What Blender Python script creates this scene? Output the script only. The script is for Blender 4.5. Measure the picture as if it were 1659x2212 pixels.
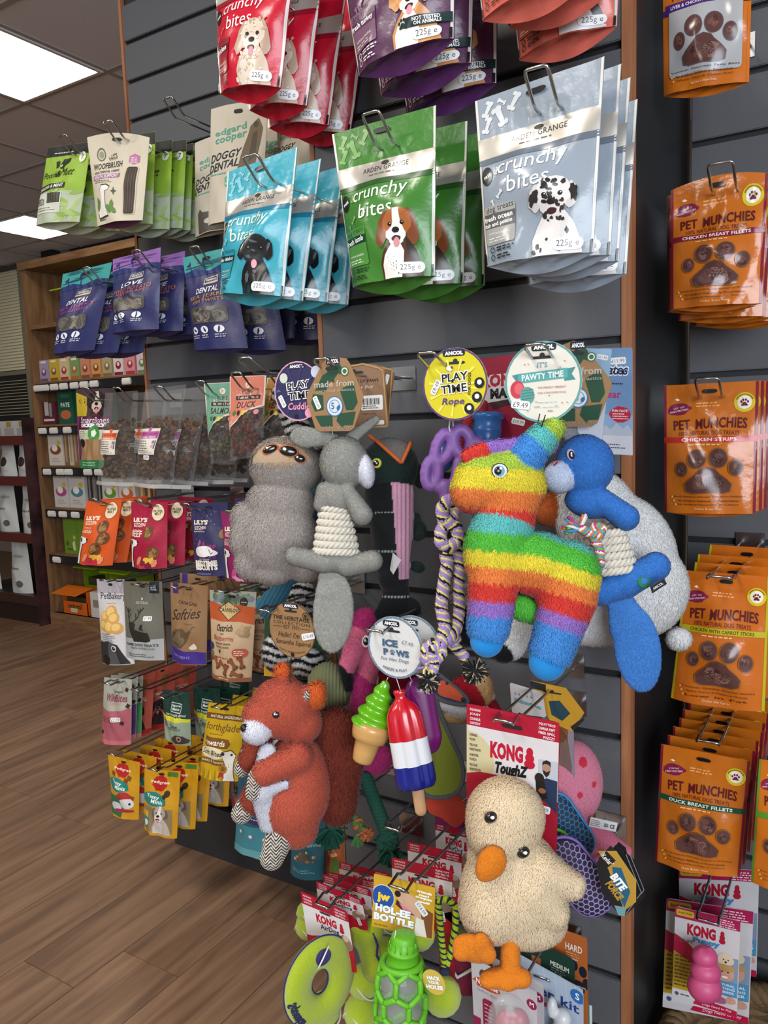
import bpy, bmesh, math, random
import numpy as np
from mathutils import Vector, Matrix

for _o in list(bpy.data.objects): bpy.data.objects.remove(_o)
scn = bpy.context.scene
COL = scn.collection
PI = math.pi

# ------------------------------------------------------------------ camera
CAMZ = 1.26; FPX = 1690.0
def _basis(yaw=31.6, pit=6.87, rol=2.065):
    y, p, r = [math.radians(a) for a in (yaw, pit, rol)]
    f0 = np.array([-math.sin(y), math.cos(y), 0]); r0 = np.array([math.cos(y), math.sin(y), 0]); z = np.array([0, 0, 1.])
    F = f0*math.cos(p)-z*math.sin(p); U = z*math.cos(p)+f0*math.sin(p)
    R = r0*math.cos(r)-U*math.sin(r); U2 = U*math.cos(r)+r0*math.sin(r)
    return R, U2, F
CR, CU, CF = _basis()
C0 = np.array([0, 0, CAMZ])
cd = bpy.data.cameras.new('camera'); cam = bpy.data.objects.new('camera', cd); COL.objects.link(cam)
cd.sensor_fit = 'VERTICAL'; cd.sensor_height = 24.0; cd.lens = 24.0*FPX/2212.0
cd.clip_start = 0.02; cd.clip_end = 60
M = Matrix.Identity(4)
for i in range(3):
    M[i][0] = CR[i]; M[i][1] = CU[i]; M[i][2] = -CF[i]; M[i][3] = C0[i]
cam.matrix_world = M
scn.camera = cam

# ------------------------------------------------------------------ light, exposure
scn.view_settings.view_transform = 'Standard'
scn.view_settings.look = 'None'
scn.view_settings.gamma = 1.0
scn.view_settings.use_curve_mapping = False
scn.view_settings.exposure = 0.8
wd = bpy.data.worlds.new('shop_ambient'); scn.world = wd; wd.use_nodes = True
wd.node_tree.nodes['Background'].inputs[0].default_value = (1.0, 0.965, 0.94, 1)
wd.node_tree.nodes['Background'].inputs[1].default_value = 0.23
def area(name, loc, target, sx, sy, power, col):
    l = bpy.data.lights.new(name, 'AREA'); l.shape = 'RECTANGLE'; l.size = sx; l.size_y = sy; l.energy = power; l.color = col
    o = bpy.data.objects.new(name, l); COL.objects.link(o); o.location = loc
    o.rotation_euler = (Vector(target)-Vector(loc)).to_track_quat('-Z', 'Y').to_euler()
    return o
# daylight from the shop window behind and to the right of the photographer
area('shop_window_daylight_offscreen', (2.3, -2.4, 1.75), (-0.5, 1.0, 1.1), 2.4, 1.9, 95, (0.84, 0.91, 1.0))
# square ceiling panels, like the two in view, in the same ceiling over the aisle behind the photographer
for _x, _y in ((-0.87, -0.42), (-2.67, -0.42), (-0.87, -2.22), (-2.67, -2.22)):
    area('ceiling_panel_aisle_offscreen', (_x, _y, 2.84), (_x, _y, 0), 0.54, 0.54, 17, (1.0, 0.93, 0.84))

# ------------------------------------------------------------------ projection helpers (world positions from sight lines)
def ray(x, y): return CF+CR*((x-829.5)/FPX)-CU*((y-1106)/FPX)
def P(x, y, D):
    d = ray(x, y); return C0+d*(D/d[1])
def PZ(x, y, z):
    d = ray(x, y); return C0+d*((z-CAMZ)/d[2])
def PX(x, y, X):
    d = ray(x, y); return C0+d*(X/d[0])
def depth(p): return float((np.asarray(p)-C0)@CF)

# ------------------------------------------------------------------ materials
def lin(h):
    h = h.lstrip('#'); c = [int(h[i:i+2], 16)/255 for i in (0, 2, 4)]
    return tuple(x/12.92 if x <= .04045 else ((x+.055)/1.055)**2.4 for x in c)
MATS = {}
def mat(h, rough=.42, metal=0., spec=.5, coat=0., noise=0., nscale=30., bump=0., bscale=60., trans=0., alpha=1., emit=0., sheen=0.):
    k = (h, rough, metal, spec, coat, noise, nscale, bump, bscale, trans, alpha, emit, sheen)
    if k in MATS: return MATS[k]
    m = bpy.data.materials.new('m_'+h.lstrip('#')+'_%d' % len(MATS)); m.use_nodes = True
    nt = m.node_tree; b = nt.nodes['Principled BSDF']; c = lin(h)
    b.inputs['Base Color'].default_value = (*c, 1); b.inputs['Roughness'].default_value = rough
    b.inputs['Metallic'].default_value = metal; b.inputs['Specular IOR Level'].default_value = spec
    b.inputs['Coat Weight'].default_value = coat; b.inputs['Coat Roughness'].default_value = .2
    b.inputs['Transmission Weight'].default_value = trans; b.inputs['Alpha'].default_value = alpha
    b.inputs['Sheen Weight'].default_value = sheen
    if emit: b.inputs['Emission Color'].default_value = (*c, 1); b.inputs['Emission Strength'].default_value = emit
    if noise or bump:
        tc = nt.nodes.new('ShaderNodeTexCoord')
    if noise:
        n = nt.nodes.new('ShaderNodeTexNoise'); n.inputs['Scale'].default_value = nscale; n.inputs['Detail'].default_value = 4
        nt.links.new(tc.outputs['Object'], n.inputs['Vector'])
        r = nt.nodes.new('ShaderNodeValToRGB'); nt.links.new(n.outputs['Fac'], r.inputs[0])
        r.color_ramp.elements[0].position = .3; r.color_ramp.elements[1].position = .7
        r.color_ramp.elements[0].color = (*[x*(1-noise) for x in c], 1); r.color_ramp.elements[1].color = (*[min(1, x*(1+noise)) for x in c], 1)
        nt.links.new(r.outputs[0], b.inputs['Base Color'])
    if bump:
        n = nt.nodes.new('ShaderNodeTexNoise'); n.inputs['Scale'].default_value = bscale; n.inputs['Detail'].default_value = 3
        nt.links.new(tc.outputs['Object'], n.inputs['Vector'])
        bp = nt.nodes.new('ShaderNodeBump'); bp.inputs['Strength'].default_value = bump; bp.inputs['Distance'].default_value = .004
        nt.links.new(n.outputs['Fac'], bp.inputs['Height']); nt.links.new(bp.outputs[0], b.inputs['Normal'])
    MATS[k] = m
    return m
def attr_mat(name, rough=.9, sheen=.3, bump=0., bscale=300.):
    m = bpy.data.materials.new(name); m.use_nodes = True; nt = m.node_tree; b = nt.nodes['Principled BSDF']
    a = nt.nodes.new('ShaderNodeVertexColor'); a.layer_name = 'Col'
    nt.links.new(a.outputs['Color'], b.inputs['Base Color'])
    b.inputs['Roughness'].default_value = rough; b.inputs['Specular IOR Level'].default_value = .15; b.inputs['Sheen Weight'].default_value = sheen
    if bump:
        tc = nt.nodes.new('ShaderNodeTexCoord'); n = nt.nodes.new('ShaderNodeTexNoise'); n.inputs['Scale'].default_value = bscale
        nt.links.new(tc.outputs['Object'], n.inputs['Vector']); bp = nt.nodes.new('ShaderNodeBump'); bp.inputs['Strength'].default_value = bump
        bp.inputs['Distance'].default_value = .002
        nt.links.new(n.outputs['Fac'], bp.inputs['Height']); nt.links.new(bp.outputs[0], b.inputs['Normal'])
    return m
PLUSH = attr_mat('plush_fibre', .95, .15, .5, 350)
FURM = attr_mat('fur_fibre', .8, .1)
def wood(name, c1, c2, sx, sy, sz, rough=.5, coords='Object'):
    m = bpy.data.materials.new(name); m.use_nodes = True; nt = m.node_tree; b = nt.nodes['Principled BSDF']
    tc = nt.nodes.new('ShaderNodeTexCoord'); mp = nt.nodes.new('ShaderNodeMapping'); mp.inputs['Scale'].default_value = (sx, sy, sz)
    oi = nt.nodes.new('ShaderNodeObjectInfo'); ad = nt.nodes.new('ShaderNodeVectorMath'); ad.operation = 'ADD'
    sc = nt.nodes.new('ShaderNodeVectorMath'); sc.operation = 'SCALE'; sc.inputs['Scale'].default_value = 37.0
    cb = nt.nodes.new('ShaderNodeCombineXYZ')
    for i in range(3): nt.links.new(oi.outputs['Random'], cb.inputs[i])
    nt.links.new(cb.outputs[0], sc.inputs[0]); nt.links.new(tc.outputs[coords], ad.inputs[0]); nt.links.new(sc.outputs[0], ad.inputs[1])
    nt.links.new(ad.outputs[0], mp.inputs['Vector'])
    n = nt.nodes.new('ShaderNodeTexNoise'); n.inputs['Scale'].default_value = 1.0; n.inputs['Detail'].default_value = 6; n.inputs['Distortion'].default_value = .6
    nt.links.new(mp.outputs[0], n.inputs['Vector'])
    r = nt.nodes.new('ShaderNodeValToRGB'); nt.links.new(n.outputs['Fac'], r.inputs[0])
    r.color_ramp.elements[0].position = .36; r.color_ramp.elements[1].position = .66
    r.color_ramp.elements[0].color = (*lin(c1), 1); r.color_ramp.elements[1].color = (*lin(c2), 1)
    hs = nt.nodes.new('ShaderNodeHueSaturation'); nt.links.new(r.outputs[0], hs.inputs['Color'])
    mr = nt.nodes.new('ShaderNodeMapRange'); mr.inputs['To Min'].default_value = .93; mr.inputs['To Max'].default_value = 1.06
    nt.links.new(oi.outputs['Random'], mr.inputs['Value']); nt.links.new(mr.outputs[0], hs.inputs['Value'])
    nt.links.new(hs.outputs[0], b.inputs['Base Color'])
    b.inputs['Roughness'].default_value = rough; b.inputs['Specular IOR Level'].default_value = .35
    return m
STEEL = mat('#b9bcbd', .22, 1.0)
OAK = wood('oak_edge', '#8a5636', '#ac7450', 60, 60, 4)
PINE = wood('stained_pine', '#6f5137', '#8f6d4c', 5, 30, 30)
PINEV = wood('stained_pine_upright', '#6f5137', '#8f6d4c', 30, 30, 4)
SLAT = mat('#595a5e', .55, noise=.05, nscale=300, bump=.05, bscale=500)
BLACK = mat('#141416', .5, noise=.1, nscale=40)
GROOVE = mat('#232428', .5)

# ------------------------------------------------------------------ objects
def thing(name, label, cat, loc, group=None, kind=None):
    o = bpy.data.objects.new(name, None); COL.objects.link(o); o.location = tuple(float(a) for a in loc); o.empty_display_size = .02
    if label: o['label'] = label
    if cat: o['category'] = cat
    if group: o['group'] = group
    if kind: o['kind'] = kind
    return o
def wloc(o):
    p = np.zeros(3)
    while o is not None: p = p+np.array(o.location); o = o.parent
    return p
def mesh_obj(name, V, Fc, mats, parent=None, mi=None, smooth=True, loc=None, normals=None, col=None):
    V = np.asarray(V, float)
    if parent is not None: sub = wloc(parent); loc = np.zeros(3)
    else: loc = np.zeros(3) if loc is None else np.asarray(loc, float); sub = loc
    me = bpy.data.meshes.new(name)
    me.from_pydata((V-sub).tolist(), [], Fc if isinstance(Fc, list) else np.asarray(Fc).tolist())
    if not isinstance(mats, (list, tuple)): mats = [mats]
    for m in mats: me.materials.append(m)
    if mi is not None: me.polygons.foreach_set('material_index', np.asarray(mi, np.int32))
    me.polygons.foreach_set('use_smooth', np.full(len(me.polygons), bool(smooth)))
    if col is not None:
        a = me.color_attributes.new('Col', 'FLOAT_COLOR', 'POINT')
        c = np.ones((len(V), 4), np.float32); c[:, :3] = col; a.data.foreach_set('color', c.ravel())
    if normals is not None: me.normals_split_custom_set_from_vertices(np.asarray(normals).tolist())
    me.update()
    o = bpy.data.objects.new(name, me); COL.objects.link(o)
    if parent is not None: o.parent = parent
    else: o.location = tuple(loc)
    return o
def top(o, label, cat, group=None, kind=None):
    if label: o['label'] = label
    if cat: o['category'] = cat
    if group: o['group'] = group
    if kind: o['kind'] = kind
    return o
def dup(root, off=(0, 0, 0), rz=0., rx=0., ry=0., label=None):
    r = root.copy(); COL.objects.link(r); r.location = Vector(root.location)+Vector([float(a) for a in off]); r.rotation_euler = (rx, ry, rz)
    if label: r['label'] = label
    for ch in list(root.children):
        c = ch.copy(); COL.objects.link(c); c.parent = r
        for g in list(ch.children):
            d = g.copy(); COL.objects.link(d); d.parent = c
    return r
BOXF = [(0, 3, 2, 1), (4, 5, 6, 7), (0, 1, 5, 4), (1, 2, 6, 5), (2, 3, 7, 6), (3, 0, 4, 7)]
def boxv(x0, x1, y0, y1, z0, z1): return [(x0, y0, z0), (x1, y0, z0), (x1, y1, z0), (x0, y1, z0), (x0, y0, z1), (x1, y0, z1), (x1, y1, z1), (x0, y1, z1)]
def box(name, x0, x1, y0, y1, z0, z1, m, parent=None, bev=0.):
    c = np.array([(x0+x1)/2, (y0+y1)/2, z0])
    if not bev: return mesh_obj(name, boxv(x0, x1, y0, y1, z0, z1), BOXF, m, parent, smooth=False, loc=None if parent is not None else c)
    bm = bmesh.new()
    vs = [bm.verts.new(v) for v in boxv(x0, x1, y0, y1, z0, z1)]
    for f in BOXF: bm.faces.new([vs[i] for i in f])
    bmesh.ops.bevel(bm, geom=bm.edges[:], offset=bev, segments=2, affect='EDGES')
    bm.verts.index_update(); V = [v.co[:] for v in bm.verts]; Fc = [[v.index for v in f.verts] for f in bm.faces]; bm.free()
    return mesh_obj(name, V, Fc, m, parent, smooth=False, loc=None if parent is not None else c)
def join(parts):
    V = []; Fc = []; n = 0
    for v, f in parts:
        V += [tuple(a) for a in v]; Fc += [tuple(i+n for i in q) for q in f]; n += len(v)
    return V, Fc
def gridf(nu, nv, base=0, flip=False):
    f = []
    for j in range(nv-1):
        for i in range(nu-1):
            a = base+j*nu+i; q = (a, a+1, a+nu+1, a+nu); f.append(q[::-1] if flip else q)
    return f
def tube(path, r, n=8, closed=False, cap=True):
    p = np.asarray(path, float); k = len(p); r = np.broadcast_to(np.asarray(r, float), (k,))
    if closed: t = np.roll(p, -1, 0)-np.roll(p, 1, 0)
    else: t = np.gradient(p, axis=0)
    t /= np.linalg.norm(t, axis=1)[:, None]+1e-12
    up = np.array([0, 0, 1.]) if abs(t[0][2]) < .9 else np.array([1., 0, 0])
    a = np.cross(t[0], up); a /= np.linalg.norm(a); V = []
    for i in range(k):
        a = a-t[i]*(a@t[i]); a /= np.linalg.norm(a)+1e-12; b = np.cross(t[i], a)
        for j in range(n):
            th = 2*PI*j/n; V.append(p[i]+r[i]*(math.cos(th)*a+math.sin(th)*b))
    Fc = []
    for i in range(k if closed else k-1):
        i2 = (i+1) % k
        for j in range(n):
            j2 = (j+1) % n; Fc.append((i*n+j, i*n+j2, i2*n+j2, i2*n+j))
    if cap and not closed: Fc += [tuple(range(n))[::-1], tuple((k-1)*n+j for j in range(n))]
    return V, Fc
def ball(c, r, nu=16, nv=10, axes=None):
    c = np.asarray(c, float); r = np.broadcast_to(np.asarray(r, float), (3,)); A = np.eye(3) if axes is None else np.asarray(axes)
    V = []
    for j in range(nv+1):
        ph = PI*j/nv
        for i in range(nu):
            th = 2*PI*i/nu
            d = np.array([r[0]*math.sin(ph)*math.cos(th), r[1]*math.sin(ph)*math.sin(th), r[2]*math.cos(ph)]); V.append(c+d@A)
    Fc = []
    for j in range(nv):
        for i in range(nu):
            i2 = (i+1) % nu; Fc.append((j*nu+i, (j+1)*nu+i, (j+1)*nu+i2, j*nu+i2))
    return V, Fc
def lathe(prof, a, b, n=20, squash=None):
    """revolve profile [(t, r)] about the axis a->b (t in 0..1)"""
    a = np.asarray(a, float); b = np.asarray(b, float); d = b-a; L = np.linalg.norm(d); d /= L
    up = np.array([0, 1., 0]); e1 = np.cross(d, up); e1 /= np.linalg.norm(e1); e2 = np.cross(d, e1); V = []
    for t, r in prof:
        for j in range(n):
            th = 2*PI*j/n; k = 1. if squash is None else squash
            V.append(a+d*(t*L)+r*(math.cos(th)*e1+k*math.sin(th)*e2))
    Fc = []
    for i in range(len(prof)-1):
        for j in range(n):
            j2 = (j+1) % n; Fc.append((i*n+j, (i+1)*n+j, (i+1)*n+j2, i*n+j2))
    return V, Fc

# ------------------------------------------------------------------ lettering: outlines of single characters, laid out by hand
CHARS = "ABCDEFGHIJKLMNOPQRSTUVWXYZabcdefghijklmnopqrstuvwxyz0123456789&!.,-'%£/+()"
GL = {}
def build_glyphs():
    tmp = []
    for w, off in enumerate((0., .022, .06, .095)):
        for ch in CHARS:
            for s in ((ch, ch+ch) if w == 0 else (ch,)):
                cu = bpy.data.curves.new('t', 'FONT'); cu.body = s; cu.resolution_u = 2; cu.offset = off
                o = bpy.data.objects.new('t', cu); COL.objects.link(o); tmp.append((w, ch, s, o))
    dg = bpy.context.evaluated_depsgraph_get(); wid = {}
    for w, ch, s, o in tmp:
        e = o.evaluated_get(dg); me = e.to_mesh(); me.calc_loop_triangles()
        v = np.empty(len(me.vertices)*3); me.vertices.foreach_get('co', v); v = v.reshape(-1, 3)[:, :2]
        t = np.empty(len(me.loop_triangles)*3, np.int32); me.loop_triangles.foreach_get('vertices', t); t = t.reshape(-1, 3)
        if len(s) == 2: wid[ch] = v[:, 0].max()-v[:, 0].min()
        else: GL[(ch, w)] = v[t] if len(t) else np.zeros((0, 3, 2)); 
        if len(s) == 1 and w == 0: GL[('w', ch)] = (v[:, 0].max()-v[:, 0].min()) if len(v) else .3
        e.to_mesh_clear()
    for ch in CHARS: GL[('a', ch)] = wid[ch]-GL[('w', ch)]
    for w, ch, s, o in tmp:
        cu = o.data; bpy.data.objects.remove(o); bpy.data.curves.remove(cu)
build_glyphs()
def text_tris(s, w=1, track=0.):
    x = 0; out = []
    for ch in s:
        if ch == ' ': x += .32; continue
        if (ch, w) not in GL: ch = '-'
        g = GL[(ch, w)].copy(); g[:, :, 0] += x; out.append(g); x += GL[('a', ch)]+track+(.02 if w else 0)
    if not out: return np.zeros((0, 3, 2)), 1, 1
    T = np.concatenate(out); lo = T.reshape(-1, 2).min(0); hi = T.reshape(-1, 2).max(0)
    return T-lo, hi[0]-lo[0], hi[1]-lo[1]
def poly_tris(pts):
    from mathutils.geometry import tessellate_polygon
    t = tessellate_polygon([[Vector((p[0], p[1], 0)) for p in pts]])
    p = np.asarray(pts, float); return p[np.asarray(t, int)]
def split_tris(T, sx, sy, L):
    sc = np.array([sx, sy])
    for _ in range(12):
        e = np.stack([np.linalg.norm((T[:, (i+1) % 3]-T[:, i])*sc, axis=1) for i in range(3)], 1)
        m = e.max(1) > L
        if not m.any(): break
        A = T[m]; k = e[m].argmax(1); r = np.arange(len(A))
        a = A[r, k]; b = A[r, (k+1) % 3]; c = A[r, (k+2) % 3]; mid = (a+b)/2
        T = np.concatenate([T[~m], np.stack([a, mid, c], 1), np.stack([mid, b, c], 1)])
    return T

# ------------------------------------------------------------------ printed artwork that follows a surface S.pt(u, v, off)
class Art:
    def __init__(s, surf, rough=.42, metal=0., L=.005, base=.0005, step=.00005):
        s.S = surf; s.items = []; s.rough = rough; s.metal = metal; s.L = L; s.base = base; s.step = step; s.n = 0; s.hold = False; s.L = L if surf.clip else 9.
    def tris(s, T, col, layer=None, rough=None, metal=None):
        if len(T) == 0: return
        if layer is None: layer = s.n
        s.items.append((split_tris(T, s.S.W, s.S.H, s.L), col, layer, s.rough if rough is None else rough, s.metal if metal is None else metal)); s.n += .01 if s.hold else 1
    def group(s, on):
        s.hold = on
        if not on: s.n = math.floor(s.n)+1
    def poly(s, pts, col, **k): s.tris(poly_tris(pts), col, **k)
    def rect(s, u0, v0, u1, v1, col, r=0., rot=0., **k):
        if r:
            ru = r*(u1-u0); rv = min(ru*s.S.W/s.S.H, (v1-v0)/2); p = []
            for cx, cy, a0 in ((u1-ru, v0+rv, -90), (u1-ru, v1-rv, 0), (u0+ru, v1-rv, 90), (u0+ru, v0+rv, 180)):
                for i in range(5):
                    a = math.radians(a0+22.5*i); p.append((cx+ru*math.cos(a), cy+rv*math.sin(a)))
        else: p = [(u0, v0), (u1, v0), (u1, v1), (u0, v1)]
        if rot: p = s.rotp(p, rot)
        s.poly(p, col, **k)
    def rotp(s, p, rot, c=None):
        p = np.asarray(p, float); c = p.mean(0) if c is None else np.asarray(c); q = (p-c)*[s.S.W, s.S.H]; a = math.radians(rot)
        q = np.stack([q[:, 0]*math.cos(a)-q[:, 1]*math.sin(a), q[:, 0]*math.sin(a)+q[:, 1]*math.cos(a)], 1)
        return q/[s.S.W, s.S.H]+c
    def ell(s, u, v, ru, col, rv=None, n=20, rot=0., **k):
        if rv is None: rv = ru*s.S.W/s.S.H
        p = [(u+ru*math.cos(2*PI*i/n), v+rv*math.sin(2*PI*i/n)) for i in range(n)]
        if rot: p = s.rotp(p, rot)
        s.poly(p, col, **k)
    def ring(s, u, v, ru, w, col, rv=None, n=28, a0=0, a1=360, **k):
        if rv is None: rv = ru*s.S.W/s.S.H
        q = 1-w; T = []
        for i in range(n):
            a = math.radians(a0+(a1-a0)*i/n); b = math.radians(a0+(a1-a0)*(i+1)/n)
            o1 = (u+ru*math.cos(a), v+rv*math.sin(a)); o2 = (u+ru*math.cos(b), v+rv*math.sin(b))
            i1 = (u+q*ru*math.cos(a), v+q*rv*math.sin(a)); i2 = (u+q*ru*math.cos(b), v+q*rv*math.sin(b))
            T += [(o1, o2, i2), (o1, i2, i1)]
        s.tris(np.array(T), col, **k)
    def line(s, pts, w, col, **k):
        p = np.asarray(pts, float); T = []
        for a, b in zip(p[:-1], p[1:]):
            d = (b-a)*[s.S.W, s.S.H]; n = np.array([-d[1], d[0]])/(np.linalg.norm(d)+1e-9)*w*.5*s.S.W/np.array([s.S.W, s.S.H])
            T += [(a+n, b+n, b-n), (a+n, b-n, a-n)]
        s.tris(np.array(T), col, **k)
    def text(s, t, u, v, w=None, h=None, col='#ffffff', b=1, rot=0., shear=0., align='c', track=0., arc=0., outline=None, **k):
        """centre (u, v); w/h = box as fractions of the panel width/height"""
        for wt, cc in (((3, outline), (b, col)) if outline else ((b, col),)):
            T, tw, th = text_tris(t, wt, track)
            if len(T) == 0: return
            if outline: _, tw0, th0 = text_tris(t, b, track); px_, py_ = tw-tw0, th-th0
            if w is None and h is None: w = .5
            if h is None: sc = w*s.S.W/tw; sx = sc/s.S.W; sy = sc/s.S.H
            elif w is None: sc = h*s.S.H/th; sx = sc/s.S.W; sy = sc/s.S.H
            else: sx = w/(tw0 if outline else tw); sy = h/(th0 if outline else th)
            q = T.reshape(-1, 2)-[tw/2, th/2]
            if shear: q[:, 0] += q[:, 1]*shear
            q = q*[sx, -sy]
            if arc: q[:, 1] += arc*(q[:, 0]/(tw*sx/2+1e-9))**2
            if align == 'l': q[:, 0] += tw*sx/2
            if align == 'r': q[:, 0] -= tw*sx/2
            if rot: q = s.rotp(q, rot, (0, 0))
            s.tris((q+[u, v]).reshape(-1, 3, 2), cc, **k)
    def lines(s, u, v, w, n, col, dv=.02, th=.006, seed=1, align='l'):
        """fine print too small to read: thin ragged bars of letters"""
        rr = random.Random(seed); T = []
        for i in range(n):
            x = 0; y = v+i*dv; ww = w*rr.uniform(.7, 1)
            x0 = u if align == 'l' else u-ww/2
            while x < ww:
                l = rr.uniform(.02, .07); l = min(l, ww-x)
                a = (x0+x, y); b = (x0+x+l, y); c = (x0+x+l, y+th); d = (x0+x, y+th); T += [(a, b, c), (a, c, d)]; x += l+.014
        s.tris(np.array(T), col)
    def build(s, parent, name='surface_print'):
        keys = {}; TV = []; mi = []; off = []; mats = []
        for T, col, layer, ro, me in s.items:
            k = (col, ro, me)
            if k not in keys: keys[k] = len(keys); mats.append(mat(col, ro, me))
            TV.append(T.reshape(-1, 2)); mi.append(np.full(len(T), keys[k])); off.append(np.full(len(T)*3, s.base+s.step*layer))
        if not TV: return None
        uv = np.concatenate(TV); mi = np.concatenate(mi); off = np.concatenate(off)
        uv = np.clip(uv, 0.002, .998) if s.S.clip else uv
        V = s.S.pt(uv[:, 0], uv[:, 1], off); e = .01
        du = s.S.pt(uv[:, 0]+e, uv[:, 1], off)-s.S.pt(uv[:, 0]-e, uv[:, 1], off); dv = s.S.pt(uv[:, 0], uv[:, 1]+e, off)-s.S.pt(uv[:, 0], uv[:, 1]-e, off)
        N = np.cross(dv, du); N /= np.linalg.norm(N, axis=1)[:, None]+1e-12
        N *= np.sign((N@s.S.n))[:, None]
        Fc = np.arange(len(uv)).reshape(-1, 3)
        g = np.cross(V[Fc[:, 1]]-V[Fc[:, 0]], V[Fc[:, 2]]-V[Fc[:, 0]]); fl = (g*N[Fc[:, 0]]).sum(1) < 0
        Fc[fl] = Fc[fl][:, ::-1]
        return mesh_obj(name, V, Fc, mats, parent, mi=mi, smooth=True, normals=N)

class Flat:
    """flat card: corners TL TR BR BL in world space"""
    clip = False
    def __init__(s, q):
        s.q = [np.asarray(a, float) for a in q]; a, b, c, d = s.q
        s.W = float(np.linalg.norm(b-a)+np.linalg.norm(c-d))/2; s.H = float(np.linalg.norm(d-a)+np.linalg.norm(c-b))/2
        n = np.cross(d-a, b-a); s.n = n/np.linalg.norm(n)
    def bil(s, u, v):
        u = np.asarray(u)[:, None]; v = np.asarray(v)[:, None]; a, b, c, d = s.q
        return (a*(1-u)+b*u)*(1-v)+(d*(1-u)+c*u)*v
    def pt(s, u, v, off=0.):
        off = np.broadcast_to(np.asarray(off, float), np.shape(u))
        return s.bil(u, v)+s.n*off[:, None]
class Pouch(Flat):
    clip = True
    def __init__(s, q, th=.03, seed=0, wr=.0012, arch=0., v0=.14, flat=1.0, pinch=.0):
        Flat.__init__(s, q); s.th = th; rr = np.random.default_rng(seed); s.wr = wr; s.arch = arch; s.v0 = v0; s.pinch = pinch
        s.k = rr.uniform(3, 17, (7, 2))*rr.choice([-1, 1], (7, 2)); s.ph = rr.uniform(0, 6.28, 7); s.am = rr.uniform(.4, 1, 7); s.flat = flat
    def prof(s, v):
        t = np.clip((v-s.v0)/(.62-s.v0), 0, 1); t = t*t*(3-2*t); return t*(1-.12*np.clip((v-.62)/.38, 0, 1))
    def bulge(s, u, v): return s.th*np.clip(np.sin(PI*np.clip(u, 0, 1)), 0, 1)**.75*s.prof(v)
    def wrink(s, u, v):
        w = 0
        for i in range(7): w = w+s.am[i]*np.sin(s.k[i, 0]*u+s.k[i, 1]*v+s.ph[i])
        e = np.clip(np.sin(PI*np.clip(u, 0, 1)), 0, 1)**.5
        z = np.exp(-((v-s.v0-.02)/.05)**2)*np.sin(u*31+s.ph[0]*3)*.8*np.sin(u*11+s.ph[1])
        return s.wr*(w*(.25+.75*s.prof(v))+z*1.2)*e
    def pt(s, u, v, off=0.):
        u = np.asarray(u, float); v = np.asarray(v, float)
        off = np.broadcast_to(np.asarray(off, float), u.shape)
        h = s.bulge(u, v)+s.wrink(u, v)+off
        uu = u+(u-.5)*(-s.pinch)*s.prof(v)
        p = s.bil(uu, v)+s.n*h[:, None]
        if s.arch: p = p+((s.q[0]+s.q[1]-s.q[2]-s.q[3])/(2*s.H))*(s.arch*(1-(2*u-1)**2)*np.clip(1-v/.2, 0, 1))[:, None]
        return p
    def mesh(s, gus=.03, nu=29, nv=36, back=.3):
        u, v = np.meshgrid(np.linspace(0, 1, nu), np.linspace(0, 1, nv)); u = u.ravel(); v = v.ravel()
        Fr = s.pt(u, v); dn = (s.q[3]+s.q[2]-s.q[0]-s.q[1]); dn = dn/np.linalg.norm(dn)
        Bk = s.bil(u, v)-s.n*(s.bulge(u, v)*back+.0008)[:, None]+dn*(gus*.45*np.sin(PI*u)*np.clip((v-.8)/.2, 0, 1))[:, None]
        V = [Fr, Bk]; Fc = gridf(nu, nv)+gridf(nu, nv, nu*nv, True); mi = [0]*len(Fc)
        if gus > 0:
            f = Fr[-nu:]; b = Bk[-nu:]; G = []
            uu = np.linspace(0, 1, nu); ng = 6
            for j in range(ng):
                t = j/(ng-1); fold = math.sin(PI*t)*.30*s.th
                w = s.wr*2.2*np.sin(uu*17+t*7+s.ph[2])*math.sin(PI*t)*np.sin(PI*uu)
                G.append(f*(1-t)+b*t+np.outer((fold*np.sin(PI*uu)+w), s.n*-.5-dn))
            b0 = 2*nu*nv; V.append(np.concatenate(G)); g = gridf(nu, ng, b0); Fc += g; mi += [1]*len(g)
        return np.concatenate(V), Fc, mi
ORD = ['front', 'second', 'third', 'fourth', 'fifth', 'sixth', 'seventh', 'eighth', 'ninth']
def quad(pts, D, dd=(0, 0, 0, 0)): return [P(x, y, D+e) for (x, y), e in zip(pts, dd)]
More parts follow.
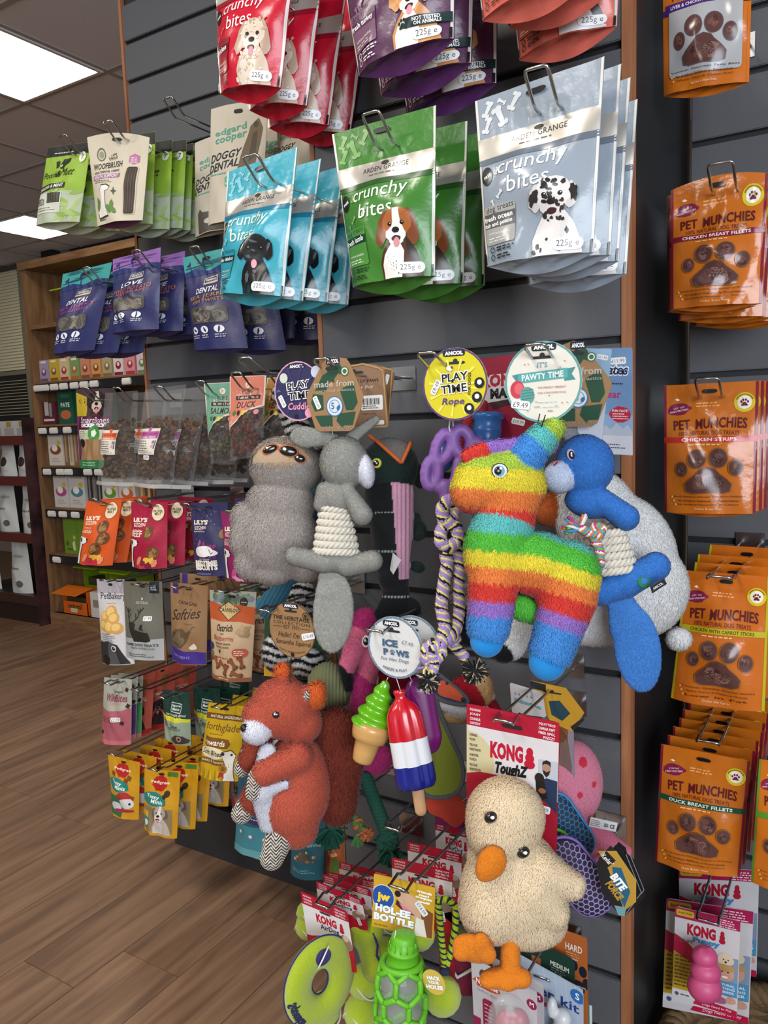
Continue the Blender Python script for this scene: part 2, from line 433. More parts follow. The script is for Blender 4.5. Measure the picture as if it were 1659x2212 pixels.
def pouch(name, desc, pts, D, colr, art=None, th=.028, gus=.028, n=1, step=.05, gcol=None, seed=1, wr=.0012, arch=0., rough=.38, metal=0., cat='dog treats',
          group=None, jit=1., offs=None, edge=None, dd=(0, 0, 0, 0), v0=.14, stepx=0., stepz=0., pinch=0., artrough=None, rots=None, hole=True, back=.3):
    q = quad(pts, D, dd); S = Pouch(q, th, seed, wr, arch, v0, pinch=pinch)
    hang = (q[0]+q[1])/2+(q[3]+q[2]-q[0]-q[1])/2*.06
    t = thing(name, desc+(', first on its hook' if n > 1 else ''), cat, hang, group)
    V, Fc, mi = S.mesh(gus, back=back)
    m0 = mat(colr, rough, metal, bump=.12, bscale=90); m1 = mat(gcol or colr, rough, metal, bump=.12, bscale=90)
    mesh_obj('pouch', V, Fc, [m0, m1], t, mi=mi)
    A = Art(S, rough=rough if artrough is None else artrough)
    if edge: A.rect(0, 0, .022, 1, edge); A.rect(.978, 0, 1, 1, edge)
    if art: art(A)
    if hole: A.rect(.42, .045, .58, .075, '#17181b', r=.25)
    A.build(t)
    rr = random.Random(seed*7+3); out = [t]
    for i in range(1, n):
        o = offs[i-1] if offs else (stepx*i, step*i, stepz*i)
        r = rots[i-1] if rots else None
        out.append(dup(t, (o[0], o[1], o[2]), r[0] if r else rr.uniform(-.05, .05)*jit, rr.uniform(-.02, .02)*jit, r[1] if r else rr.uniform(-.03, .03)*jit, label='%s, %s on its hook' % (desc, ORD[i])))
    return out

# ------------------------------------------------------------------ display hooks: one bent wire on a steel bracket
HK = [0]; DM = 1.16
def RD(D): return D if D > 1.1 else DM-(DM-D)*.8
def hook(px, py, Dt, Dw, w=.013, rise=.030, run=.030, r=.0021, label=None, plate=True):
    if HK[0]: Dt = RD(Dt)
    c = P(px, py, Dt-run); x = c[0]; zt = c[2]; z = zt-rise
    t = thing('display_hook', label or 'chrome wire display hook', 'hook', (x, Dw, z), 'wire hooks on the slatted walls')
    def rc(a, b, n=4): return [np.asarray(a)*(1-i/n)+np.asarray(b)*(i/n) for i in range(n)]
    path = [(x-w, Dw-.002, z), (x-w, Dw-.03, z), (x-w, Dt+.012, z), (x-w, Dt+.004, z+.001), (x-w, Dt-.004, z+.006), (x-w, Dt-run+.004, zt-.004), (x-w+.001, Dt-run+.001, zt-.001), (x-w+.004, Dt-run, zt),
            (x+w-.004, Dt-run, zt), (x+w-.001, Dt-run+.001, zt-.001), (x+w, Dt-run+.004, zt-.004), (x+w, Dt-.004, z+.006), (x+w, Dt+.004, z+.001), (x+w, Dt+.012, z), (x+w, Dw-.03, z), (x+w, Dw-.002, z)]
    V, Fc = tube(path, r, 8); mesh_obj('wire', V, Fc, STEEL, t)
    if plate:
        mesh_obj('bracket', *join([(boxv(x-.024, x+.024, Dw-.004, Dw-.0015, z-.020, z+.016), BOXF), (boxv(x-.024, x+.024, Dw-.004, Dw+.006, z+.016, z+.019), BOXF)]), STEEL, t, smooth=False)
    return t
# ================================================================== the setting
DM, DL, DR = 1.16, 1.57, 1.52          # display wall planes: jutting centre unit, left wing, right wing
def struct(o, label=None):
    o['kind'] = 'structure'
    if label: o['label'] = label
    return o
FLOORM = wood('vinyl_plank', '#6d5240', '#93735a', 26, 2.2, 26, rough=.42)
fl = struct(box('floor', -8.2, 2.5, -4.5, 5.0, -.03, -.002, mat('#57432f', .6)), 'dark brown wood plank floor of the shop')
rr = random.Random(5); PW, PL = .185, 1.25; pm = None
ix = 0; x = -6.3
while x < -.25:
    y = -.1-rr.random()*PL*.9
    while y < 4.8:
        if pm is None:
            pm = box('floor_plank', 0, PW-.0018, 0, PL-.0018, -.002, 0, FLOORM, fl).data; o = fl.children[0]
            for v in pm.vertices: v.co += Vector(wloc(fl))
        else: o = bpy.data.objects.new('floor_plank', pm); COL.objects.link(o); o.parent = fl
        o.location = Vector((x, y, 0))-Vector(wloc(fl)); y += PL
    x += PW
CZ = 2.86
cl = struct(box('ceiling', -8.2, 2.5, -4.5, 5.0, CZ+.02, CZ+.06, mat('#8f8a88', .9)), 'suspended tile ceiling with square light panels')
TILE = mat('#e2dde0', .95, noise=.06, nscale=160, bump=.1, bscale=200)
LIGHTS = [(-3.57, 1.98), (-5.97, 3.78)]
tm = None
for i in range(-7, 7):
    for j in range(-3, 5):
        tx = -3.57+.6*i; ty = 1.98+.6*j
        if any(abs(tx-a)+abs(ty-b) < .01 for a, b in LIGHTS) or ty+.6 > 5.0: continue
        if tm is None:
            o = box('ceiling_tile', .012, .588, .012, .588, 0, .015, TILE, cl); tm = o.data
            for v in tm.vertices: v.co += Vector(wloc(cl))
        else: o = bpy.data.objects.new('ceiling_tile', tm); COL.objects.link(o); o.parent = cl
        o.location = Vector((tx, ty, CZ))-Vector(wloc(cl))
TB = mat('#a8a19e', .6); bars = []
for i in range(-7, 8): bars.append((boxv(-3.57+.6*i-.012, -3.57+.6*i+.012, .1, 5.0, CZ-.004, CZ+.012), BOXF))
for j in range(-3, 6): bars.append((boxv(-8.0, 1.2, 1.98+.6*j-.012, 1.98+.6*j+.012, CZ-.0045, CZ+.0115), BOXF))
mesh_obj('ceiling_grid', *join(bars), TB, cl, smooth=False)
LAMP = mat('#fff6e6', .5, emit=11.0)
for a, b in LIGHTS:
    t = thing('ceiling_light', 'square white light panel set in the tile ceiling' + {-3.57: ' above the green pouches', -5.97: ' near the window blind'}[a], 'light panel', (a+.3, b+.3, CZ-.01), 'square ceiling light panels')
    mesh_obj('diffuser', boxv(a+.03, a+.57, b+.03, b+.57, CZ-.006, CZ+.01), BOXF, LAMP, t, smooth=False)
    fr = [(boxv(a+.012, a+.588, b+.012, b+.03, CZ-.01, CZ+.012), BOXF), (boxv(a+.012, a+.588, b+.57, b+.588, CZ-.01, CZ+.012), BOXF),
          (boxv(a+.012, a+.03, b+.03, b+.57, CZ-.01, CZ+.012), BOXF), (boxv(a+.57, a+.588, b+.03, b+.57, CZ-.01, CZ+.012), BOXF)]
    mesh_obj('frame', *join(fr), mat('#d8d4d0', .5), t, smooth=False)

# slatted display walls -------------------------------------------------------------
def slatwall(name, label, x0, x1, D, zg, zlo, zhi, th=.05, gm=None):
    w = struct(box(name, x0, x1, D+.011, D+.011+th, zlo, zhi, gm or GROOVE), label)
    g = zg-math.floor((zg-zlo)/.1)*.1; zs = []
    while g < zhi: zs.append(g); g += .1
    me = None
    for a, b in zip(zs[:-1], zs[1:]):
        if me is None:
            o = box('slat', x0, x1, D, D+.011, a+.005, b-.006, SLAT, w, bev=.0015); me = o.data; z0 = a
        else:
            o = bpy.data.objects.new('slat', me); COL.objects.link(o); o.parent = w; o.location = (0, 0, a-z0)
    return w, zs[0]
slatwall('wall_centre', 'grey slatted panel of the jutting display unit', -.829, -.302, DM, 1.3605, .06, 2.66)
slatwall('wall_left', 'grey slatted wall panel on the window side of the jutting unit', -1.735, -.85, DL, 2.284, .16, 2.46, th=.03)
slatwall('wall_right', 'grey slatted wall panel on the other side of the jutting unit', -.275, 1.0, DR, 1.916, .06, 2.86)
struct(box('wall_unit_side', -.302, -.288, DM+.021, DR+.06, 0, 2.7, BLACK), 'black side of the jutting display unit')
struct(box('wall_unit_core', -.829, -.303, DM+.062, DR+.06, 0, 2.7, BLACK), 'black core of the jutting display unit')
struct(box('wall_left_end', -1.745, -.83, DL+.042, DL+.10, 0, 2.46, BLACK), 'dark back of the left wing wall')
struct(box('baseboard_left', -1.745, -.83, DL-.012, DL+.04, 0, .155, mat('#2a2a2d', .5)), 'dark plinth below the left slatted panel')
struct(box('trim_1', -.302, -.287, DM-.001, DM+.020, 0, 2.7, OAK), 'oak edging on the right end of the jutting unit')
struct(box('trim_2', -.838, -.829, DM-.001, DM+.060, 0, 2.7, OAK), 'oak edging on the left end of the jutting unit')
struct(box('trim_3', -1.745, -1.736, DL-.002, DL+.04, .155, 2.46, OAK), 'oak edging on the free end of the left slatted wall')
# far end of the shop ---------------------------------------------------------------
BW = 4.85
struct(box('wall_back', -8.2, 2.5, BW+.02, BW+.1, 0, CZ+.02, mat('#8d8275', .9, noise=.05, nscale=8)), 'beige back wall of the shop')
struct(box('wall_far_left', -8.3, -8.2, -4.5, BW+.1, 0, CZ+.02, mat('#8d8275', .9)), 'beige wall at the end of the aisle')
def PQ(x, y): return P(x, y, BW)
wz1 = PQ(20, 588)[2]; wz0 = PQ(60, 905)[2]; wxr = PQ(57, 700)[0]; wxl = wxr-1.1
w = struct(box('window_1', wxl-.06, wxr+.09, BW-.01, BW+.02, wz0-.06, wz1+.08, mat('#4c463c', .6)), 'window with a half-drawn venetian blind beside the pine shelf')
FRM = mat('#8d8875', .5)
mesh_obj('frame', *join([(boxv(wxr, wxr+.05, BW-.05, BW-.01, wz0-.3, wz1+.06), BOXF), (boxv(wxl, wxr, BW-.04, BW-.012, PQ(30, 800)[2]-.05, PQ(30, 800)[2]-.01), BOXF), (boxv(wxl, wxr, BW-.05, BW-.01, wz0-.3, wz0-.26), BOXF)]), FRM, w, smooth=False)
mesh_obj('pane', boxv(wxl, wxr, BW-.016, BW-.012, wz0, wz1), BOXF, mat('#2b2e33', .15), w, smooth=False)
bl = thing('window_blind', 'cream venetian blind drawn over the window', 'blind', (wxr-.55, BW-.03, wz0))
sm = None; z = wz1; zmid = PQ(30, 800)[2]
BLM = mat('#efe8c8', .6)
for k in range(70):
    if z < wz0+.02: break
    dark = zmid-.10 < z < zmid
    if not dark:
        e, f = (.016, .007) if z > zmid else (.004, .0165)      # closed slats above, opened flat below
        o = mesh_obj('blind_slat', [(wxl+.02, BW-.038-f, z-e), (wxr-.02, BW-.038-f, z-e), (wxr-.02, BW-.038+f, z+e), (wxl+.02, BW-.038+f, z+e), (wxl+.02, BW-.037-f, z-e-.001), (wxr-.02, BW-.037-f, z-e-.001), (wxr-.02, BW-.037+f, z+e-.001), (wxl+.02, BW-.037+f, z+e-.001)], BOXF, BLM, bl, smooth=False)
    z -= .030
mesh_obj('head_rail', boxv(wxl, wxr, BW-.06, BW-.02, wz1, wz1+.035), BOXF, mat('#4d463b', .6), bl, smooth=False)

# pine shelf unit -------------------------------------------------------------------
SY = 3.1; SXL, SXR = -4.48, -2.9
sh = thing('shelf_unit', 'stained pine shelf unit filled with boxed pet treats', 'shelf', ((SXL+SXR)/2, SY+.15, 0))
mesh_obj('side_panel', boxv(SXL, SXL+.035, SY, SY+.32, 0, 2.27), BOXF, PINEV, sh, smooth=False)
mesh_obj('side_panel', boxv(SXR-.035, SXR, SY, SY+.32, 0, 2.27), BOXF, PINEV, sh, smooth=False)
for k in range(9):
    a = SXL+.035+k*.168
    mesh_obj('back_plank', boxv(a, a+.164, SY+.30, SY+.315, .06, 2.25), BOXF, PINEV, sh, smooth=False)
mesh_obj('top_board', boxv(SXL-.01, SXR+.01, SY-.015, SY+.33, 2.24, 2.285), BOXF, PINE, sh, smooth=False)
mesh_obj('plinth', boxv(SXL, SXR, SY-.005, SY+.02, 0, .085), BOXF, PINE, sh, smooth=False)
SHZ = [.085, .476, .771, 1.036, 1.292, 1.556, 1.905]
STRIP = mat('#1d1d20', .5)
for i, z in enumerate(SHZ):
    s_ = mesh_obj('shelf_board', boxv(SXL+.035, SXR-.035, SY+.005, SY+.30, z-.025, z), BOXF, PINE, sh, smooth=False)
    if 0 < i < 6: mesh_obj('label_rail', boxv(SXL+.04, SXR-.04, SY-.004, SY+.004, z-.065, z-.012), BOXF, STRIP, s_, smooth=False)
LBL = mat('#e9e7e4', .6)
def ticket(x, z, y):
    V, Fc = tube([(x-.034, y, z), (x+.034, y, z)], .019, 8)
    V = [(a, y+(b-y)*.35, c) for a, b, c in V]
    o = mesh_obj('price_ticket', V, Fc, LBL, None, smooth=False, loc=(x, y, z-.02)); return top(o, 'white price ticket clipped to the pine shelf rail', 'price ticket', 'white price tickets on the pine shelf rails')
for i, xs in ((5, (.05, .12, .21, .30, .40, .49, .58, .86)), (4, (.06, .17, .30, .44, .55)), (3, (.07, .20, .28, .46, .56)), (2, (.08, .19, .31, .45)), (1, (.09,))):
    for a in xs: ticket(SXL+.035+a, SHZ[i]-.038, SY-.012)

# small packs on the shelves: carton with a printed face
def carton(name, label, x0, x1, z0, z1, y0, dep, colr, art=None, cat='box', group=None, lean=0.):
    t = thing(name, label, cat, ((x0+x1)/2, y0+dep/2, z0), group)
    mesh_obj('carton', boxv(x0, x1, y0, y0+dep, z0, z1), BOXF, mat(colr, .45), t, smooth=False)
    S = Flat([(x0, y0, z1), (x1, y0, z1), (x1, y0, z0), (x0, y0, z0)])
    if art:
        A = Art(S); art(A); A.build(t)
    if lean: t.rotation_euler = (lean, 0, 0)
    return t
def small_pack(c2):
    def f(A):
        A.rect(.2, .05, .8, .14, '#efe9e2'); A.ell(.5, .55, .28, c2); A.ell(.5, .5, .14, '#e8ddcc'); A.rect(.05, .84, .95, .97, c2)
    return f
z5 = SHZ[5]
names = ['lilac', 'yellow', 'cream', 'light green', 'salmon', 'peach', 'beige', 'white and maroon', 'pink', 'pale lilac']
for i, (c, c2) in enumerate((('#a996b4', '#6c557e'), ('#cbb03a', '#8a5a2a'), ('#d6c29a', '#a8363c'), ('#7fa065', '#c9622f'), ('#d08a6c', '#8c4a38'), ('#d99a5b', '#7d5233'), ('#b0a380', '#80704f'), ('#e8d3d3', '#7c2a44'), ('#dd8d96', '#a7394c'), ('#cfc3d2', '#5f8a58'))):
    x0 = SXL+.06+i*.098
    carton('treat_carton', names[i]+' treat carton standing on the upper pine shelf', x0, x0+.082, z5, z5+.135, SY+.03, .05, c, small_pack(c2), 'carton', 'treat cartons on the upper pine shelf')
carton('treat_carton', 'red and cream treat carton standing behind the cream one', SXL+.22, SXL+.30, z5, z5+.21, SY+.10, .05, '#d8c6a8', lambda A: (A.rect(0, .15, 1, .5, '#b4293a'), A.ell(.5, .35, .25, '#e7c9a0')), 'carton')
carton('treat_carton', 'cream treat carton standing behind the light green one', SXL+.31, SXL+.39, z5, z5+.20, SY+.10, .05, '#d8c9a4', lambda A: A.rect(.7, 0, 1, 1, '#c4734a'), 'carton')
z4 = SHZ[4]
def pate(A):
    A.rect(0, 0, 1, .55, '#175041'); A.text('PATE', .5, .42, w=.6, col='#e8efe8'); A.ell(.5, .72, .36, '#c46a44', rv=.14); A.rect(.2, .1, .8, .2, '#2f6a58')
for i in range(3):
    x0 = SXL+.21+i*.17
    pouch('treat_pouch', ['dark green pate pouch with a bowl of meat, beside the clear pack', 'dark green pate pouch with a bowl of meat, in the middle of its shelf', 'dark green pate pouch with a bowl of meat, at the far end of its shelf'][i], [(0, 0)]*4, SY, '#1f5a49', None, seed=i+3) if False else carton('treat_pouch', ['dark green meat pouch with a bowl picture, beside the clear pack', 'dark green meat pouch with a bowl picture, in the middle of its shelf', 'dark green meat pouch with a bowl picture, beyond the middle pouch'][i], x0, x0+.14, z4, z4+.20, SY+.03, .05, '#1f5a49', pate, 'pouch', 'green meat pouches on the pine shelf')
carton('display_box', 'maroon tray of clear packs on the pine shelf', SXL+.05, SXL+.18, z4, z4+.14, SY+.03, .08, '#5b2330', lambda A: (A.rect(.2, 0, .5, .6, '#b9b6b4'), A.rect(.55, .05, .75, .65, '#8e8c8d'), A.rect(.1, .75, .9, .85, '#d9cfcf')), 'tray')
z3 = SHZ[3]
def white_pack(c2, c3='#d8b93a'):
    def f(A):
        A.rect(.12, .06, .88, .16, '#b7aea6'); A.ell(.5, .55, .38, c2, rv=.14); A.ell(.45, .5, .2, '#f2efe9', rv=.1); A.ell(.75, .35, .12, c3); A.lines(.2, .78, .6, 3, '#98908a', .05, .015)
    return f
carton('treat_carton', 'white treat carton with a brown cow, on the third pine shelf', SXL+.08, SXL+.22, z3, z3+.215, SY+.03, .05, '#d9d2c8', white_pack('#8a4f2b'), 'carton')
for i in range(4):
    carton('treat_carton', 'narrow brown treat carton spine in a row on the third pine shelf', SXL+.235+i*.045, SXL+.272+i*.045, z3, z3+.22, SY+.03, .14, ('#8b6b4f', '#cdbfa9')[i % 2], lambda A: A.rect(.3, .1, .7, .9, '#b79a7c'), 'carton', 'brown carton spines on the third pine shelf')
carton('treat_carton', 'white treat carton with a green sprig, on the third pine shelf', SXL+.43, SXL+.56, z3, z3+.21, SY+.03, .05, '#d9d6c8', white_pack('#5e8a3d'), 'carton')
z2 = SHZ[2]
carton('treat_carton', 'white treat carton with a pink splash and cow', SXL+.10, SXL+.24, z2, z2+.22, SY+.03, .05, '#cfccc9', lambda A: (A.rect(0, 0, 1, .05, '#b3306f'), white_pack('#b3508c')(A)), 'carton')
carton('treat_carton', 'white treat carton with a blue splash and cow', SXL+.25, SXL+.40, z2, z2+.22, SY+.03, .05, '#cfccc9', white_pack('#4d8796'), 'carton')
for i in range(3):
    carton('treat_carton', 'dark carton spine beside the blue splash carton', SXL+.415+i*.045, SXL+.452+i*.045, z2, z2+.22, SY+.04, .14, ('#3c3a39', '#77716c', '#2f3a3a')[i], lambda A: A.rect(.3, .1, .7, .9, '#8f8a84'), 'carton', 'dark carton spines on the second pine shelf')
for i in range(2):
    carton('treat_carton', ['white treat carton with a green vegetable picture', 'white treat carton with an orange vegetable picture'][i], SXL+.56+i*.15, SXL+.70+i*.15, z2, z2+.22, SY+.03, .05, '#d2cdc6', white_pack(('#6a9a3b', '#d06a3a')[i]), 'carton')
for i in range(5):
    carton('treat_carton', 'brown carton spine beside the vegetable cartons', SXL+.87+i*.06, SXL+.92+i*.06, z2, z2+.215, SY+.04, .14, ('#a07c50', '#6d4b33', '#b99468')[i % 3], lambda A: A.rect(.3, .1, .7, .9, '#c9b08a'), 'carton', 'brown carton spines on the second pine shelf')
z1 = SHZ[1]
for i in range(3):
    carton('treat_carton', ['lime green treat carton, first in the row of three', 'lime green treat carton, middle of the row of three', 'lime green treat carton, last in the row of three'][i], SXL+.16+i*.135, SXL+.29+i*.135, z1, z1+.235, SY+.03, .05, '#6e8f2c', lambda A: (A.ell(.25, .72, .12, '#45661d'), A.rect(.2, .85, .8, .9, '#45661d'), A.ell(.78, .55, .1, '#d2b73a'), A.poly([(.6, .7), (.8, .62), (.85, .9), (.65, .9)], '#c9d6b0')), 'carton')
z0 = SHZ[0]
def open_carton(label, x0, x1, z0, z1, y, dep, c, lid):
    t = thing('open_carton', label, 'carton', ((x0+x1)/2, y+dep/2, z0))
    V = [(boxv(x0, x1, y+dep-.004, y+dep, z0, z1), BOXF), (boxv(x0, x0+.004, y, y+dep, z0, z1), BOXF), (boxv(x1-.004, x1, y, y+dep, z0, z1), BOXF), (boxv(x0, x1, y, y+dep, z0, z0+.004), BOXF), (boxv(x0, x1, y, y+.004, z0, z0+(z1-z0)*.55), BOXF)]
    mesh_obj('tray', *join(V), mat(c, .45), t, smooth=False)
    mesh_obj('contents', boxv(x0+.02, x1-.02, y+.02, y+dep-.02, z0+.01, z0+(z1-z0)*.7), BOXF, mat('#3d3a22', .6), t, smooth=False)
    h = (z1-z0)*.3; mesh_obj('lid', [(x0-.02, y-.06, z1-.01), (x1-.03, y-.06, z1-.01), (x1, y+dep*.4, z1+h*.5), (x0, y+dep*.4, z1+h*.5), (x0-.02, y-.06, z1-.016), (x1-.03, y-.06, z1-.016), (x1, y+dep*.4, z1+h*.5-.006), (x0, y+dep*.4, z1+h*.5-.006)], BOXF, mat(lid, .45), t, smooth=False)
    S = Flat([(x0-.02, y-.06, z1-.009), (x1-.03, y-.06, z1-.009), (x1-.03, y-.061, z1-.016), (x0-.02, y-.061, z1-.016)])
    S2 = Flat([(x0+.01, y-.001, z0+(z1-z0)*.5), (x1-.01, y-.001, z0+(z1-z0)*.5), (x1-.01, y-.001, z0+.01), (x0+.01, y-.001, z0+.01)])
    A = Art(S2); A.text('natural', .5, .3, w=.6, col='#37401a'); A.rect(.3, .5, .6, .9, '#d8cfa8'); A.build(t)
open_carton('lime green open carton with a raised lid on the lowest pine shelf', SXL+.16, SXL+.38, z0, z0+.30, SY+.15, .13, '#7c9a1c', '#9dbb1f')
open_carton('second lime green open carton with a raised lid, partly behind a grey pouch', SXL+.43, SXL+.68, z0, z0+.29, SY+.14, .14, '#86a51e', '#a3c022')
open_carton('orange open carton with a raised lid on the lowest pine shelf', SXL+.12, SXL+.36, z0, z0+.155, SY+.01, .125, '#d4651a', '#e0711c')
carton('treat_pouch', 'white pack leaning beside the orange open carton', SXL+.38, SXL+.50, z0, z0+.16, SY+.02, .05, '#d5d2cd', lambda A: A.rect(.2, .3, .8, .6, '#8f8a7e'), 'pack')
open_carton('lime green open carton on the top pine shelf', SXL+.28, SXL+.50, SHZ[6], SHZ[6]+.20, SY+.06, .16, '#8aa81e', '#9fbd22')
# dark screen and speaker box standing above the pine shelf
t = thing('wall_screen', 'dark wall screen above the pine shelf', 'screen', (-5.3, BW-.08, 2.3))
_a = PQ(165, 480); _b = PQ(420, 560)
mesh_obj('screen', boxv(_a[0], _a[0]+1.6, BW-.10, BW-.05, _b[2], _a[2]), BOXF, mat('#24262a', .25), t, smooth=False)
mesh_obj('bezel', boxv(_a[0]-.12, _a[0]-.03, BW-.11, BW-.05, _b[2]-.06, _a[2]+.25), BOXF, mat('#6a6d72', .5), t, smooth=False)
t = thing('pillar', 'black pillar behind the top of the pine shelf', 'pillar', (PQ(137, 520)[0], BW-.1, 0))
mesh_obj('post', boxv(PQ(127, 520)[0], PQ(150, 520)[0], BW-.2, BW+.0, 0, CZ), BOXF, BLACK, t, smooth=False)

# black gondola with white bags at the end of the aisle --------------------------------
GXR = -4.50; GXL = -5.35; GY = 3.04
g = thing('gondola_shelf', 'black shelving bay with dark red shelf strips and white bags', 'shelf', ((GXL+GXR)/2, GY+.2, 0))
mesh_obj('back_panel', boxv(GXL, GXR-.015, GY+.40, GY+.42, 0, 1.34), BOXF, BLACK, g, smooth=False)
mesh_obj('side_panel', boxv(GXR-.014, GXR, GY-.005, GY+.42, 0, 1.34), BOXF, mat('#3a2024', .5, noise=.8, nscale=9), g, smooth=False)
mesh_obj('base', boxv(GXL, GXR-.015, GY+.03, GY+.40, 0, .15), BOXF, mat('#2a1c1a', .5), g, smooth=False)
RED = mat('#5c2622', .5)
GZ = [.185, .595, .965, 1.225]
for i, z in enumerate(GZ):
    s_ = mesh_obj('shelf_board', boxv(GXL, GXR-.015, GY+.02, GY+.40, z-.02, z), BOXF, BLACK, g, smooth=False)
    mesh_obj('shelf_strip', boxv(GXL, GXR-.015, GY, GY+.02, z-.055, z+.005), BOXF, mat('#3d2620', .5) if i == 0 else RED, s_, smooth=False)
    if i:
        A = Art(Flat([(GXL, GY-.0005, z+.005), (GXR-.015, GY-.0005, z+.005), (GXR-.015, GY-.0005, z-.055), (GXL, GY-.0005, z-.055)])); A.lines(.1, .3, .5, 1, '#b58f88', .2, .25); A.lines(.05, .65, .5, 1, '#9a6f69', .2, .15); A.build(s_, 'shelf_lettering')
def gon_bag(label, x, z, w, h, big, seed):
    D = GY+.085
    q = [np.array(a, float) for a in ((x+w*.12, D, z+h), (x+w*.88, D, z+h), (x+w, D, z), (x, D, z))]
    S = Pouch(q, .05, seed, .0015, v0=.05); t = thing('food_bag', label, 'bag', (x+w/2, D, z), 'white bags on the black shelving bay')
    V, Fc, mi = S.mesh(0); mesh_obj('bag', V, Fc, [mat('#c9cbc9', .5)], t)
    A = Art(S, rough=.5)
    if big: A.text('McAdams', .4, .52, w=.55, col='#3b3d3c'); A.ell(.65, .82, .12, '#5a5c58'); A.ell(.5, .3, .3, '#9fa3a0', rv=.03)
    else: A.ell(.5, .55, .22, '#3a2426'); A.lines(.25, .75, .5, 3, '#888888', .05, .014)
    A.build(t)
for i in range(4): gon_bag('small white bag with a dark heart on the black bay, ' + ['nearest the blind', 'second from the blind', 'third from the blind', 'against the patterned end panel'][i], -5.28+i*.19, GZ[2], .165, .215, False, 60+i)
gon_bag('tall white food bag with two folded ears on the middle black shelf', -4.98, GZ[1], .21, .33, True, 71)
gon_bag('tall white food bag beside the patterned end panel', -4.72, GZ[1], .20, .31, True, 72)
gon_bag('tall white food bag alone on the lowest black shelf', -4.90, GZ[0], .22, .35, True, 73)
gon_bag('tall white food bag at the far end of the lowest black shelf', -5.25, GZ[0], .22, .35, True, 74)
for i in range(5):
    carton('display_box', 'white open tray of sachets on top of the black bay', -5.2+i*.135, -5.075+i*.135, GZ[3], GZ[3]+.10, GY+.05, .12, '#c4c2c0', lambda A: (A.rect(.1, .45, .9, .9, '#a7a4a4'), A.rect(.3, .05, .7, .4, '#a98a45')), 'tray', 'white trays along the top of the black bay')
# ================================================================== artwork vocabulary
def bone(A, u, v, L, rot, col):
    a = math.radians(rot); k = A.S.W/A.S.H; c, s = math.cos(a), math.sin(a); w = L*.11; r = L*.155
    p = [(-L*.33, -w), (L*.33, -w)]
    for sx, lo in ((1, -1), (1, 1), (-1, 1), (-1, -1)):
        cx, cy = sx*L*.40, lo*r*.8
        a0 = {(1, -1): -150, (1, 1): -40, (-1, 1): 30, (-1, -1): 140}[(sx, lo)]
        p += [(cx+r*math.cos(math.radians(a0+38*i)), cy+r*math.sin(math.radians(a0+38*i))) for i in range(6)]
        if (sx, lo) == (1, 1): p += [(L*.33, w), (-L*.33, w)]
    A.poly([(u+(x*c-y*s), v+(x*s+y*c)*k) for x, y in p[1:]], col)
def blob(A, u, v, ru, rv, col, n=14, jag=.12, seed=0, rot=0., **k):
    rr = random.Random(seed); p = []
    for i in range(n):
        f = 1+rr.uniform(-jag, jag); p.append((u+ru*f*math.cos(2*PI*i/n), v+rv*f*math.sin(2*PI*i/n)))
    if rot: p = A.rotp(p, rot, (u, v))
    A.poly(p, col, **k)
def chunks(A, u0, v0, u1, v1, cols, n, r, seed=0):
    rr = random.Random(seed); A.group(True)
    for i in range(n): blob(A, rr.uniform(u0+r, u1-r), rr.uniform(v0+r*.6, v1-r*.6), r*rr.uniform(.6, 1.2), r*rr.uniform(.5, 1)*A.S.W/A.S.H, cols[i % len(cols)], 7, .3, seed+i, rr.uniform(0, 180))
    A.group(False)
def paw(A, u, v, s, col, rot=0.):
    k = A.S.W/A.S.H
    for x, y in ((-.62, -.25), (-.24, -.62), (.24, -.62), (.62, -.25)): A.ell(u+x*s, v+y*s*k, .2*s, col, rv=.27*s*k)
    A.poly([(u+x*s, v+y*s*k) for x, y in ((-.2, -.2), (.2, -.2), (.38, .1), (.62, .35), (.55, .62), (.25, .6), (0, .55), (-.25, .6), (-.55, .62), (-.62, .35), (-.38, .1))], col)
def leaf(A, u, v, L, w, rot, col):
    p = [(-L/2, 0), (-L*.2, -w*.5), (L*.2, -w*.45), (L/2, 0), (L*.2, w*.45), (-L*.2, w*.5)]; a = math.radians(rot); k = A.S.W/A.S.H
    A.poly([(u+x*math.cos(a)-y*math.sin(a), v+(x*math.sin(a)+y*math.cos(a))*k) for x, y in p], col)
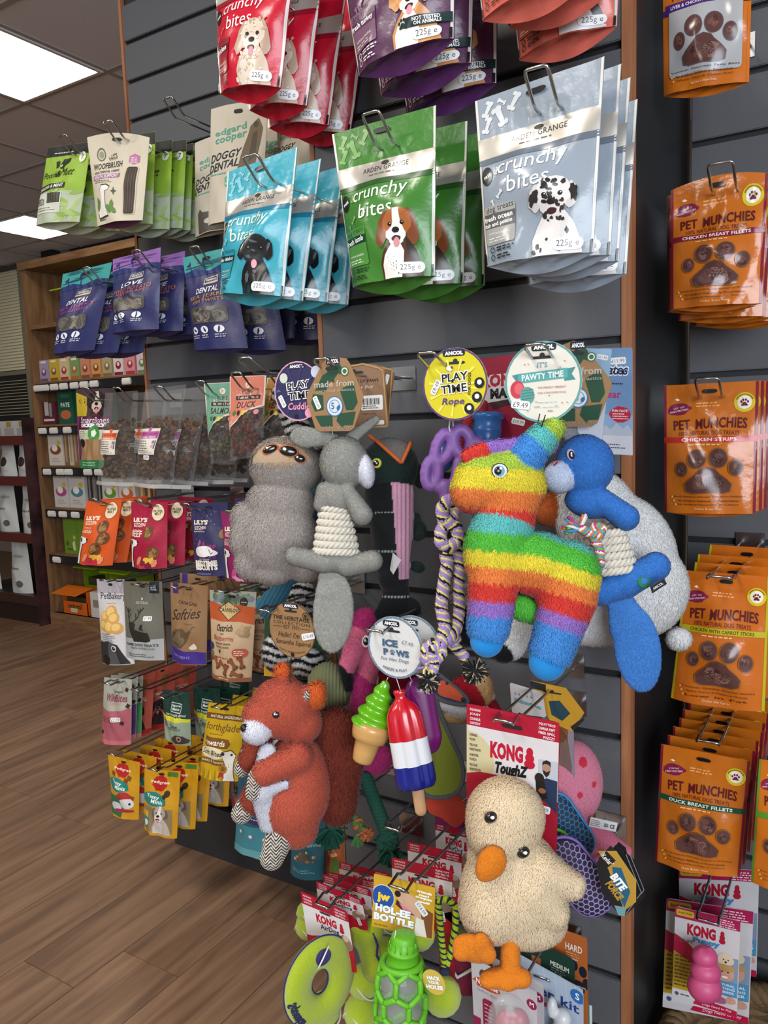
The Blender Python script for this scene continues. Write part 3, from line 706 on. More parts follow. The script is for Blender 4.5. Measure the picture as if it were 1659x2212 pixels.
def dog(A, u, v, w, h, st):
    m = lambda *p: [(u+x*w, v+y*h) for x, y in p]
    E = lambda x, y, a, b, c, j=.08, rot=0., n=18, sd=1: blob(A, u+x*w, v+y*h, a*w, b*h, c, n, j, sd, rot)
    body, ear, head, muz, chest = st['body'], st['ear'], st['head'], st['muz'], st['chest']
    A.poly(m((.12, 1), (.10, .78), (.18, .62), (.30, .46), (.40, .40), (.62, .40), (.72, .50), (.82, .62), (.90, .80), (.96, 1)), body)
    A.poly(m((.16, 1), (.15, .8), (.22, .66), (.36, .5), (.52, .5), (.60, .62), (.60, .8), (.56, 1)), chest)
    if st.get('back'): A.poly(m((.62, .42), (.72, .5), (.82, .62), (.90, .80), (.94, .95), (.78, .9), (.66, .65)), st['back'])
    el = .22 if not st.get('long') else .34
    E(.20, .20+el*.25, .12, el*.8, ear, .12, 16, sd=3); E(.74, .20+el*.25, .12, el*.8, ear, .12, -16, sd=4)
    E(.47, .22, .28, .22, head, .05, sd=2)
    if st.get('blaze'): A.poly(m((.42, .01), (.54, .01), (.56, .2), (.62, .34), (.34, .34), (.40, .2)), st['blaze'])
    E(.45, .37, .19, .12, muz, .08, sd=5); E(.45, .47, .13, .06, st.get('chin', muz), .1, sd=6)
    E(.45, .435, .09, .045, '#3a2023', .05, sd=7)
    if st.get('tongue', True): E(.46, .49, .06, .075, st.get('tcol', '#d58a96'), .05, sd=8)
    E(.45, .315, .075, .042, '#1c1a1b', .06, sd=9)
    for x in (.34, .59):
        E(x, .225, .04, .03, st.get('eye', '#1d1412'), 0, n=10); E(x+.012, .217, .012, .009, '#e8e4de', 0, n=6)
    if st.get('shine'):
        for x, y, a, b in ((.44, .12, .10, .02), (.28, .72, .05, .10), (.74, .70, .03, .09), (.5, .62, .06, .03), (.35, .37, .05, .025), (.2, .2, .03, .08), (.76, .2, .03, .07), (.45, .27, .04, .02)): E(x, y, a, b, st['shine'], .25, 15, sd=int(x*99))
    if st.get('spots'):
        rr = random.Random(4); A.group(True)
        for k in range(46):
            y = rr.uniform(.03, .99); hw = .18 if y < .42 else .16+.45*(y-.42)
            E(.48+rr.uniform(-hw, hw), y, rr.uniform(.018, .05), rr.uniform(.012, .032), st['spots'], .25, rr.uniform(0, 90), n=8, sd=k)
        E(.16, .25, .07, .1, st['spots'], .3, 20, sd=2); E(.8, .24, .06, .12, st['spots'], .3, -10, sd=3); A.group(False)
    if st.get('curl'):
        rr = random.Random(9); A.group(True)
        for k in range(60):
            y = rr.uniform(.0, .98); hw = .3 if y < .45 else .2+.35*(y-.4)
            E(.47+rr.uniform(-hw, hw), y, rr.uniform(.02, .05), rr.uniform(.012, .03), st['curl'][k % len(st['curl'])], .3, rr.uniform(0, 90), n=8, sd=k)
        A.group(False); E(.45, .37, .17, .09, muz, .1, sd=5); E(.45, .315, .075, .042, '#1c1a1b', .06); E(.45, .435, .09, .04, '#3a2023', .05); E(.46, .49, .06, .075, '#c97d93', .05)
        for x in (.34, .59): E(x, .225, .045, .03, '#2a1d18', 0, n=10)
DOGS = {
 'lab': dict(body='#1b1c1f', ear='#141518', head='#232427', muz='#2b2c30', chest='#1f2023', shine='#5d6066', chin='#1a1b1e', tcol='#e6a8b4'),
 'collie': dict(body='#4c2a1a', ear='#7a4020', head='#a4602f', muz='#ece7e2', chest='#efebe6', back='#2d1d18', blaze='#f0ece7', chin='#efe9e4', tcol='#c98c8f', long=True),
 'dalm': dict(body='#d8d5d4', ear='#c9c5c4', head='#dbd8d6', muz='#d2cecc', chest='#dedbd9', spots='#2c2728', tongue=False),
 'poodle': dict(body='#cfb9a4', ear='#b49a86', head='#d9c9b6', muz='#e3d6c6', chest='#dccdbd', curl=['#c2a78f', '#e6dacb', '#b59a84', '#d6c3b0'], long=True),
 'shiba': dict(body='#c98e58', ear='#c58549', head='#cf9257', muz='#eee6dc', chest='#ece7e1', blaze=None, chin='#ece7e1', tcol='#e59aa6'),
 'bw': dict(body='#dcdad8', ear='#2a2728', head='#332f30', muz='#e4e2e0', chest='#e6e4e2', back='#2b2829', blaze='#eceae8', chin='#e2dfdd'),
}
def sticker(A, u, v, w, t='225g e', rot=0., h=.068):
    A.rect(u-w/2, v-h/2, u+w/2, v+h/2, '#f4f5f5', r=.2, rot=rot); A.text(t, u, v, w=w*.72, col='#4a4d52', b=0, rot=rot)
def price(A, u, v, w, t, rot=0.):
    h = w*.42*A.S.W/A.S.H; p = [(-.5, -.3), (-.44, -.5), (.44, -.5), (.5, -.3), (.5, .3), (.44, .5), (-.44, .5), (-.5, .3)]
    p = A.rotp([(u+x*w, v+y*h) for x, y in p], rot, (u, v)); A.poly(p, '#e6e7e7', rough=.6); A.text('£'+t, u, v, w=w*.8, col='#55585c', b=0, rot=rot, rough=.6)
def crunchy(base, dark, bonec, dk, flav, tint, strip, seal='#c9c4ba', txt='#f6f4ef', free=False, tested=False):
    def f(A):
        A.rect(0, .275, 1, .40, dark)
        A.rect(0, .24, 1, .365, seal, rough=.27, metal=.55)
        for u, v, L, r in ((.10, .075, .12, 115), (.22, .055, .07, 35), (.32, .075, .13, 120), (.20, .135, .16, 65), (.09, .165, .12, 110)): bone(A, u, v, L, r, bonec)
        A.text('ARDEN GRANGE', .52, .292, w=.46, h=.032, col='#23211f', b=0, track=.02)
        A.ell(.52, .262, .04, '#3b3834', rv=.013); A.lines(.36, .325, .34, 1, '#6b665e', .02, .008, 3)
        A.text('crunchy', .47, .452, w=.58, h=.115, col=txt, b=0, shear=.06); A.text('bites', .46, .556, w=.36, h=.092, col=txt, b=0, shear=.06)
        A.ell(.075, .47, .052, '#121f1d', rv=.055); A.text('FREE', .08, .47, w=.07, col='#ffffff', rot=-25)
        bone(A, .17, .455, .06, 110, bonec); bone(A, .2, .60, .07, 130, bonec); bone(A, .13, .645, .06, 70, bonec)
        A.rect(.03, .655, .34, .885, tint, r=.08); A.text('dog treats', .19, .678, w=.27, col='#2b2f2c', b=0, rot=-4)
        hh = .05 if len(flav) == 1 else .085
        A.rect(.03, .702, .34, .702+hh, strip)
        for i, s in enumerate(flav): A.text(s, .17, .727+i*.04, w=.24 if len(s) < 9 else .28, col='#ffffff', rot=-4)
        A.text('HYPOALLERGENIC', .18, .82, w=.22, col='#eef0ec', b=0); A.lines(.06, .845, .24, 2, '#dfe3dd', .016, .006)
        for i in range(2): A.ring(.09, .915+i*.045, .025, .3, '#26302b' if not tested else '#e6dfe6'); A.lines(.14, .902+i*.045, .2, 2, '#26302b' if not tested else '#e6dfe6', .016, .008, i)
        dog(A, .44, .575, .50, .425, DOGS[dk])
        if tested: A.rect(.62, .83, 1, .895, '#0f2a2a'); A.text('NOT TESTED', .80, .85, w=.22, col='#ffffff'); A.text('ON ANIMALS', .81, .875, w=.22, col='#ffffff'); paw(A, .60, .862, .055, '#0f2a2a')
        A.rect(0, .93, .02, 1, '#121214'); A.rect(.98, .93, 1, 1, '#121214')
        sticker(A, .80, .945, .25)
    return f
AG = dict(th=.028, gus=.034, rough=.25, wr=.0020, edge='#d9d6d0', v0=.17)
G_ = 'hanging foil treat pouches'
pouch('treat_pouch', 'red foil treat pouch with a curly cream poodle photo', [(463, -95), (646, -168), (607, 190), (476, 203)], .95, '#c01630', crunchy('#c01630', '#8f1226', '#dc5a68', 'poodle', ['chicken'], '#a31a2b', '#5c1219'), n=4, offs=[(0, .066, -.004), (0, .118, -.018), (.0, .185, -.012)], seed=11, group='red pouches with a poodle photo', **AG)
pouch('treat_pouch', 'purple foil treat pouch with a tan smiling dog photo', [(722, -168), (984, -262), (981, 84), (776, 165)], .93, '#563050', crunchy('#563050', '#472744', '#8a6484', 'shiba', ['fresh turkey'], '#7d5a72', '#5a3550', tested=True), gcol='#5b2d63', n=3, offs=[(0, .062, -.006), (0, .128, -.012)], seed=12, group='purple pouches with a tan dog photo', **AG)
pouch('treat_pouch', 'coral foil treat pouch with a black and white dog photo', [(1006, -292), (1288, -400), (1272, -42), (1043, 46)], .93, '#d96a5b', crunchy('#d96a5b', '#c05a4c', '#e9958a', 'bw', ['salmon'], '#b8584a', '#7d3a30'), n=3, offs=[(.008, .062, .012), (.0, .12, -.004)], seed=13, group='coral pouches with a black and white dog photo', **AG)
pouch('treat_pouch', 'teal foil treat pouch with a black labrador photo', [(492, 372), (643, 317), (613, 640), (476, 636)], .95, '#3fa3b5', crunchy('#3fa3b5', '#1f6f8c', '#83c6d0', 'lab', ['with chicken'], '#2f93a5', '#10333b', '#c4beb3', '#ece6d2'), n=4, offs=[(0, .056, 0), (0, .115, .004), (0, .172, .004)], seed=14, group='teal pouches with a black labrador photo', **AG)
pouch('treat_pouch', 'green foil treat pouch with a brown and white collie photo', [(717, 290), (942, 227), (940, 596), (764, 622)], .95, '#3d7a2c', crunchy('#3d7a2c', '#2a5426', '#7fab66', 'collie', ['fresh lamb'], '#4f8f3f', '#17402f'), n=3, offs=[(.012, .072, .0), (.012, .128, .0)], seed=15, group='green pouches with a collie photo', **AG)
pouch('treat_pouch', 'silver foil treat pouch with a spotted dalmatian photo', [(1026, 219), (1306, 121), (1282, 545), (1052, 576)], .90, '#919ca8', crunchy('#919ca8', '#626c78', '#d2d6d8', 'dalm', ['fresh ocean', 'fish and potato'], '#a3a49f', '#5c5c5a', free=True), n=4, offs=[(.010, .030, .000), (.010, .072, .0), (.006, .12, -.008)], seed=16, group='silver pouches with a dalmatian photo', **dict(AG, rough=.22, wr=.0022, th=.018, jit=.2))
for c in ((512, -95, .93), (822, -165, .91), (1120, -285, .91), (540, 336, .93), (800, 243, .93), (1157, 146, .88)): hook(c[0], c[1], c[2], DM, label={512: 'chrome wire hook holding the red foil pouches', 822: 'chrome wire hook holding the purple foil pouches', 1120: 'chrome wire hook holding the coral foil pouches', 540: 'chrome wire hook holding the teal foil pouches', 800: 'chrome wire hook holding the green foil pouches', 1157: 'chrome wire hook holding the silver foil pouches'}[c[0]])

# ---- dental sticks: lime pouches, cream brush pouch
def mutt(A):
    A.rect(0, 0, 1, .13, '#1b1d1b'); A.lines(.2, .085, .6, 1, '#d8ddd0', .02, .012)
    A.rect(0, .60, 1, 1, '#b7c1ab'); rr = random.Random(2)
    for k in range(14): leaf(A, rr.uniform(.45, .95), rr.uniform(.55, .97), rr.uniform(.2, .34), .07, rr.uniform(-90, 20), '#93b457' if k % 2 else '#a8c27a')
    A.poly([(.28, .2), (.36, .19), (.38, .27), (.33, .29)], '#171b14'); A.poly([(.40, .24), (.46, .18), (.62, .17), (.60, .22), (.52, .26), (.50, .30), (.43, .3)], '#171b14'); A.ell(.44, .26, .02, '#d4e6a0')
    A.text('Pooch', .24, .375, w=.34, h=.08, col='#171b14', b=0, shear=.25); A.text('&', .45, .37, w=.1, h=.09, col='#171b14'); A.text('Mutt', .64, .35, w=.28, h=.1, col='#171b14', b=0, shear=.25)
    A.poly([(.02, .52), (.68, .49), (.68, .56), (.02, .6)], '#1b1d1b'); A.text('SPIRULINA & MINT', .35, .543, w=.6, col='#e7eadc', rot=-5)
    A.rect(.04, .62, .66, .87, '#d6dacd'); A.rect(.34, .62, .64, .745, '#3f3f33')
    for k in range(5): A.rect(.355+k*.057, .625, .39+k*.057, .74, '#5a584a')
    A.text('DENTAL', .18, .70, w=.22, col='#2c2e28'); A.text('STICKS', .18, .745, w=.22, col='#2c2e28'); A.lines(.08, .80, .5, 2, '#6a6e63', .03, .01)
    A.ell(.87, .175, .075, '#e8eddb'); A.text('7', .87, .175, h=.055, col='#1b1d1b', shear=.2)
def woof(A):
    A.ring(.22, .20, .075, .25, '#6f6a5e'); A.ell(.22, .2, .04, '#8d9a7c'); A.text("LILY'S", .42, .215, w=.16, col='#3b352f', rot=-8); A.text('KITCHEN', .43, .245, w=.15, col='#3b352f', rot=-8, b=0)
    A.text('WOOFBRUSH', .34, .325, w=.52, h=.075, col='#3b352f', rot=-5, b=1); A.text('ADULT DENTAL CHEWS', .34, .40, w=.46, col='#3b352f', rot=-4)
    A.rect(.08, .435, .60, .485, '#9a6a93', rot=-3); A.text('HEALTH SUPPORT', .34, .46, w=.46, col='#f1e6ea', rot=-3); A.lines(.14, .505, .4, 2, '#6f6a5e', .02, .008)
    A.poly([(.70, .22), (.79, .19), (.88, .22), (.88, .29), (.79, .32), (.70, .29)], '#b8789f'); A.lines(.73, .235, .13, 4, '#eddbe4', .018, .008)
    A.rect(.69, .345, .90, .93, '#cbbfa8', r=.2); A.rect(.71, .35, .88, .92, '#3a3029', r=.2)
    for k in range(4): A.rect(.725+k*.04, .37, .74+k*.04, .90, '#574a3f')
    p = [(.30, .57), (.40, .565), (.46, .59), (.43, .62), (.37, .63), (.36, .72), (.37, .82), (.42, .91), (.15, .92), (.13, .86), (.20, .80), (.27, .74), (.27, .63)]
    c = np.mean(p, 0); A.poly([tuple(c+(np.array(q)-c)*1.09) for q in p], '#35322c'); A.poly(p, '#f2efe6')
    for x, y, r in ((.44, .84, 60), (.5, .8, 100), (.53, .86, 30), (.16, .8, 120), (.19, .76, 80)): leaf(A, x, y, .14, .07, r, '#5f8a3e')
    A.poly([(.545, .59), (.56, .63), (.60, .64), (.56, .655), (.545, .69), (.53, .655), (.49, .64), (.53, .63)], '#4e5b44'); A.lines(.14, .945, .28, 1, '#4a443c', .02, .012)
PM = dict(th=.022, jit=.4, gus=.030, rough=.5, group='lime dental stick pouches')
pouch('treat_pouch', 'lime and black dental stick pouch hanging from the outer hook', [(104, 319), (197, 306), (172, 480), (78, 488)], 1.30, '#94b83a', mutt, gcol='#b7c1ab', n=3, offs=[(.0, .06, .0), (0, .12, .0)], seed=21, **PM)
pouch('treat_pouch', 'lime and black dental stick pouch behind the cream brush pouch', [(243, 300), (336, 284), (330, 484), (246, 492)], 1.335, '#94b83a', mutt, gcol='#b7c1ab', n=5, offs=[(0, .05, -.004), (.012, .085, .004), (0, .12, .006), (.01, .16, .004)], seed=22, **PM)
pouch('treat_pouch', 'cream brush-stick pouch with a white dog drawing and brown stick', [(188, 297), (323, 297), (308, 476), (211, 490)], 1.27, '#d3cab4', woof, gcol='#57273f', th=.022, gus=.02, rough=.6, arch=.010, seed=23, v0=.2)
hook(135, 293, 1.285, DL, label='chrome wire hook holding the outer lime pouches'); hook(232, 262, 1.255, DL, label='chrome wire hook holding the cream brush pouch')
hook(362, 211, 1.33, DL, label='empty chrome wire hook above the cream dental pouches')
def edgar(v):
    def f(A):
        A.text('edgard', .38, .20, w=.56, h=.07, col='#4fa088', b=1, rot=-8); A.text('cooper', .40, .275, w=.56, h=.07, col='#4fa088', b=1, rot=-8)
        A.text('DOGGY', .36, .42, w=.58, h=.075, col='#232a2f', b=1, rot=-6, shear=.2); A.text('DENTAL', .36, .51, w=.6, h=.075, col='#232a2f', b=1, rot=-6, shear=.2); A.lines(.1, .575, .5, 1, '#6ab09a', .02, .014)
        if v == 0:
            A.poly([(.72, .18), (.86, .12), (.94, .2), (.90, .45), (.88, .75), (.74, .8), (.64, .62), (.68, .35)], '#6f6049'); A.poly([(.78, .24), (.86, .22), (.88, .45), (.80, .5)], '#50442f'); A.ell(.82, .17, .04, '#4a3f2c')
            A.rect(.45, .62, .82, .70, '#5fae95', r=.05); A.text('COOL MINT', .63, .645, w=.28, col='#eef5ee'); A.text('& STRAWBERRY', .63, .675, w=.32, col='#eef5ee')
        elif v == 1:
            A.poly([(.55, .34), (.74, .26), (.92, .4), (.95, .66), (.8, .74), (.55, .7), (.5, .5)], '#b9782c'); A.poly([(.62, .42), (.78, .36), (.76, .66), (.6, .66)], '#d99a3d'); A.ell(.72, .50, .05, '#2a221c'); A.poly([(.5, .74), (.75, .66), (.98, .62), (.98, .84), (.6, .84)], '#214a48')
            A.poly([(.16, .78), (.24, .74), (.32, .78), (.98, .8), (.98, .99), (.18, .99)], '#5d5850'); A.ell(.55, .88, .2, '#cfcabb', rv=.035)
        else: A.ell(.85, .9, .2, '#cfa63a', rv=.12); A.ell(.95, .72, .08, '#4fa088')
    return f
ED = dict(th=.026, gus=.0, rough=.6, arch=.006)
pouch('treat_pouch', 'cream dental chew pouch with a tan dog-shaped chew picture', [(421, 309), (527, 284), (522, 492), (422, 515)], 1.40, '#cfc7b5', edgar(1), seed=24, **ED)
pouch('treat_pouch', 'cream dental chew pouch with brown stick picture and mint badge', [(456, 236), (579, 222), (565, 478), (450, 488)], 1.30, '#cfc7b5', edgar(0), seed=25, n=2, offs=[(.03, .10, -.006)], **ED)
pouch('treat_pouch', 'cream dental chew pouch half hidden under the red foil pouches', [(597, 252), (674, 240), (672, 420), (604, 430)], 1.36, '#cfc7b5', edgar(2), seed=26, **ED)
# ---- navy fish treats
def fish(top_c, top_d, l1, l2, c2, seed):
    def f(A):
        A.rect(0, 0, 1, .20, top_c); rr = random.Random(seed)
        for k in range(7):
            y = rr.uniform(.01, .17); x = rr.uniform(0, .6); A.poly([(x, y), (x+.2, y-.012), (x+.42, y+.006), (x+.25, y+.016), (x+.1, y+.012)], top_d)
        A.poly([(0, .17), (.25, .15), (.5, .19), (.75, .15), (1, .18), (1, .22), (0, .22)], '#24336a')
        A.rect(.03, .12, .5, .13, '#1d2a5c', rot=-4); A.rect(.14, .12, .16, .19, '#1d2a5c'); A.rect(.42, .10, .44, .18, '#1d2a5c')
        A.poly([(.40, .055), (.47, .045), (.54, .07), (.52, .09), (.47, .075), (.43, .09), (.41, .12), (.39, .12)], '#1d2a5c'); A.poly([(.08, .10), (.13, .085), (.15, .06), (.16, .09), (.14, .12), (.12, .11), (.09, .125)], '#1d2a5c')
        A.poly([(.42, .265), (.68, .245), (.68, .315), (.40, .335)], '#c9bfae'); A.poly([(.43, .27), (.67, .252), (.67, .296), (.42, .314)], '#22305f'); A.text('FISH4DOGS', .55, .283, w=.2, col='#e9e2d2', rot=-4); A.rect(.41, .32, .67, .327, '#b08b4f', rot=-4)
        A.text(l1, .48, .385, w=.44, h=.058, col='#e9e9ee', b=1, rot=-3, shear=.15)
        for i, s in enumerate(l2): A.text(s, .5, .455+i*.05, w=(.78 if i == 0 else .6), h=.052 if i == 0 else .036, col=c2, b=0, rot=-3)
        A.rect(.13, .565, .82, .735, '#4d4b47', r=.08); chunks(A, .14, .57, .81, .73, ['#77716a', '#2f2e2d', '#8f877b', '#5c5852', '#3e3b39'], 26, .09, seed)
        for k, x in enumerate((.20, .42, .68)): A.ell(x, .80, .075, '#e6e7ec', rv=.038); blob(A, x, .80, .045, .012, '#22305f', 8, .3, k, 20+40*k); A.lines(x-.08, .85, .17, 2, '#c5c8d6', .022, .010, k)
    return f
F4 = dict(th=.028, jit=.5, gus=.02, rough=.42, wr=.0018, v0=.2)
TE = ('#3d9b97', '#215e68'); PU = ('#8d63a8', '#5d3c83')
pouch('treat_pouch', 'navy fish treat pouch with teal top and pink lettering', [(136, 592), (243, 566), (204, 756), (116, 767)], 1.30, '#2b2f60', fish(*TE, 'DENTAL', ['SEA JERKY', 'FISH SQUARES'], '#b04a8c', 31), n=3, offs=[(.03, .045, -.006), (.06, .10, -.004)], seed=31, group='navy fish squares pouches', **F4)
pouch('treat_pouch', 'navy fish treat pouch with purple top and orange lettering', [(244, 560), (348, 534), (343, 711), (244, 722)], 1.30, '#2b2f60', fish(*PU, 'LOVE', ['SWEET POTATO', 'FISH WRAPS'], '#c46a4a', 32), n=3, offs=[(.015, .06, .0), (.02, .12, -.004)], seed=32, group='navy sweet potato pouches', **F4)
pouch('treat_pouch', 'navy fish treat pouch with teal top and yellow lettering', [(395, 557), (497, 532), (536, 752), (421, 758)], 1.26, '#2b2f60', fish(*TE, 'DENTAL', ['SEA JERKY', 'FISH TWISTS'], '#c58f38', 33), seed=33, n=2, offs=[(.03, .09, .0)], group='navy fish twists pouches', **F4)
pouch('treat_pouch', 'navy fish treat pouch tucked behind the teal foil pouches', [(512, 540), (640, 515), (636, 730), (528, 740)], 1.43, '#282b57', fish(*TE, 'DENTAL', ['SEA JERKY', 'FISH SKIN'], '#b04a8c', 34), seed=34, n=2, offs=[(.05, .07, -.002)], group='navy fish skin pouches', **F4)
hook(185, 578, 1.28, DL, label='chrome wire hook holding the navy fish squares'); hook(292, 541, 1.28, DL, label='chrome wire hook holding the navy sweet potato pouches'); hook(418, 533, 1.25, DL, label='chrome wire hook holding the navy fish twists')
# ---- clear bags of kibble, chicken sticks, pure training treats
FILM = mat('#b9b9b7', .14, alpha=.075, coat=.4, bump=.5, bscale=45)
def kibble(t, S, n, r, cols, v0, v1, seed):
    rr = np.random.default_rng(seed); V = []; Fc = []; C = []; k = 0
    u = rr.uniform(.1, .9, n); v = rr.uniform(v0, v1, n); dpt = rr.uniform(.15, .75, n)
    base = S.pt(u, v, np.zeros(n))-S.n*((1-dpt)*S.bulge(u, v)*.85+r*.5)[:, None]
    tmpl, tf = ball((0, 0, 0), 1., 7, 4); tmpl = np.array(tmpl)
    for i in range(n):
        Q, _ = np.linalg.qr(rr.normal(size=(3, 3))); s = r*rr.uniform(.7, 1.2, 3)*[1, 1, .55]
        V.append(base[i]+(np.clip(tmpl, -.75, .75)*s)@Q); Fc += [tuple(a+k for a in f) for f in tf]; k += len(tmpl)
        C.append(np.tile(np.array(lin(cols[rr.integers(len(cols))]))*rr.uniform(.8, 1.15), (len(tmpl), 1)))
    o = mesh_obj('kibble', np.concatenate(V), Fc, KIB, t, col=np.concatenate(C), smooth=False); o['kind'] = 'stuff'
KIB = attr_mat('baked_kibble', .75, 0, .8, 500)
def clear_bag(desc, pts, D, hd, seed, n=1, offs=None, lab=None, group=None):
    q = quad(pts, D); S = Pouch(q, .021, seed, .002, v0=.16)
    t = thing('treat_bag', desc+(', first on its hook' if n > 1 else ''), 'dog treats', (q[0]+q[1])/2, group)
    V, Fc, mi = S.mesh(0.); mesh_obj('clear_film', V, Fc, FILM, t)
    kibble(t, S, 190, .0085, ['#4a3526', '#5e4430', '#3a2a20', '#6b4d36'], .30, .90, seed)
    A = Art(S, rough=.5, base=.001)
    A.rect(.02, .955, .98, .995, '#a9a7a3', rough=.2)
    if hd:
        A.rect(.12, .40, .62, .66, '#d9d3c6'); A.rect(.13, .43, .61, .50, hd); A.text('PURE CHICKEN BITES', .37, .455, w=.4, col='#53261c'); A.text('TRAINING TREATS', .37, .487, w=.34, col='#f3e6dc'); A.ell(.37, .41, .04, hd)
        A.lines(.15, .52, .3, 5, '#5c5650', .024, .010); A.ell(.53, .535, .03, '#6d6aa0'); A.ell(.53, .575, .03, '#d78aa4'); A.rect(.57, .52, .60, .60, '#5a5a5a'); A.lines(.15, .62, .44, 2, '#8f887e', .018, .007)
    if lab: price(A, .42, .69, .2, lab)
    A.build(t)
    for i in range(1, n): dup(t, offs[i-1], .02*(i % 2), 0, .02*((i % 3)-1), label='%s, %s on its hook' % (desc, ORD[i]))
    return t
clear_bag('clear bag of brown kibble with an orange-headed label', [(227, 849), (298, 844), (292, 1051), (209, 1046)], 1.30, '#d2572a', 41, 2, [(.02, .07, 0)])
clear_bag('clear bag of brown kibble with a magenta-headed label', [(313, 842), (402, 830), (371, 1057), (288, 1049)], 1.28, '#b04a97', 42, 5, [(.03, .035, -.004), (.045, .08, .0), (.07, .13, .0), (.075, .18, .0)], '1.99', 'clear bags with a magenta label')
hook(182, 838, 1.30, DL, label='chrome wire hook holding the chicken stick pack'); hook(250, 838, 1.28, DL, label='chrome wire hook holding the orange label bag'); hook(340, 835, 1.26, DL, label='chrome wire hook holding the magenta label bags')
def smart(A):
    A.rect(0, 0, 1, .34, '#43313a'); A.poly([(0, .04), (.3, .1), (.32, .34), (0, .34)], '#b39a2c')
    dog(A, .25, .03, .7, .5, dict(body='#2a2220', ear='#1e1a1b', head='#2b2524', muz='#cbb7a5', chest='#4a342a', blaze='#cfc3b8'))
    A.rect(0, .34, 1, .52, '#4d1c39'); A.text('SmartBones', .55, .39, w=.8, col='#e8dce2', b=0); A.text('CHICKEN STICKS', .55, .455, w=.75, col='#f2ecef', b=2)
    A.rect(.1, .51, 1, .63, '#c8c9b4'); A.ell(.6, .56, .17, '#3f8a3d'); A.poly([(.52, .53), (.6, .5), (.68, .55), (.62, .60), (.54, .59)], '#e2e8d6'); A.lines(.14, .53, .25, 4, '#5f6a4c', .026, .010)
    A.rect(.12, .63, 1, .89, '#8a6b4b')
    for k in range(4): A.rect(.22+k*.2, .63, .36+k*.2, .89, '#9c7a56', r=.1)
    A.ell(.22, .68, .09, '#1b1a1a'); A.rect(0, .89, 1, 1, '#2f7040'); A.lines(.2, .92, .6, 2, '#a5cbaa', .03, .010); A.rect(0, .34, .1, .89, '#6d2a5c')
pouch('treat_pouch', 'maroon chicken stick pack with a black and tan dog photo', [(164, 841), (245, 838), (238, 1012), (174, 1011)], 1.33, '#5a4a30', smart, th=.014, gus=0, seed=43, wr=.0022, rough=.28)
def pure(desc, pts, D, c, name, seed, cols, tip):
    q = quad(pts, D); S = Pouch(q, .022, seed, .002, v0=.2); t = thing('treat_bag', desc, 'dog treats', (q[0]+q[1])/2, 'clear training treat bags with a pennant card')
    V, Fc, mi = S.mesh(0.); mesh_obj('clear_film', V, Fc, FILM, t)
    kibble(t, S, 120, .0065, cols, .45, .93, seed)
    A = Art(S, rough=.55, base=.0011)
    cur = [(1-(k/10)**.55*1.0, tip*(.52+.48*(k/10)**1.0)) for k in range(11)]
    A.poly([(0.0, 0.0), (1, 0), (1, tip*.52)]+cur[1:-1]+[(0.0, tip)], '#d8cdb8'); A.poly([(.03, .01), (.96, .01), (.955, tip*.5)]+[(x*.95+.02, y-.022) for x, y in cur[1:-1]]+[(.03, tip*.94)], c)
    A.ell(.52, .105, .075, '#e9ddcb'); A.text('Jr', .52, .105, w=.07, col='#b0563f'); A.text('PURE', .52, .19, w=.3, col='#3a2b25', b=0); A.rect(.2, .235, .88, .285, '#3a1f1c'); A.text('TRAINING TREATS', .54, .26, w=.58, col='#f0e4d6')
    A.text(name, .54, .345, w=.52 if len(name) < 6 else .7, h=.075, col='#3a2522', b=1)
    for k, cc in enumerate(('#3a7a35', '#4a2320', '#d6c04a', '#4f3a25', '#d98a90')): A.ell(.22+k*.155, .44, .058, cc)
    A.build(t); return t
pure('clear training treat bag with a sage green pennant card', [(441, 828), (521, 824), (508, 1004), (456, 1000)], 1.28, '#6fa38c', 'SALMON', 44, ['#4f4636', '#5f5541', '#3f382c'], .72)
pure('clear training treat bag with a coral pennant card', [(497, 813), (576, 810), (566, 985), (497, 996)], 1.18, '#cf7a66', 'DUCK', 45, ['#5a2f22', '#6d3a2a', '#47241b'], .72)
pure('clear training treat bag with a tan pennant card', [(578, 816), (650, 812), (640, 985), (556, 990)], 1.22, '#b0803f', 'VENISON', 46, ['#3f3427', '#4c4030', '#2f271e'], .68)
hook(430, 823, 1.27, DL, label='chrome wire hook holding the sage pennant bag'); hook(508, 805, 1.16, DL, label='chrome wire hook holding the coral pennant bag'); hook(594, 809, 1.2, DL, label='chrome wire hook holding the tan pennant bag')
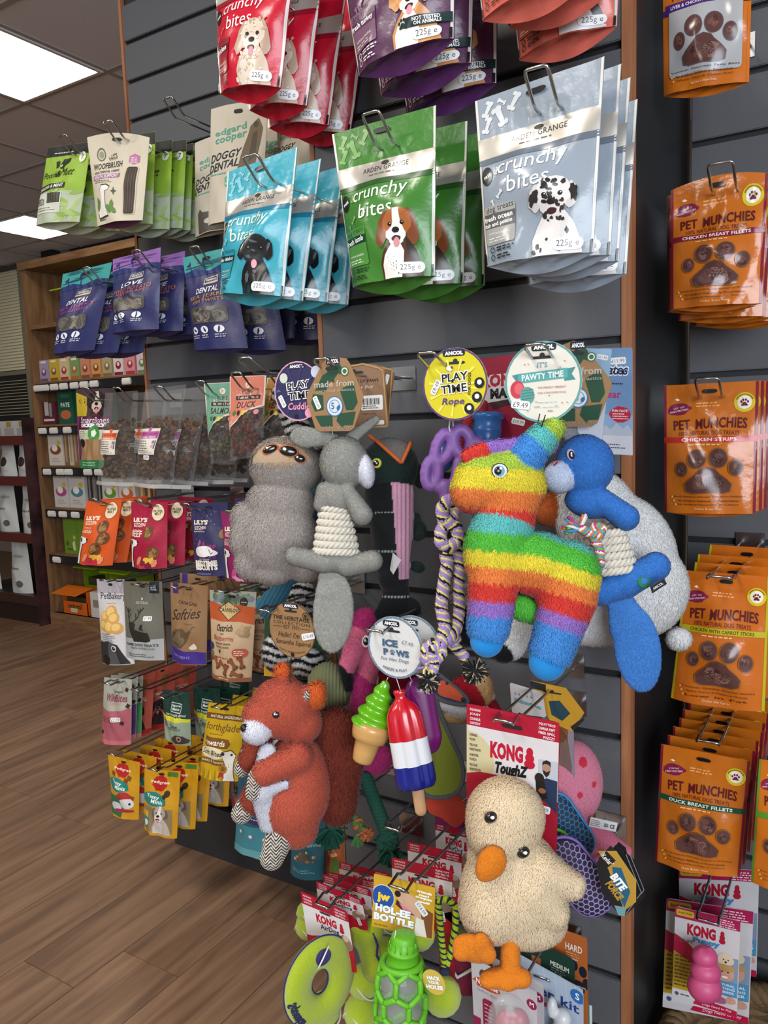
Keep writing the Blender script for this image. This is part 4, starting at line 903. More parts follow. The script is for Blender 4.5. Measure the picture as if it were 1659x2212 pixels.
# ================================================================== lower rows of the left wall
def cookie(A, u, v, r, c1, c2, seed): blob(A, u, v, r, r*A.S.W/A.S.H, c1, 16, .08, seed); chunks(A, u-r*.8, v-r*.55, u+r*.8, v+r*.55, [c2, '#4d2d1a', c2], 16, r*.38, seed)
def lily(c, word, sub, ck, leafc, var=0):
    def f(A):
        A.text("LILY'S", .30, .265, w=.42, h=.065, col='#f0e4cf', b=2); A.text('KITCHEN', .30, .335, w=.36, col='#f0e4cf', b=1); A.lines(.12, .36, .36, 1, '#e9d9c4', .02, .010)
        if var == 0:
            A.ell(.76, .15, .17, '#ead9b5'); A.ring(.76, .15, .17, .06, '#5a3a22'); A.text('PROPER', .76, .135, w=.24, col='#3c2a20', b=1); A.text('MEAT', .76, .175, w=.17, col='#3c2a20', b=1)
            A.text(sub, .25, .415, w=.28, col='#f0dcc6', b=0, shear=.3); A.text(word, .26, .47, w=.34, col='#f2e6d6', b=1)
            for i, (x, y) in enumerate(ck): cookie(A, x, y, .135, '#6b4226', '#a37544', 5+i)
            p = [(0, .56), (.12, .55), (.30, .57), (.34, .60), (.30, .65), (.18, .67), (.14, .78), (.12, .99), (0, .99)]
            A.poly([(a+.015, b) for a, b in p], '#2a1d20'); A.poly(p, '#e9e7e4'); A.ell(.10, .605, .05, '#2a1d20'); A.ell(.33, .59, .022, '#2a1d20')
        else:
            A.lines(.1, .385, .5, 1, '#d9d0c8', .02, .010)
        rr = random.Random(3)
        if var == 0:
            for k in range(12): leaf(A, rr.uniform(.2, .8), rr.uniform(.86, .99), rr.uniform(.14, .22), .11, rr.uniform(-90, 30), leafc[k % len(leafc)])
    return f
def bedtime(A):
    lily('', '', '', (), (), 1)(A)
    rr = random.Random(6)
    for k in range(16): leaf(A, rr.uniform(.15, .9), rr.uniform(.55, .72), .16, .09, rr.uniform(-120, -20), ('#7d2f6c', '#a04a85', '#5d2a60')[k % 3])
    blob(A, .48, .655, .28, .085, '#2a2440', 18, .03, 1); blob(A, .48, .655, .265, .078, '#e9e6e6', 18, .03, 1); blob(A, .70, .675, .14, .045, '#e9e6e6', 12, .05, 2); A.line([(.62, .63), (.68, .69), (.74, .67)], .015, '#2a2440')
    A.text('Our Famous', .5, .76, w=.3, col='#e6cfc0', b=0, shear=.3); A.text('BEDTIME', .5, .82, w=.6, col='#f1e8dc', b=2); A.text('BISCUITS', .5, .88, w=.6, col='#f1e8dc', b=2); A.ell(.93, .42, .1, '#8a6a3a'); A.lines(.2, .965, .6, 1, '#9a93b4', .02, .01)
    for k in range(14): A.ell(rr.uniform(.08, .92), rr.uniform(.12, .55), .012, '#8d86b8')
LK = dict(th=.022, gus=0., rough=.5, v0=.1)
pouch('treat_pouch', 'orange treat pouch with round biscuits and a white dog drawing', [(187, 1083), (263, 1080), (243, 1221), (169, 1216)], 1.30, '#d4561e', lily('', 'CHICKEN', 'Chomp-away', ((.68, .40), (.76, .57), (.62, .735)), ('#b8363c', '#e2b23c', '#d98a6a', '#c2273a')), n=3, offs=[(.005, .045, 0), (.0, .085, 0)], seed=51, group='orange biscuit pouches', **LK)
pouch('treat_pouch', 'crimson treat pouch with dark meat patties and a white dog drawing', [(283, 1085), (362, 1085), (361, 1227), (287, 1224)], 1.28, '#a3173a', lily('', 'BEEF', 'Our Best Ever', ((.60, .45), (.74, .76)), ('#b8363c', '#e2b23c', '#d98a6a', '#7a1a3a')), n=3, offs=[(.012, .05, 0), (.03, .12, 0)], seed=52, group='crimson meat patty pouches', **LK)
pouch('treat_pouch', 'navy bedtime biscuit pouch with a sleeping white dog drawing', [(411, 1087), (492, 1085), (494, 1242), (423, 1240)], 1.26, '#2f2d58', bedtime, n=2, offs=[(.05, .09, .002)], seed=53, group='navy bedtime biscuit pouches', **LK)
pouch('treat_pouch', 'magenta treat pouch with leaf drawings beneath the grey plush', [(477, 1104), (548, 1098), (580, 1257), (491, 1248)], 1.22, '#8d1d5e', lily('', 'DUCK', 'Pawsome', ((.7, .45), (.75, .65)), ('#d98ab4', '#e2b23c', '#c2478f', '#6a1450')), seed=54, **LK)
hook(200, 1078, 1.28, DL, rise=.018, label='chrome wire hook holding the orange biscuit pouches'); hook(297, 1081, 1.26, DL, rise=.018, label='chrome wire hook holding the crimson pouches'); hook(398, 1088, 1.24, DL, rise=.018, label='chrome wire hook holding the navy biscuit pouches'); hook(492, 1104, 1.2, DL, rise=.018, label='chrome wire hook holding the magenta pouch')
def petbake(A):
    A.rect(0, 0, 1, .16, '#a9a4ab'); A.text('PetBakery', .55, .205, w=.85, h=.1, col='#1f2747', b=0); A.lines(.35, .275, .4, 1, '#c98a80', .02, .01)
    for x, y, r in ((.32, .43, .16), (.52, .38, .18), (.62, .45, .17), (.28, .53, .16), (.5, .55, .18), (.72, .56, .16)): blob(A, x, y, r, r*.42, '#c99a4e', 14, .06, int(x*50)); blob(A, x-.02, y-.01, r*.7, r*.28, '#e2bd74', 12, .08, int(x*70))
    A.lines(.18, .625, .5, 5, '#7d7a80', .022, .009); A.poly([(.02, .99), (.05, .80), (.1, .72), (.25, .73), (.45, .71), (.7, .76), (.85, .9), (.95, .99)], '#29292c'); A.poly([(.45, .72), (.6, .74), (.72, .99), (.4, .99)], '#4d4d50'); A.ell(.32, .94, .13, '#121214'); A.ell(.6, .80, .07, '#d8d8d8'); A.ell(.6, .80, .05, '#1a1a1c'); A.ell(.62, .79, .015, '#ffffff')
def deer(A):
    A.rect(0, .72, 1, 1, '#a7a9aa'); A.rect(.68, 0, .92, .15, '#1c2430'); A.lines(.71, .05, .17, 3, '#c9ccd0', .025, .012); A.text('NATURAL', .5, .27, w=.32, col='#cfcabb', b=0); A.ell(.5, .22, .025, '#cfcabb')
    A.poly([(.24, .52), (.34, .50), (.42, .53), (.40, .60), (.52, .62), (.74, .64), (.80, .74), (.70, .76), (.36, .76), (.30, .66), (.28, .58)], '#23251f'); 
    for sx in (-1, 1):
        b = .32+sx*.05; A.line([(b, .51), (b+sx*.10, .44), (b+sx*.13, .34)], .02, '#23251f'); A.line([(b+sx*.06, .47), (b+sx*.03, .40)], .018, '#23251f'); A.line([(b+sx*.11, .41), (b+sx*.06, .35)], .018, '#23251f'); A.line([(b+sx*.12, .39), (b+sx*.2, .33)], .016, '#23251f')
    A.poly([(.52, .60), (.55, .54), (.60, .53), (.60, .58), (.64, .61)], '#23251f'); A.text('GAME DOG TREATS', .52, .80, w=.8, h=.035, col='#2c2f2a', b=1); A.text('VENISON SAUSAGE SLICES', .55, .845, w=.6, col='#3c3f3a', b=0); A.lines(.15, .92, .7, 2, '#5a5d5a', .025, .012); price(A, .70, .46, .2, '1.99')
def softies(A):
    A.rect(.07, 0, .22, .13, '#3f2a78'); A.text('CANAGAN', .48, .24, w=.5, col='#2a211b', b=0, rot=3); A.text('Softies', .48, .37, w=.78, h=.13, col='#2a211b', b=0, shear=.35, rot=-8); A.lines(.5, .48, .3, 1, '#6a5238', .02, .01)
    A.poly([(.12, .74), (.14, .62), (.28, .56), (.46, .55), (.56, .60), (.68, .55), (.72, .57), (.66, .62), (.58, .72), (.44, .80), (.24, .80)], '#5b4a36'); A.line([(.70, .55), (.74, .51), (.79, .52)], .02, '#5b4a36')
    chunks(A, .16, .58, .56, .78, ['#6d5a44', '#4a3b2c', '#7a664e'], 18, .07, 4); blob(A, .74, .77, .09, .04, '#d9cfc0', 9, .35, 3)
    A.poly([(0, .76), (.4, .82), (1, .84), (1, .99), (0, .99)], '#3b2580'); A.text('QUAIL TREATS', .42, .905, w=.5, col='#a695cf', b=0, rot=3)
def carni(A):
    A.rect(0, 0, 1, .17, '#9aa093'); chunks(A, .02, .01, .98, .17, ['#5a6a50', '#41513f', '#7a8a76', '#6f7f91'], 26, .09, 8); A.ell(.75, .12, .09, '#2d2c2a'); A.text('GRAIN FREE', .75, .12, w=.12, col='#d8d2c2')
    A.poly([(0, .12), (.3, .17), (.6, .15), (1, .17), (1, .36), (.7, .33), (.3, .34), (0, .32)], '#b5532a'); A.poly([(.18, .21), (.42, .115), (.70, .21), (.46, .33)], '#2c221b'); A.poly([(.20, .21), (.42, .125), (.68, .21), (.46, .32)], '#c9b07a'); A.text('CARNILOVI', .44, .215, w=.44, h=.045, col='#241b15', b=1)
    A.text('Ostrich', .40, .405, w=.36, h=.075, col='#2b2622', b=1); A.text('with', .38, .465, w=.08, col='#7a4a30'); A.text('Blackberries', .40, .515, w=.50, h=.055, col='#a3402f', b=0); A.text('CRUNCHY SNACK', .40, .575, w=.40, col='#4a3b30'); A.text('FOR ALL DOGS', .40, .612, w=.34, col='#4a3b30')
    A.rect(.64, .62, .94, .72, '#b8543f', r=.3); A.lines(.68, .645, .22, 3, '#e9d6bf', .022, .009); A.text('FOR HEART HEALTH', .36, .735, w=.4, col='#a3402f'); A.line([(.33, .65), (.34, .69)], .015, '#3a2f28'); A.ell(.34, .66, .03, '#3a2f28')
    for i, (x, y, r) in enumerate(((.24, .80, 60), (.42, .82, 30), (.50, .87, 110), (.66, .80, 50), (.82, .78, 70), (.74, .92, 20))): bone(A, x, y, .22, r, '#6d3a22'); bone(A, x-.008, y-.006, .17, r, '#8a5030')
    A.ell(.08, .62, .07, '#2a3550'); A.ell(.06, .75, .06, '#8a2f33'); A.ell(.1, .7, .05, '#5f7a45'); A.rect(0, .95, 1, 1, '#8a5a3a'); A.lines(.3, .965, .4, 1, '#d9b48a', .02, .012)
    chunks(A, .62, .36, .98, .52, ['#a58a68', '#b59a78', '#97795a'], 7, .09, 12)
RF = dict(th=.020, gus=0., rough=.5, v0=.15)
pouch('treat_pouch', 'white bakery treat pouch with potatoes and a black dog', [(209, 1251), (268, 1252), (291, 1434), (222, 1431)], 1.30, '#c9c6c6', petbake, seed=55, **RF)
pouch('treat_pouch', 'olive grey game treat pouch with a stag drawing', [(266, 1256), (350, 1256), (356, 1426), (274, 1418)], 1.27, '#66655a', deer, seed=56, **dict(RF, gus=.01))
pouch('treat_pouch', 'kraft and purple soft treat pouch with a quail silhouette', [(368, 1258), (449, 1266), (446, 1436), (372, 1424)], 1.24, '#8d6b49', softies, seed=57, n=3, offs=[(-.04, .07, .006), (.03, .12, .006)], group='kraft quail treat pouches', **RF)
pouch('treat_pouch', 'beige and orange bone snack pouch with a diamond logo', [(453, 1274), (554, 1279), (543, 1472), (459, 1461)], 1.22, '#c2a684', carni, seed=58, n=2, offs=[(.018, .08, 0)], group='beige bone snack pouches', **RF)
hook(222, 1253, 1.28, DL, rise=.01, label='chrome wire hook holding the white bakery pouch'); hook(290, 1262, 1.25, DL, rise=.01, label='chrome wire hook holding the stag pouch'); hook(370, 1268, 1.22, DL, rise=.01, label='chrome wire hook holding the kraft quail pouches'); hook(472, 1277, 1.2, DL, rise=.01, label='chrome wire hook holding the bone snack pouches')
def wildb(c):
    def f(A):
        A.rect(0, .44, 1, 1, c); A.ell(.5, .42, .42, '#a4a699', rv=.06); A.text('Canagan', .55, .20, w=.34, col='#2a2521', b=0); A.text('WildBites', .52, .29, w=.72, h=.11, col='#8a3348', b=1); A.text('Salmon', .55, .37, w=.4, col='#c47a80', b=0, shear=.3)
        for x, y in ((.84, .16), (.92, .40), (.8, .66), (.14, .82)): A.rect(x-.05, y-.03, x+.05, y+.03, '#3b2a22', rot=25)
        A.lines(.1, .58, .5, 3, '#7d3a4a', .03, .01); price(A, .64, .60, .26, '2.99'); A.rect(0, .93, 1, 1, '#c46a74')
    return f
RG = dict(th=.018, gus=0., rough=.35, v0=.08, wr=.0016)
pouch('treat_pouch', 'grey and pink bite-size treat pack', [(225, 1463), (285, 1468), (283, 1608), (220, 1600)], 1.28, '#a4a699', wildb('#a85a66'), seed=61, **RG)
pouch('treat_pouch', 'grey and purple bite-size treat pack behind the pink one', [(240, 1458), (298, 1462), (293, 1594), (238, 1588)], 1.315, '#9c9e92', wildb('#573070'), seed=62, **RG)
pouch('treat_pouch', 'grey and green bite-size treat pack behind the purple one', [(256, 1454), (309, 1458), (305, 1592), (254, 1584)], 1.345, '#9c9e92', wildb('#3d8a4a'), seed=63, **RG)
def coral(A):
    A.ell(.62, .22, .16, '#8a5a2e'); A.text('SPECIAL', .6, .42, w=.5, col='#efc9b8', b=1); dog(A, .35, .5, .55, .42, dict(body='#2a2526', ear='#201c1d', head='#2a2526', muz='#7a5a48', chest='#3a3030')); A.rect(0, .9, 1, .97, '#a52a26')
pouch('treat_pouch', 'coral snack pack with a black dog photo', [(275, 1462), (335, 1445), (326, 1586), (270, 1592)], 1.385, '#b85545', coral, seed=64, n=3, offs=[(.03, .05, .006), (.05, .11, .012)], group='coral snack packs', **RG)
def nmenu(A):
    A.rect(0, .50, 1, 1, '#8a9a85'); A.poly([(0, .46), (1, .5), (1, .56), (0, .56)], '#c9c428'); A.line([(.38, .22), (.74, .24), (.72, .40), (.40, .38), (.38, .22)], .02, '#c9d2c6'); A.text('Natures', .56, .275, w=.28, col='#e4e9e0'); A.text('Menu', .56, .335, w=.22, col='#e4e9e0')
    A.text('raw freeze dried', .56, .435, w=.66, col='#e4e9e0', b=0); A.text('TREATS', .56, .495, w=.42, h=.05, col='#d6d22c', b=1); A.text('Taste', .56, .64, w=.3, col='#1c3a30', b=1); A.text('explosion', .56, .70, w=.44, col='#1c3a30', b=0); chunks(A, .1, .52, .34, .75, ['#7a5a44', '#94705a'], 5, .1, 3); blob(A, .72, .90, .24, .09, '#3a2f2a', 12, .15, 2); A.ell(.72, .88, .08, '#a08a78'); A.ell(.72, .885, .04, '#161414')
pouch('treat_pouch', 'dark green freeze dried treat pouch', [(350, 1489), (411, 1496), (413, 1610), (357, 1592)], 1.28, '#163a31', nmenu, seed=65, n=4, offs=[(.05, .05, .0), (.075, .085, -.006), (.06, .14, .012)], group='dark green treat pouches', **RG)
def forth(A):
    A.rect(0, .13, 1, .205, '#6b4a22'); A.text('NATURAL INGREDIENTS', .55, .17, w=.86, col='#e9dcc0', b=1); A.text('forthglade', .5, .31, w=.86, h=.12, col='#6b4a22', b=0); A.lines(.2, .385, .5, 1, '#8a6a2a', .02, .01)
    A.poly([(.1, .43), (.74, .43), (.80, .49), (.74, .55), (.1, .55)], '#7a5220'); A.text('rewards', .42, .49, w=.54, h=.07, col='#f2ead6', b=1); blob(A, .38, .63, .36, .085, '#e8dfc0', 14, .06, 3); A.text('Soft Bites', .38, .625, w=.56, h=.075, col='#4a3015', b=1, shear=.2); A.rect(.04, .715, .74, .79, '#7a5220', r=.06); A.text('honey & banana', .40, .75, w=.6, col='#f2ead6', b=0)
    for k in range(9): A.poly([(.02+k*.08, .99), (.04+k*.08, .84), (.07+k*.08, .99)], '#d8b82c' if k % 2 else '#a8871a')
    p = [(.66, .60), (.82, .58), (.92, .64), (.90, .72), (.94, .99), (.72, .99), (.74, .76), (.68, .68)]
    c = np.mean(p, 0); A.poly([tuple(c+(np.array(q)-c)*1.07) for q in p], '#2a241c'); A.poly(p, '#e2ded6'); A.ell(.84, .635, .025, '#2a241c'); A.ell(.68, .62, .035, '#2a241c'); A.ell(.70, .83, .1, '#a8752a'); paw(A, .70, .83, .06, '#6b4a22'); A.poly([(.62, .88), (.72, .88), (.74, .96), (.67, .93), (.60, .96)], '#a8362c')
pouch('treat_pouch', 'yellow soft bite treat pouch with a white dog and rosette', [(451, 1517), (531, 1526), (514, 1688), (430, 1671)], 1.22, '#c4a01a', forth, seed=66, n=4, offs=[(.03, .045, .006), (.05, .09, .012), (.07, .13, .016)], group='yellow soft bite pouches', **RG)
def pedi(var):
    def f(A):
        blob(A, .48, .20, .21, .115, '#b3241f', 22, .1, 3); A.text('Pedigree', .48, .19, w=.52, h=.055, col='#f2e8d8', b=1)
        if var: A.rect(.66, .02, .95, .09, '#4a7a2c')
        A.poly([(.03, .38), (.2, .34), (.42, .33), (.70, .40), (.74, .50), (.5, .54), (.2, .53), (.06, .47)], '#1f7f78'); A.text('Tasty', .34, .405, w=.38, h=.065, col='#f2f0e6', b=1, rot=5); A.text('Minis', .48, .47, w=.32, h=.06, col='#f2f0e6', b=1, rot=5)
        if var: A.ell(.72, .34, .07, '#3a2a22'); A.ell(.66, .385, .05, '#3a2a22'); A.rect(.1, .56, .9, .93, '#8a7a5a'); dog(A, .34, .52, .56, .44, dict(body='#b7aea4', ear='#6a5a50', head='#a89c92', muz='#d8d2ca', chest='#cfc8c0', blaze='#ddd8d0')); A.rect(.02, .63, .26, .72, '#c9a83a'); A.rect(.02, .74, .28, .88, '#1f7f78'); A.ell(.2, .81, .07, '#dfe8e0')
        else:
            for x, y in ((.72, .30), (.64, .35), (.84, .62), (.2, .28)): A.rect(x-.06, y-.035, x+.06, y+.035, '#7a4a26', rot=20)
            A.poly([(.05, .62), (.5, .60), (.62, .75), (.5, .98), (.06, .94)], '#2c6a45'); blob(A, .62, .60, .2, .07, '#a82f33', 12, .1, 2); blob(A, .70, .72, .22, .09, '#d2d2d2', 12, .12, 3); blob(A, .36, .80, .2, .08, '#c9c9c9', 12, .12, 4); A.ell(.8, .72, .03, '#222222'); A.poly([(.3, .84), (.9, .82), (.9, .86), (.32, .9)], '#a8264a')
    return f
RH = dict(th=.018, gus=.0, rough=.4, v0=.08, wr=.0014)
pouch('treat_pouch', 'yellow mini treat pouch with cartoon puppies', [(233, 1630), (302, 1647), (300, 1770), (244, 1755)], 1.28, '#c8921d', pedi(0), seed=67, n=5, offs=[(.02, .035, .004), (.035, .075, .01), (.05, .115, .016), (.06, .155, .02)], group='yellow mini pouches with cartoon puppies', **RH)
pouch('treat_pouch', 'yellow mini treat pouch with a fluffy dog photo', [(312, 1661), (390, 1666), (382, 1811), (312, 1789)], 1.26, '#c8921d', pedi(1), seed=68, n=4, offs=[(.014, .045, .004), (.02, .085, .008), (.03, .15, .02)], group='yellow mini pouches with a dog photo', **RH)
for a in ((228, 1476, 1.26, 'pink bite-size packs'), (290, 1490, 1.30, 'coral snack packs'), (345, 1506, 1.26, 'dark green pouches'), (465, 1528, 1.20, 'yellow soft bite pouches'), (238, 1629, 1.26, 'puppy mini pouches'), (327, 1662, 1.24, 'fluffy dog mini pouches')): hook(a[0], a[1], a[2], DL, rise=.008, label='chrome wire hook holding the '+a[3])
def reddie(A): A.rect(0, 0, 1, .35, '#5a4a44'); A.text('Hike', .5, .2, w=.5, col='#241c18', b=2); A.text('Trail', .5, .32, w=.5, col='#241c18', b=2); A.rect(.2, .5, .8, .6, '#b5605a')
pouch('treat_pouch', 'dark red trail treat pouch behind the squirrel toy', [(488, 1672), (540, 1690), (556, 1806), (512, 1790)], 1.42, '#7a2a26', reddie, seed=69, **RH)
def tealb(A): A.rect(0, .0, 1, .6, '#2f5a6a'); A.poly([(.15, .45), (.9, .52), (.88, .60), (.14, .53)], '#3a2f5a'); A.lines(.2, .5, .6, 1, '#b9a8d0', .02, .014); [A.ell(x, .7+x*.06, .07, '#5f7f9a') for x in (.2, .48, .76)]; [A.ell(x, .695+x*.06, .035, '#dfe8ec') for x in (.2, .48, .76)]; A.rect(0, .9, 1, 1, '#5fa0aa')
pouch('treat_pouch', 'pale teal treat pouch hanging behind the squirrel toy', [(516, 1668), (600, 1690), (600, 1860), (507, 1832)], 1.38, '#3f8a98', tealb, seed=70, **RH)
def darkteal(A): A.text('christmas dinner', .5, .42, w=.9, col='#a9c4c6', b=0); A.text('turkey', .4, .32, w=.4, col='#8fb0b4', b=0); chunks(A, .15, .5, .85, .75, ['#c9a860', '#d8d2c0', '#8a6a4a', '#b0603a'], 12, .05, 3); A.ell(.5, .62, .14, '#5a4a3e'); A.lines(.15, .84, .7, 2, '#7fa0a6', .035, .012)
pouch('treat_pouch', 'dark teal dinner treat pouch low on the slatted wall', [(634, 1752), (704, 1770), (697, 1900), (627, 1885)], 1.36, '#1a5566', darkteal, seed=71, **RH)
pouch('treat_pouch', 'orange and green treat pouch low on the slatted wall', [(706, 1782), (748, 1790), (747, 1884), (704, 1876)], 1.40, '#b5592a', lambda A: (A.ell(.4, .35, .25, '#c9a02c'), A.text('Duck', .5, .55, w=.5, col='#f0e0c0'), A.ell(.6, .8, .3, '#4f7a2c'), A.ell(.3, .75, .2, '#a83a3a')), seed=72, **RH)

# ================================================================== right wall: orange meat treat pouches, puppy toys
def munch(flav, band, bandt, edge, win='#5b3a36', silver=False, l3=('Natural Handcuts Delicately Roasted to Perfection', 'No Artificial Additives or Preservatives', 'No Artificial Flavourings or Colours', 'Chicken Breast Meat'), seed=1):
    def f(A):
        A.rect(0, 0, .03, 1, edge); A.rect(.97, 0, 1, 1, edge)
        A.lines(.35, .145, .3, 2, '#f0b070', .022, .009, align='l'); A.poly([(.12, .115), (.15, .105), (.18, .12), (.15, .125)], '#f3ead8')
        blob(A, .17, .19, .13, .045, '#7d2143', 22, .1, 2, -8); A.text('LOW FAT', .17, .18, w=.12, col='#e8cbd2', rot=-10); A.text('HIGH PROTEIN', .17, .203, w=.2, col='#e8cbd2', rot=-10)
        A.ell(.86, .155, .11, '#d6c02c'); A.ell(.86, .155, .075, '#efeae2'); paw(A, .86, .16, .055, '#6d2138'); A.ring(.86, .155, .095, .12, '#7d6a14', a0=200, a1=340, n=10)
        A.text('PET', .205, .312, w=.18, h=.075, col='#5c1a22', b=1, rot=-4); A.text('MUNCHIES', .625, .30, w=.54, h=.08, col='#5c1a22', b=1, arc=.012); A.text('100% NATURAL DOG TREATS', .50, .375, w=.64, h=.032, col='#6d2420', b=0, arc=.008)
        A.rect(0, .405, 1, .448, band); A.text(flav, .50, .427, w=min(.72, .042*len(flav)), h=.026, col=bandt, b=1); A.lines(.28, .462, .46, 1, '#f3c48a', .02, .009)
        k = A.S.W/A.S.H
        if silver: A.rect(.08, .40, .92, .90, '#a9aaac', r=.06); A.rect(.04, .36, .96, .42, band, rot=-3); A.text(flav, .5, .39, w=.8, h=.026, col=bandt, rot=-3)
        o = .0
        for x, y, rx, ry in ((.21, .655, .065, .055), (.38, .575, .095, .07), (.61, .57, .095, .072), (.79, .645, .07, .06)):
            A.ell(x, y, rx+.012, '#8a5a2a' if not silver else '#55525a', rv=ry+.007); A.ell(x, y, rx, win, rv=ry); chunks(A, x-rx*.8, y-ry*.8, x+rx*.8, y+ry*.8, ['#6d4a44', '#482c2a', '#805c54'], 5, rx*.5, seed+int(x*100))
        pad = [(.38, .69), (.42, .655), (.50, .64), (.58, .655), (.62, .69), (.70, .735), (.745, .77), (.73, .825), (.66, .84), (.5, .835), (.34, .84), (.27, .825), (.255, .77), (.30, .735)]
        A.poly([(.5+(x-.5)*1.05, .74+(y-.74)*1.06) for x, y in pad], '#8a5a2a' if not silver else '#55525a'); A.poly(pad, win); chunks(A, .32, .69, .68, .83, ['#6d4a44', '#452a28', '#8a655c', '#5a3a36'], 16, .08, seed)
        for i, s in enumerate(l3): A.text(s, .5, .868+i*.031, w=.80 if i < 1 else (.66 if i < 3 else .3), h=.017, col='#3f1c14' if i < 3 else '#f3d3a8', b=0)
        for x, y in ((.1, .87), (.12, .9), (.14, .93)): A.ell(x, y, .012, '#f0c060')
    return f
PMU = dict(th=.0165, gus=.016, rough=.17, wr=.0016, v0=.13, cat='dog treats', jit=.3)
pouch('treat_pouch', 'orange meat treat pouch with a silver window panel', [(1431, -98), (1627, -145), (1618, 178), (1434, 209)], 1.26, '#c46a1c', munch('LIVER & CHICKEN TRAINING TREATS', '#43266a', '#e6dcf0', '#c96a1c', silver=True, l3=('Premium Gourmet Tasty Bites', 'No Artificial Additives or Preservatives', 'Wheat, Soya & Gluten Free', 'Beef Liver & Chicken Breast'), seed=81), seed=81, **PMU)
pouch('treat_pouch', 'orange meat treat pouch with maroon chicken fillet band', [(1449, 412), (1660, 374), (1646, 655), (1450, 668)], 1.26, '#c46a1c', munch('CHICKEN BREAST FILLETS', '#7d1a35', '#f3e4e0', '#7d1a35', seed=82), arch=.010, n=6, offs=[(-.012, .030, .0), (.0, .06, -.012), (.012, .09, -.012), (.01, .12, -.016), (.02, .15, -.016)], seed=82, group='orange pouches with a maroon fillet band', **PMU)
pouch('treat_pouch', 'orange meat treat pouch with red chicken strip band', [(1434, 833), (1640, 822), (1633, 1109), (1436, 1106)], 1.28, '#c46a1c', munch('CHICKEN STRIPS', '#bf2a20', '#f3e4e0', '#7d1a35', seed=83), n=3, offs=[(.004, .03, .0), (.008, .06, .0)], seed=83, group='orange pouches with a red strip band', **PMU)
pouch('treat_pouch', 'orange meat treat pouch with lime carrot stick band', [(1482, 1232), (1664, 1246), (1652, 1536), (1449, 1507)], 1.22, '#c4671b', munch('CHICKEN WITH CARROT STICKS', '#b8ad1e', '#3f2a14', '#b8ad1e', l3=('Premium Quality Dental Sticks', 'Healthy Source of Vitamins & Minerals', 'Low in Fat', 'Chicken with Carrot'), seed=84), n=4, offs=[(.004, .05, .004), (.0, .10, .008), (.01, .15, .016)], seed=84, group='orange pouches with a lime carrot band', **PMU)
pouch('treat_pouch', 'orange meat treat pouch with dark green duck fillet band', [(1428, 1607), (1621, 1644), (1599, 1894), (1415, 1858)], 1.20, '#c06a1c', munch('DUCK BREAST FILLETS', '#1c4a38', '#e6efe6', '#7d1a35', l3=('Natural Handcuts Delicately Roasted to Perfection', 'No Artificial Additives or Preservatives', 'No Artificial Flavourings or Colours', 'Duck Breast Meat'), seed=85), n=7, offs=[(.003, .035, .002), (.004, .07, .004), (.007, .105, .006), (.006, .14, .008), (.009, .175, .012), (.008, .215, .018)], seed=85, group='orange pouches with a dark green duck band', **PMU)
pouch('treat_pouch', 'orange meat treat pouch with green edges beyond the duck pouches', [(1640, 1640), (1800, 1660), (1790, 1930), (1622, 1905)], 1.16, '#c06a1c', munch('SALMON', '#4f8a2c', '#f0f0e0', '#4f8a2c', seed=86), seed=86, **PMU)
for a in ((1528, -138, 1.23, 'silver window pouch'), (1712, 1652, 1.14, 'green edged pouch'), (1556, 352, 1.23, 'maroon band pouches'), (1527, 818, 1.25, 'red band pouches'), (1553, 1246, 1.19, 'lime band pouches'), (1528, 1602, 1.24, 'duck band pouches')): hook(a[0], a[1], a[2], DR, w=.016, rise=.026 if a[1] < 900 else .008, label='chrome wire hook holding the '+a[3])
# ================================================================== plush and rubber toys
HK[0] = 1
class TF:
    """toy frame: measured across the toy in sight-line units (X right, Y down, Z towards the viewer), placed at its real distance"""
    def __init__(s, px, py, D):
        D = RD(D); s.p = (px, py); s.O = P(px, py, D); s.u = depth(s.O)/FPX
    def w(s, Q):
        Q = np.atleast_2d(np.asarray(Q, float)); return s.O+s.u*((Q[:, :1]-s.p[0])*CR-(Q[:, 1:2]-s.p[1])*CU-Q[:, 2:3]*CF)
AX = np.stack([CR, -CU, -CF])
def surface_net(Fd, org, h):
    s = Fd < 0; n = Fd.shape
    acc = np.zeros([a-1 for a in n]+[3]); cnt = np.zeros([a-1 for a in n])
    cs = [(i, j, k) for i in (0, 1) for j in (0, 1) for k in (0, 1)]
    sl = lambda c: tuple(slice(c[a], n[a]-1+c[a]) for a in range(3))
    for c in cs:
        for a in range(3):
            if c[a]: continue
            d = list(c); d[a] = 1; f0 = Fd[sl(c)]; f1 = Fd[sl(d)]; m = (f0 < 0) != (f1 < 0)
            t = np.where(m, f0/np.where(m, f0-f1, 1), 0)
            for b in range(3): acc[..., b] += np.where(m, c[b]+(t if b == a else 0), 0)
            cnt += m
    act = cnt > 0; idx = -np.ones(act.shape, int); idx[act] = np.arange(act.sum())
    V = (acc[act]/cnt[act][:, None]+np.argwhere(act))*h+org; Fc = []
    for a in range(3):
        b, c = (a+1) % 3, (a+2) % 3
        s0 = [slice(None)]*3; s1 = [slice(None)]*3; s0[a] = slice(0, -1); s1[a] = slice(1, None)
        e0 = s[tuple(s0)]; e1 = s[tuple(s1)]; q = np.argwhere(e0 != e1)
        q = q[(q[:, b] > 0) & (q[:, c] > 0) & (q[:, b] < n[b]-1) & (q[:, c] < n[c]-1)]
        def cell(db, dc):
            r = q.copy(); r[:, b] -= db; r[:, c] -= dc; return idx[tuple(r.T)]
        f = np.stack([cell(1, 1), cell(0, 1), cell(0, 0), cell(1, 0)], 1); fl = ~e0[tuple(q.T)]
        f[fl] = f[fl][:, ::-1]; Fc.append(f)
    return V, np.concatenate(Fc)
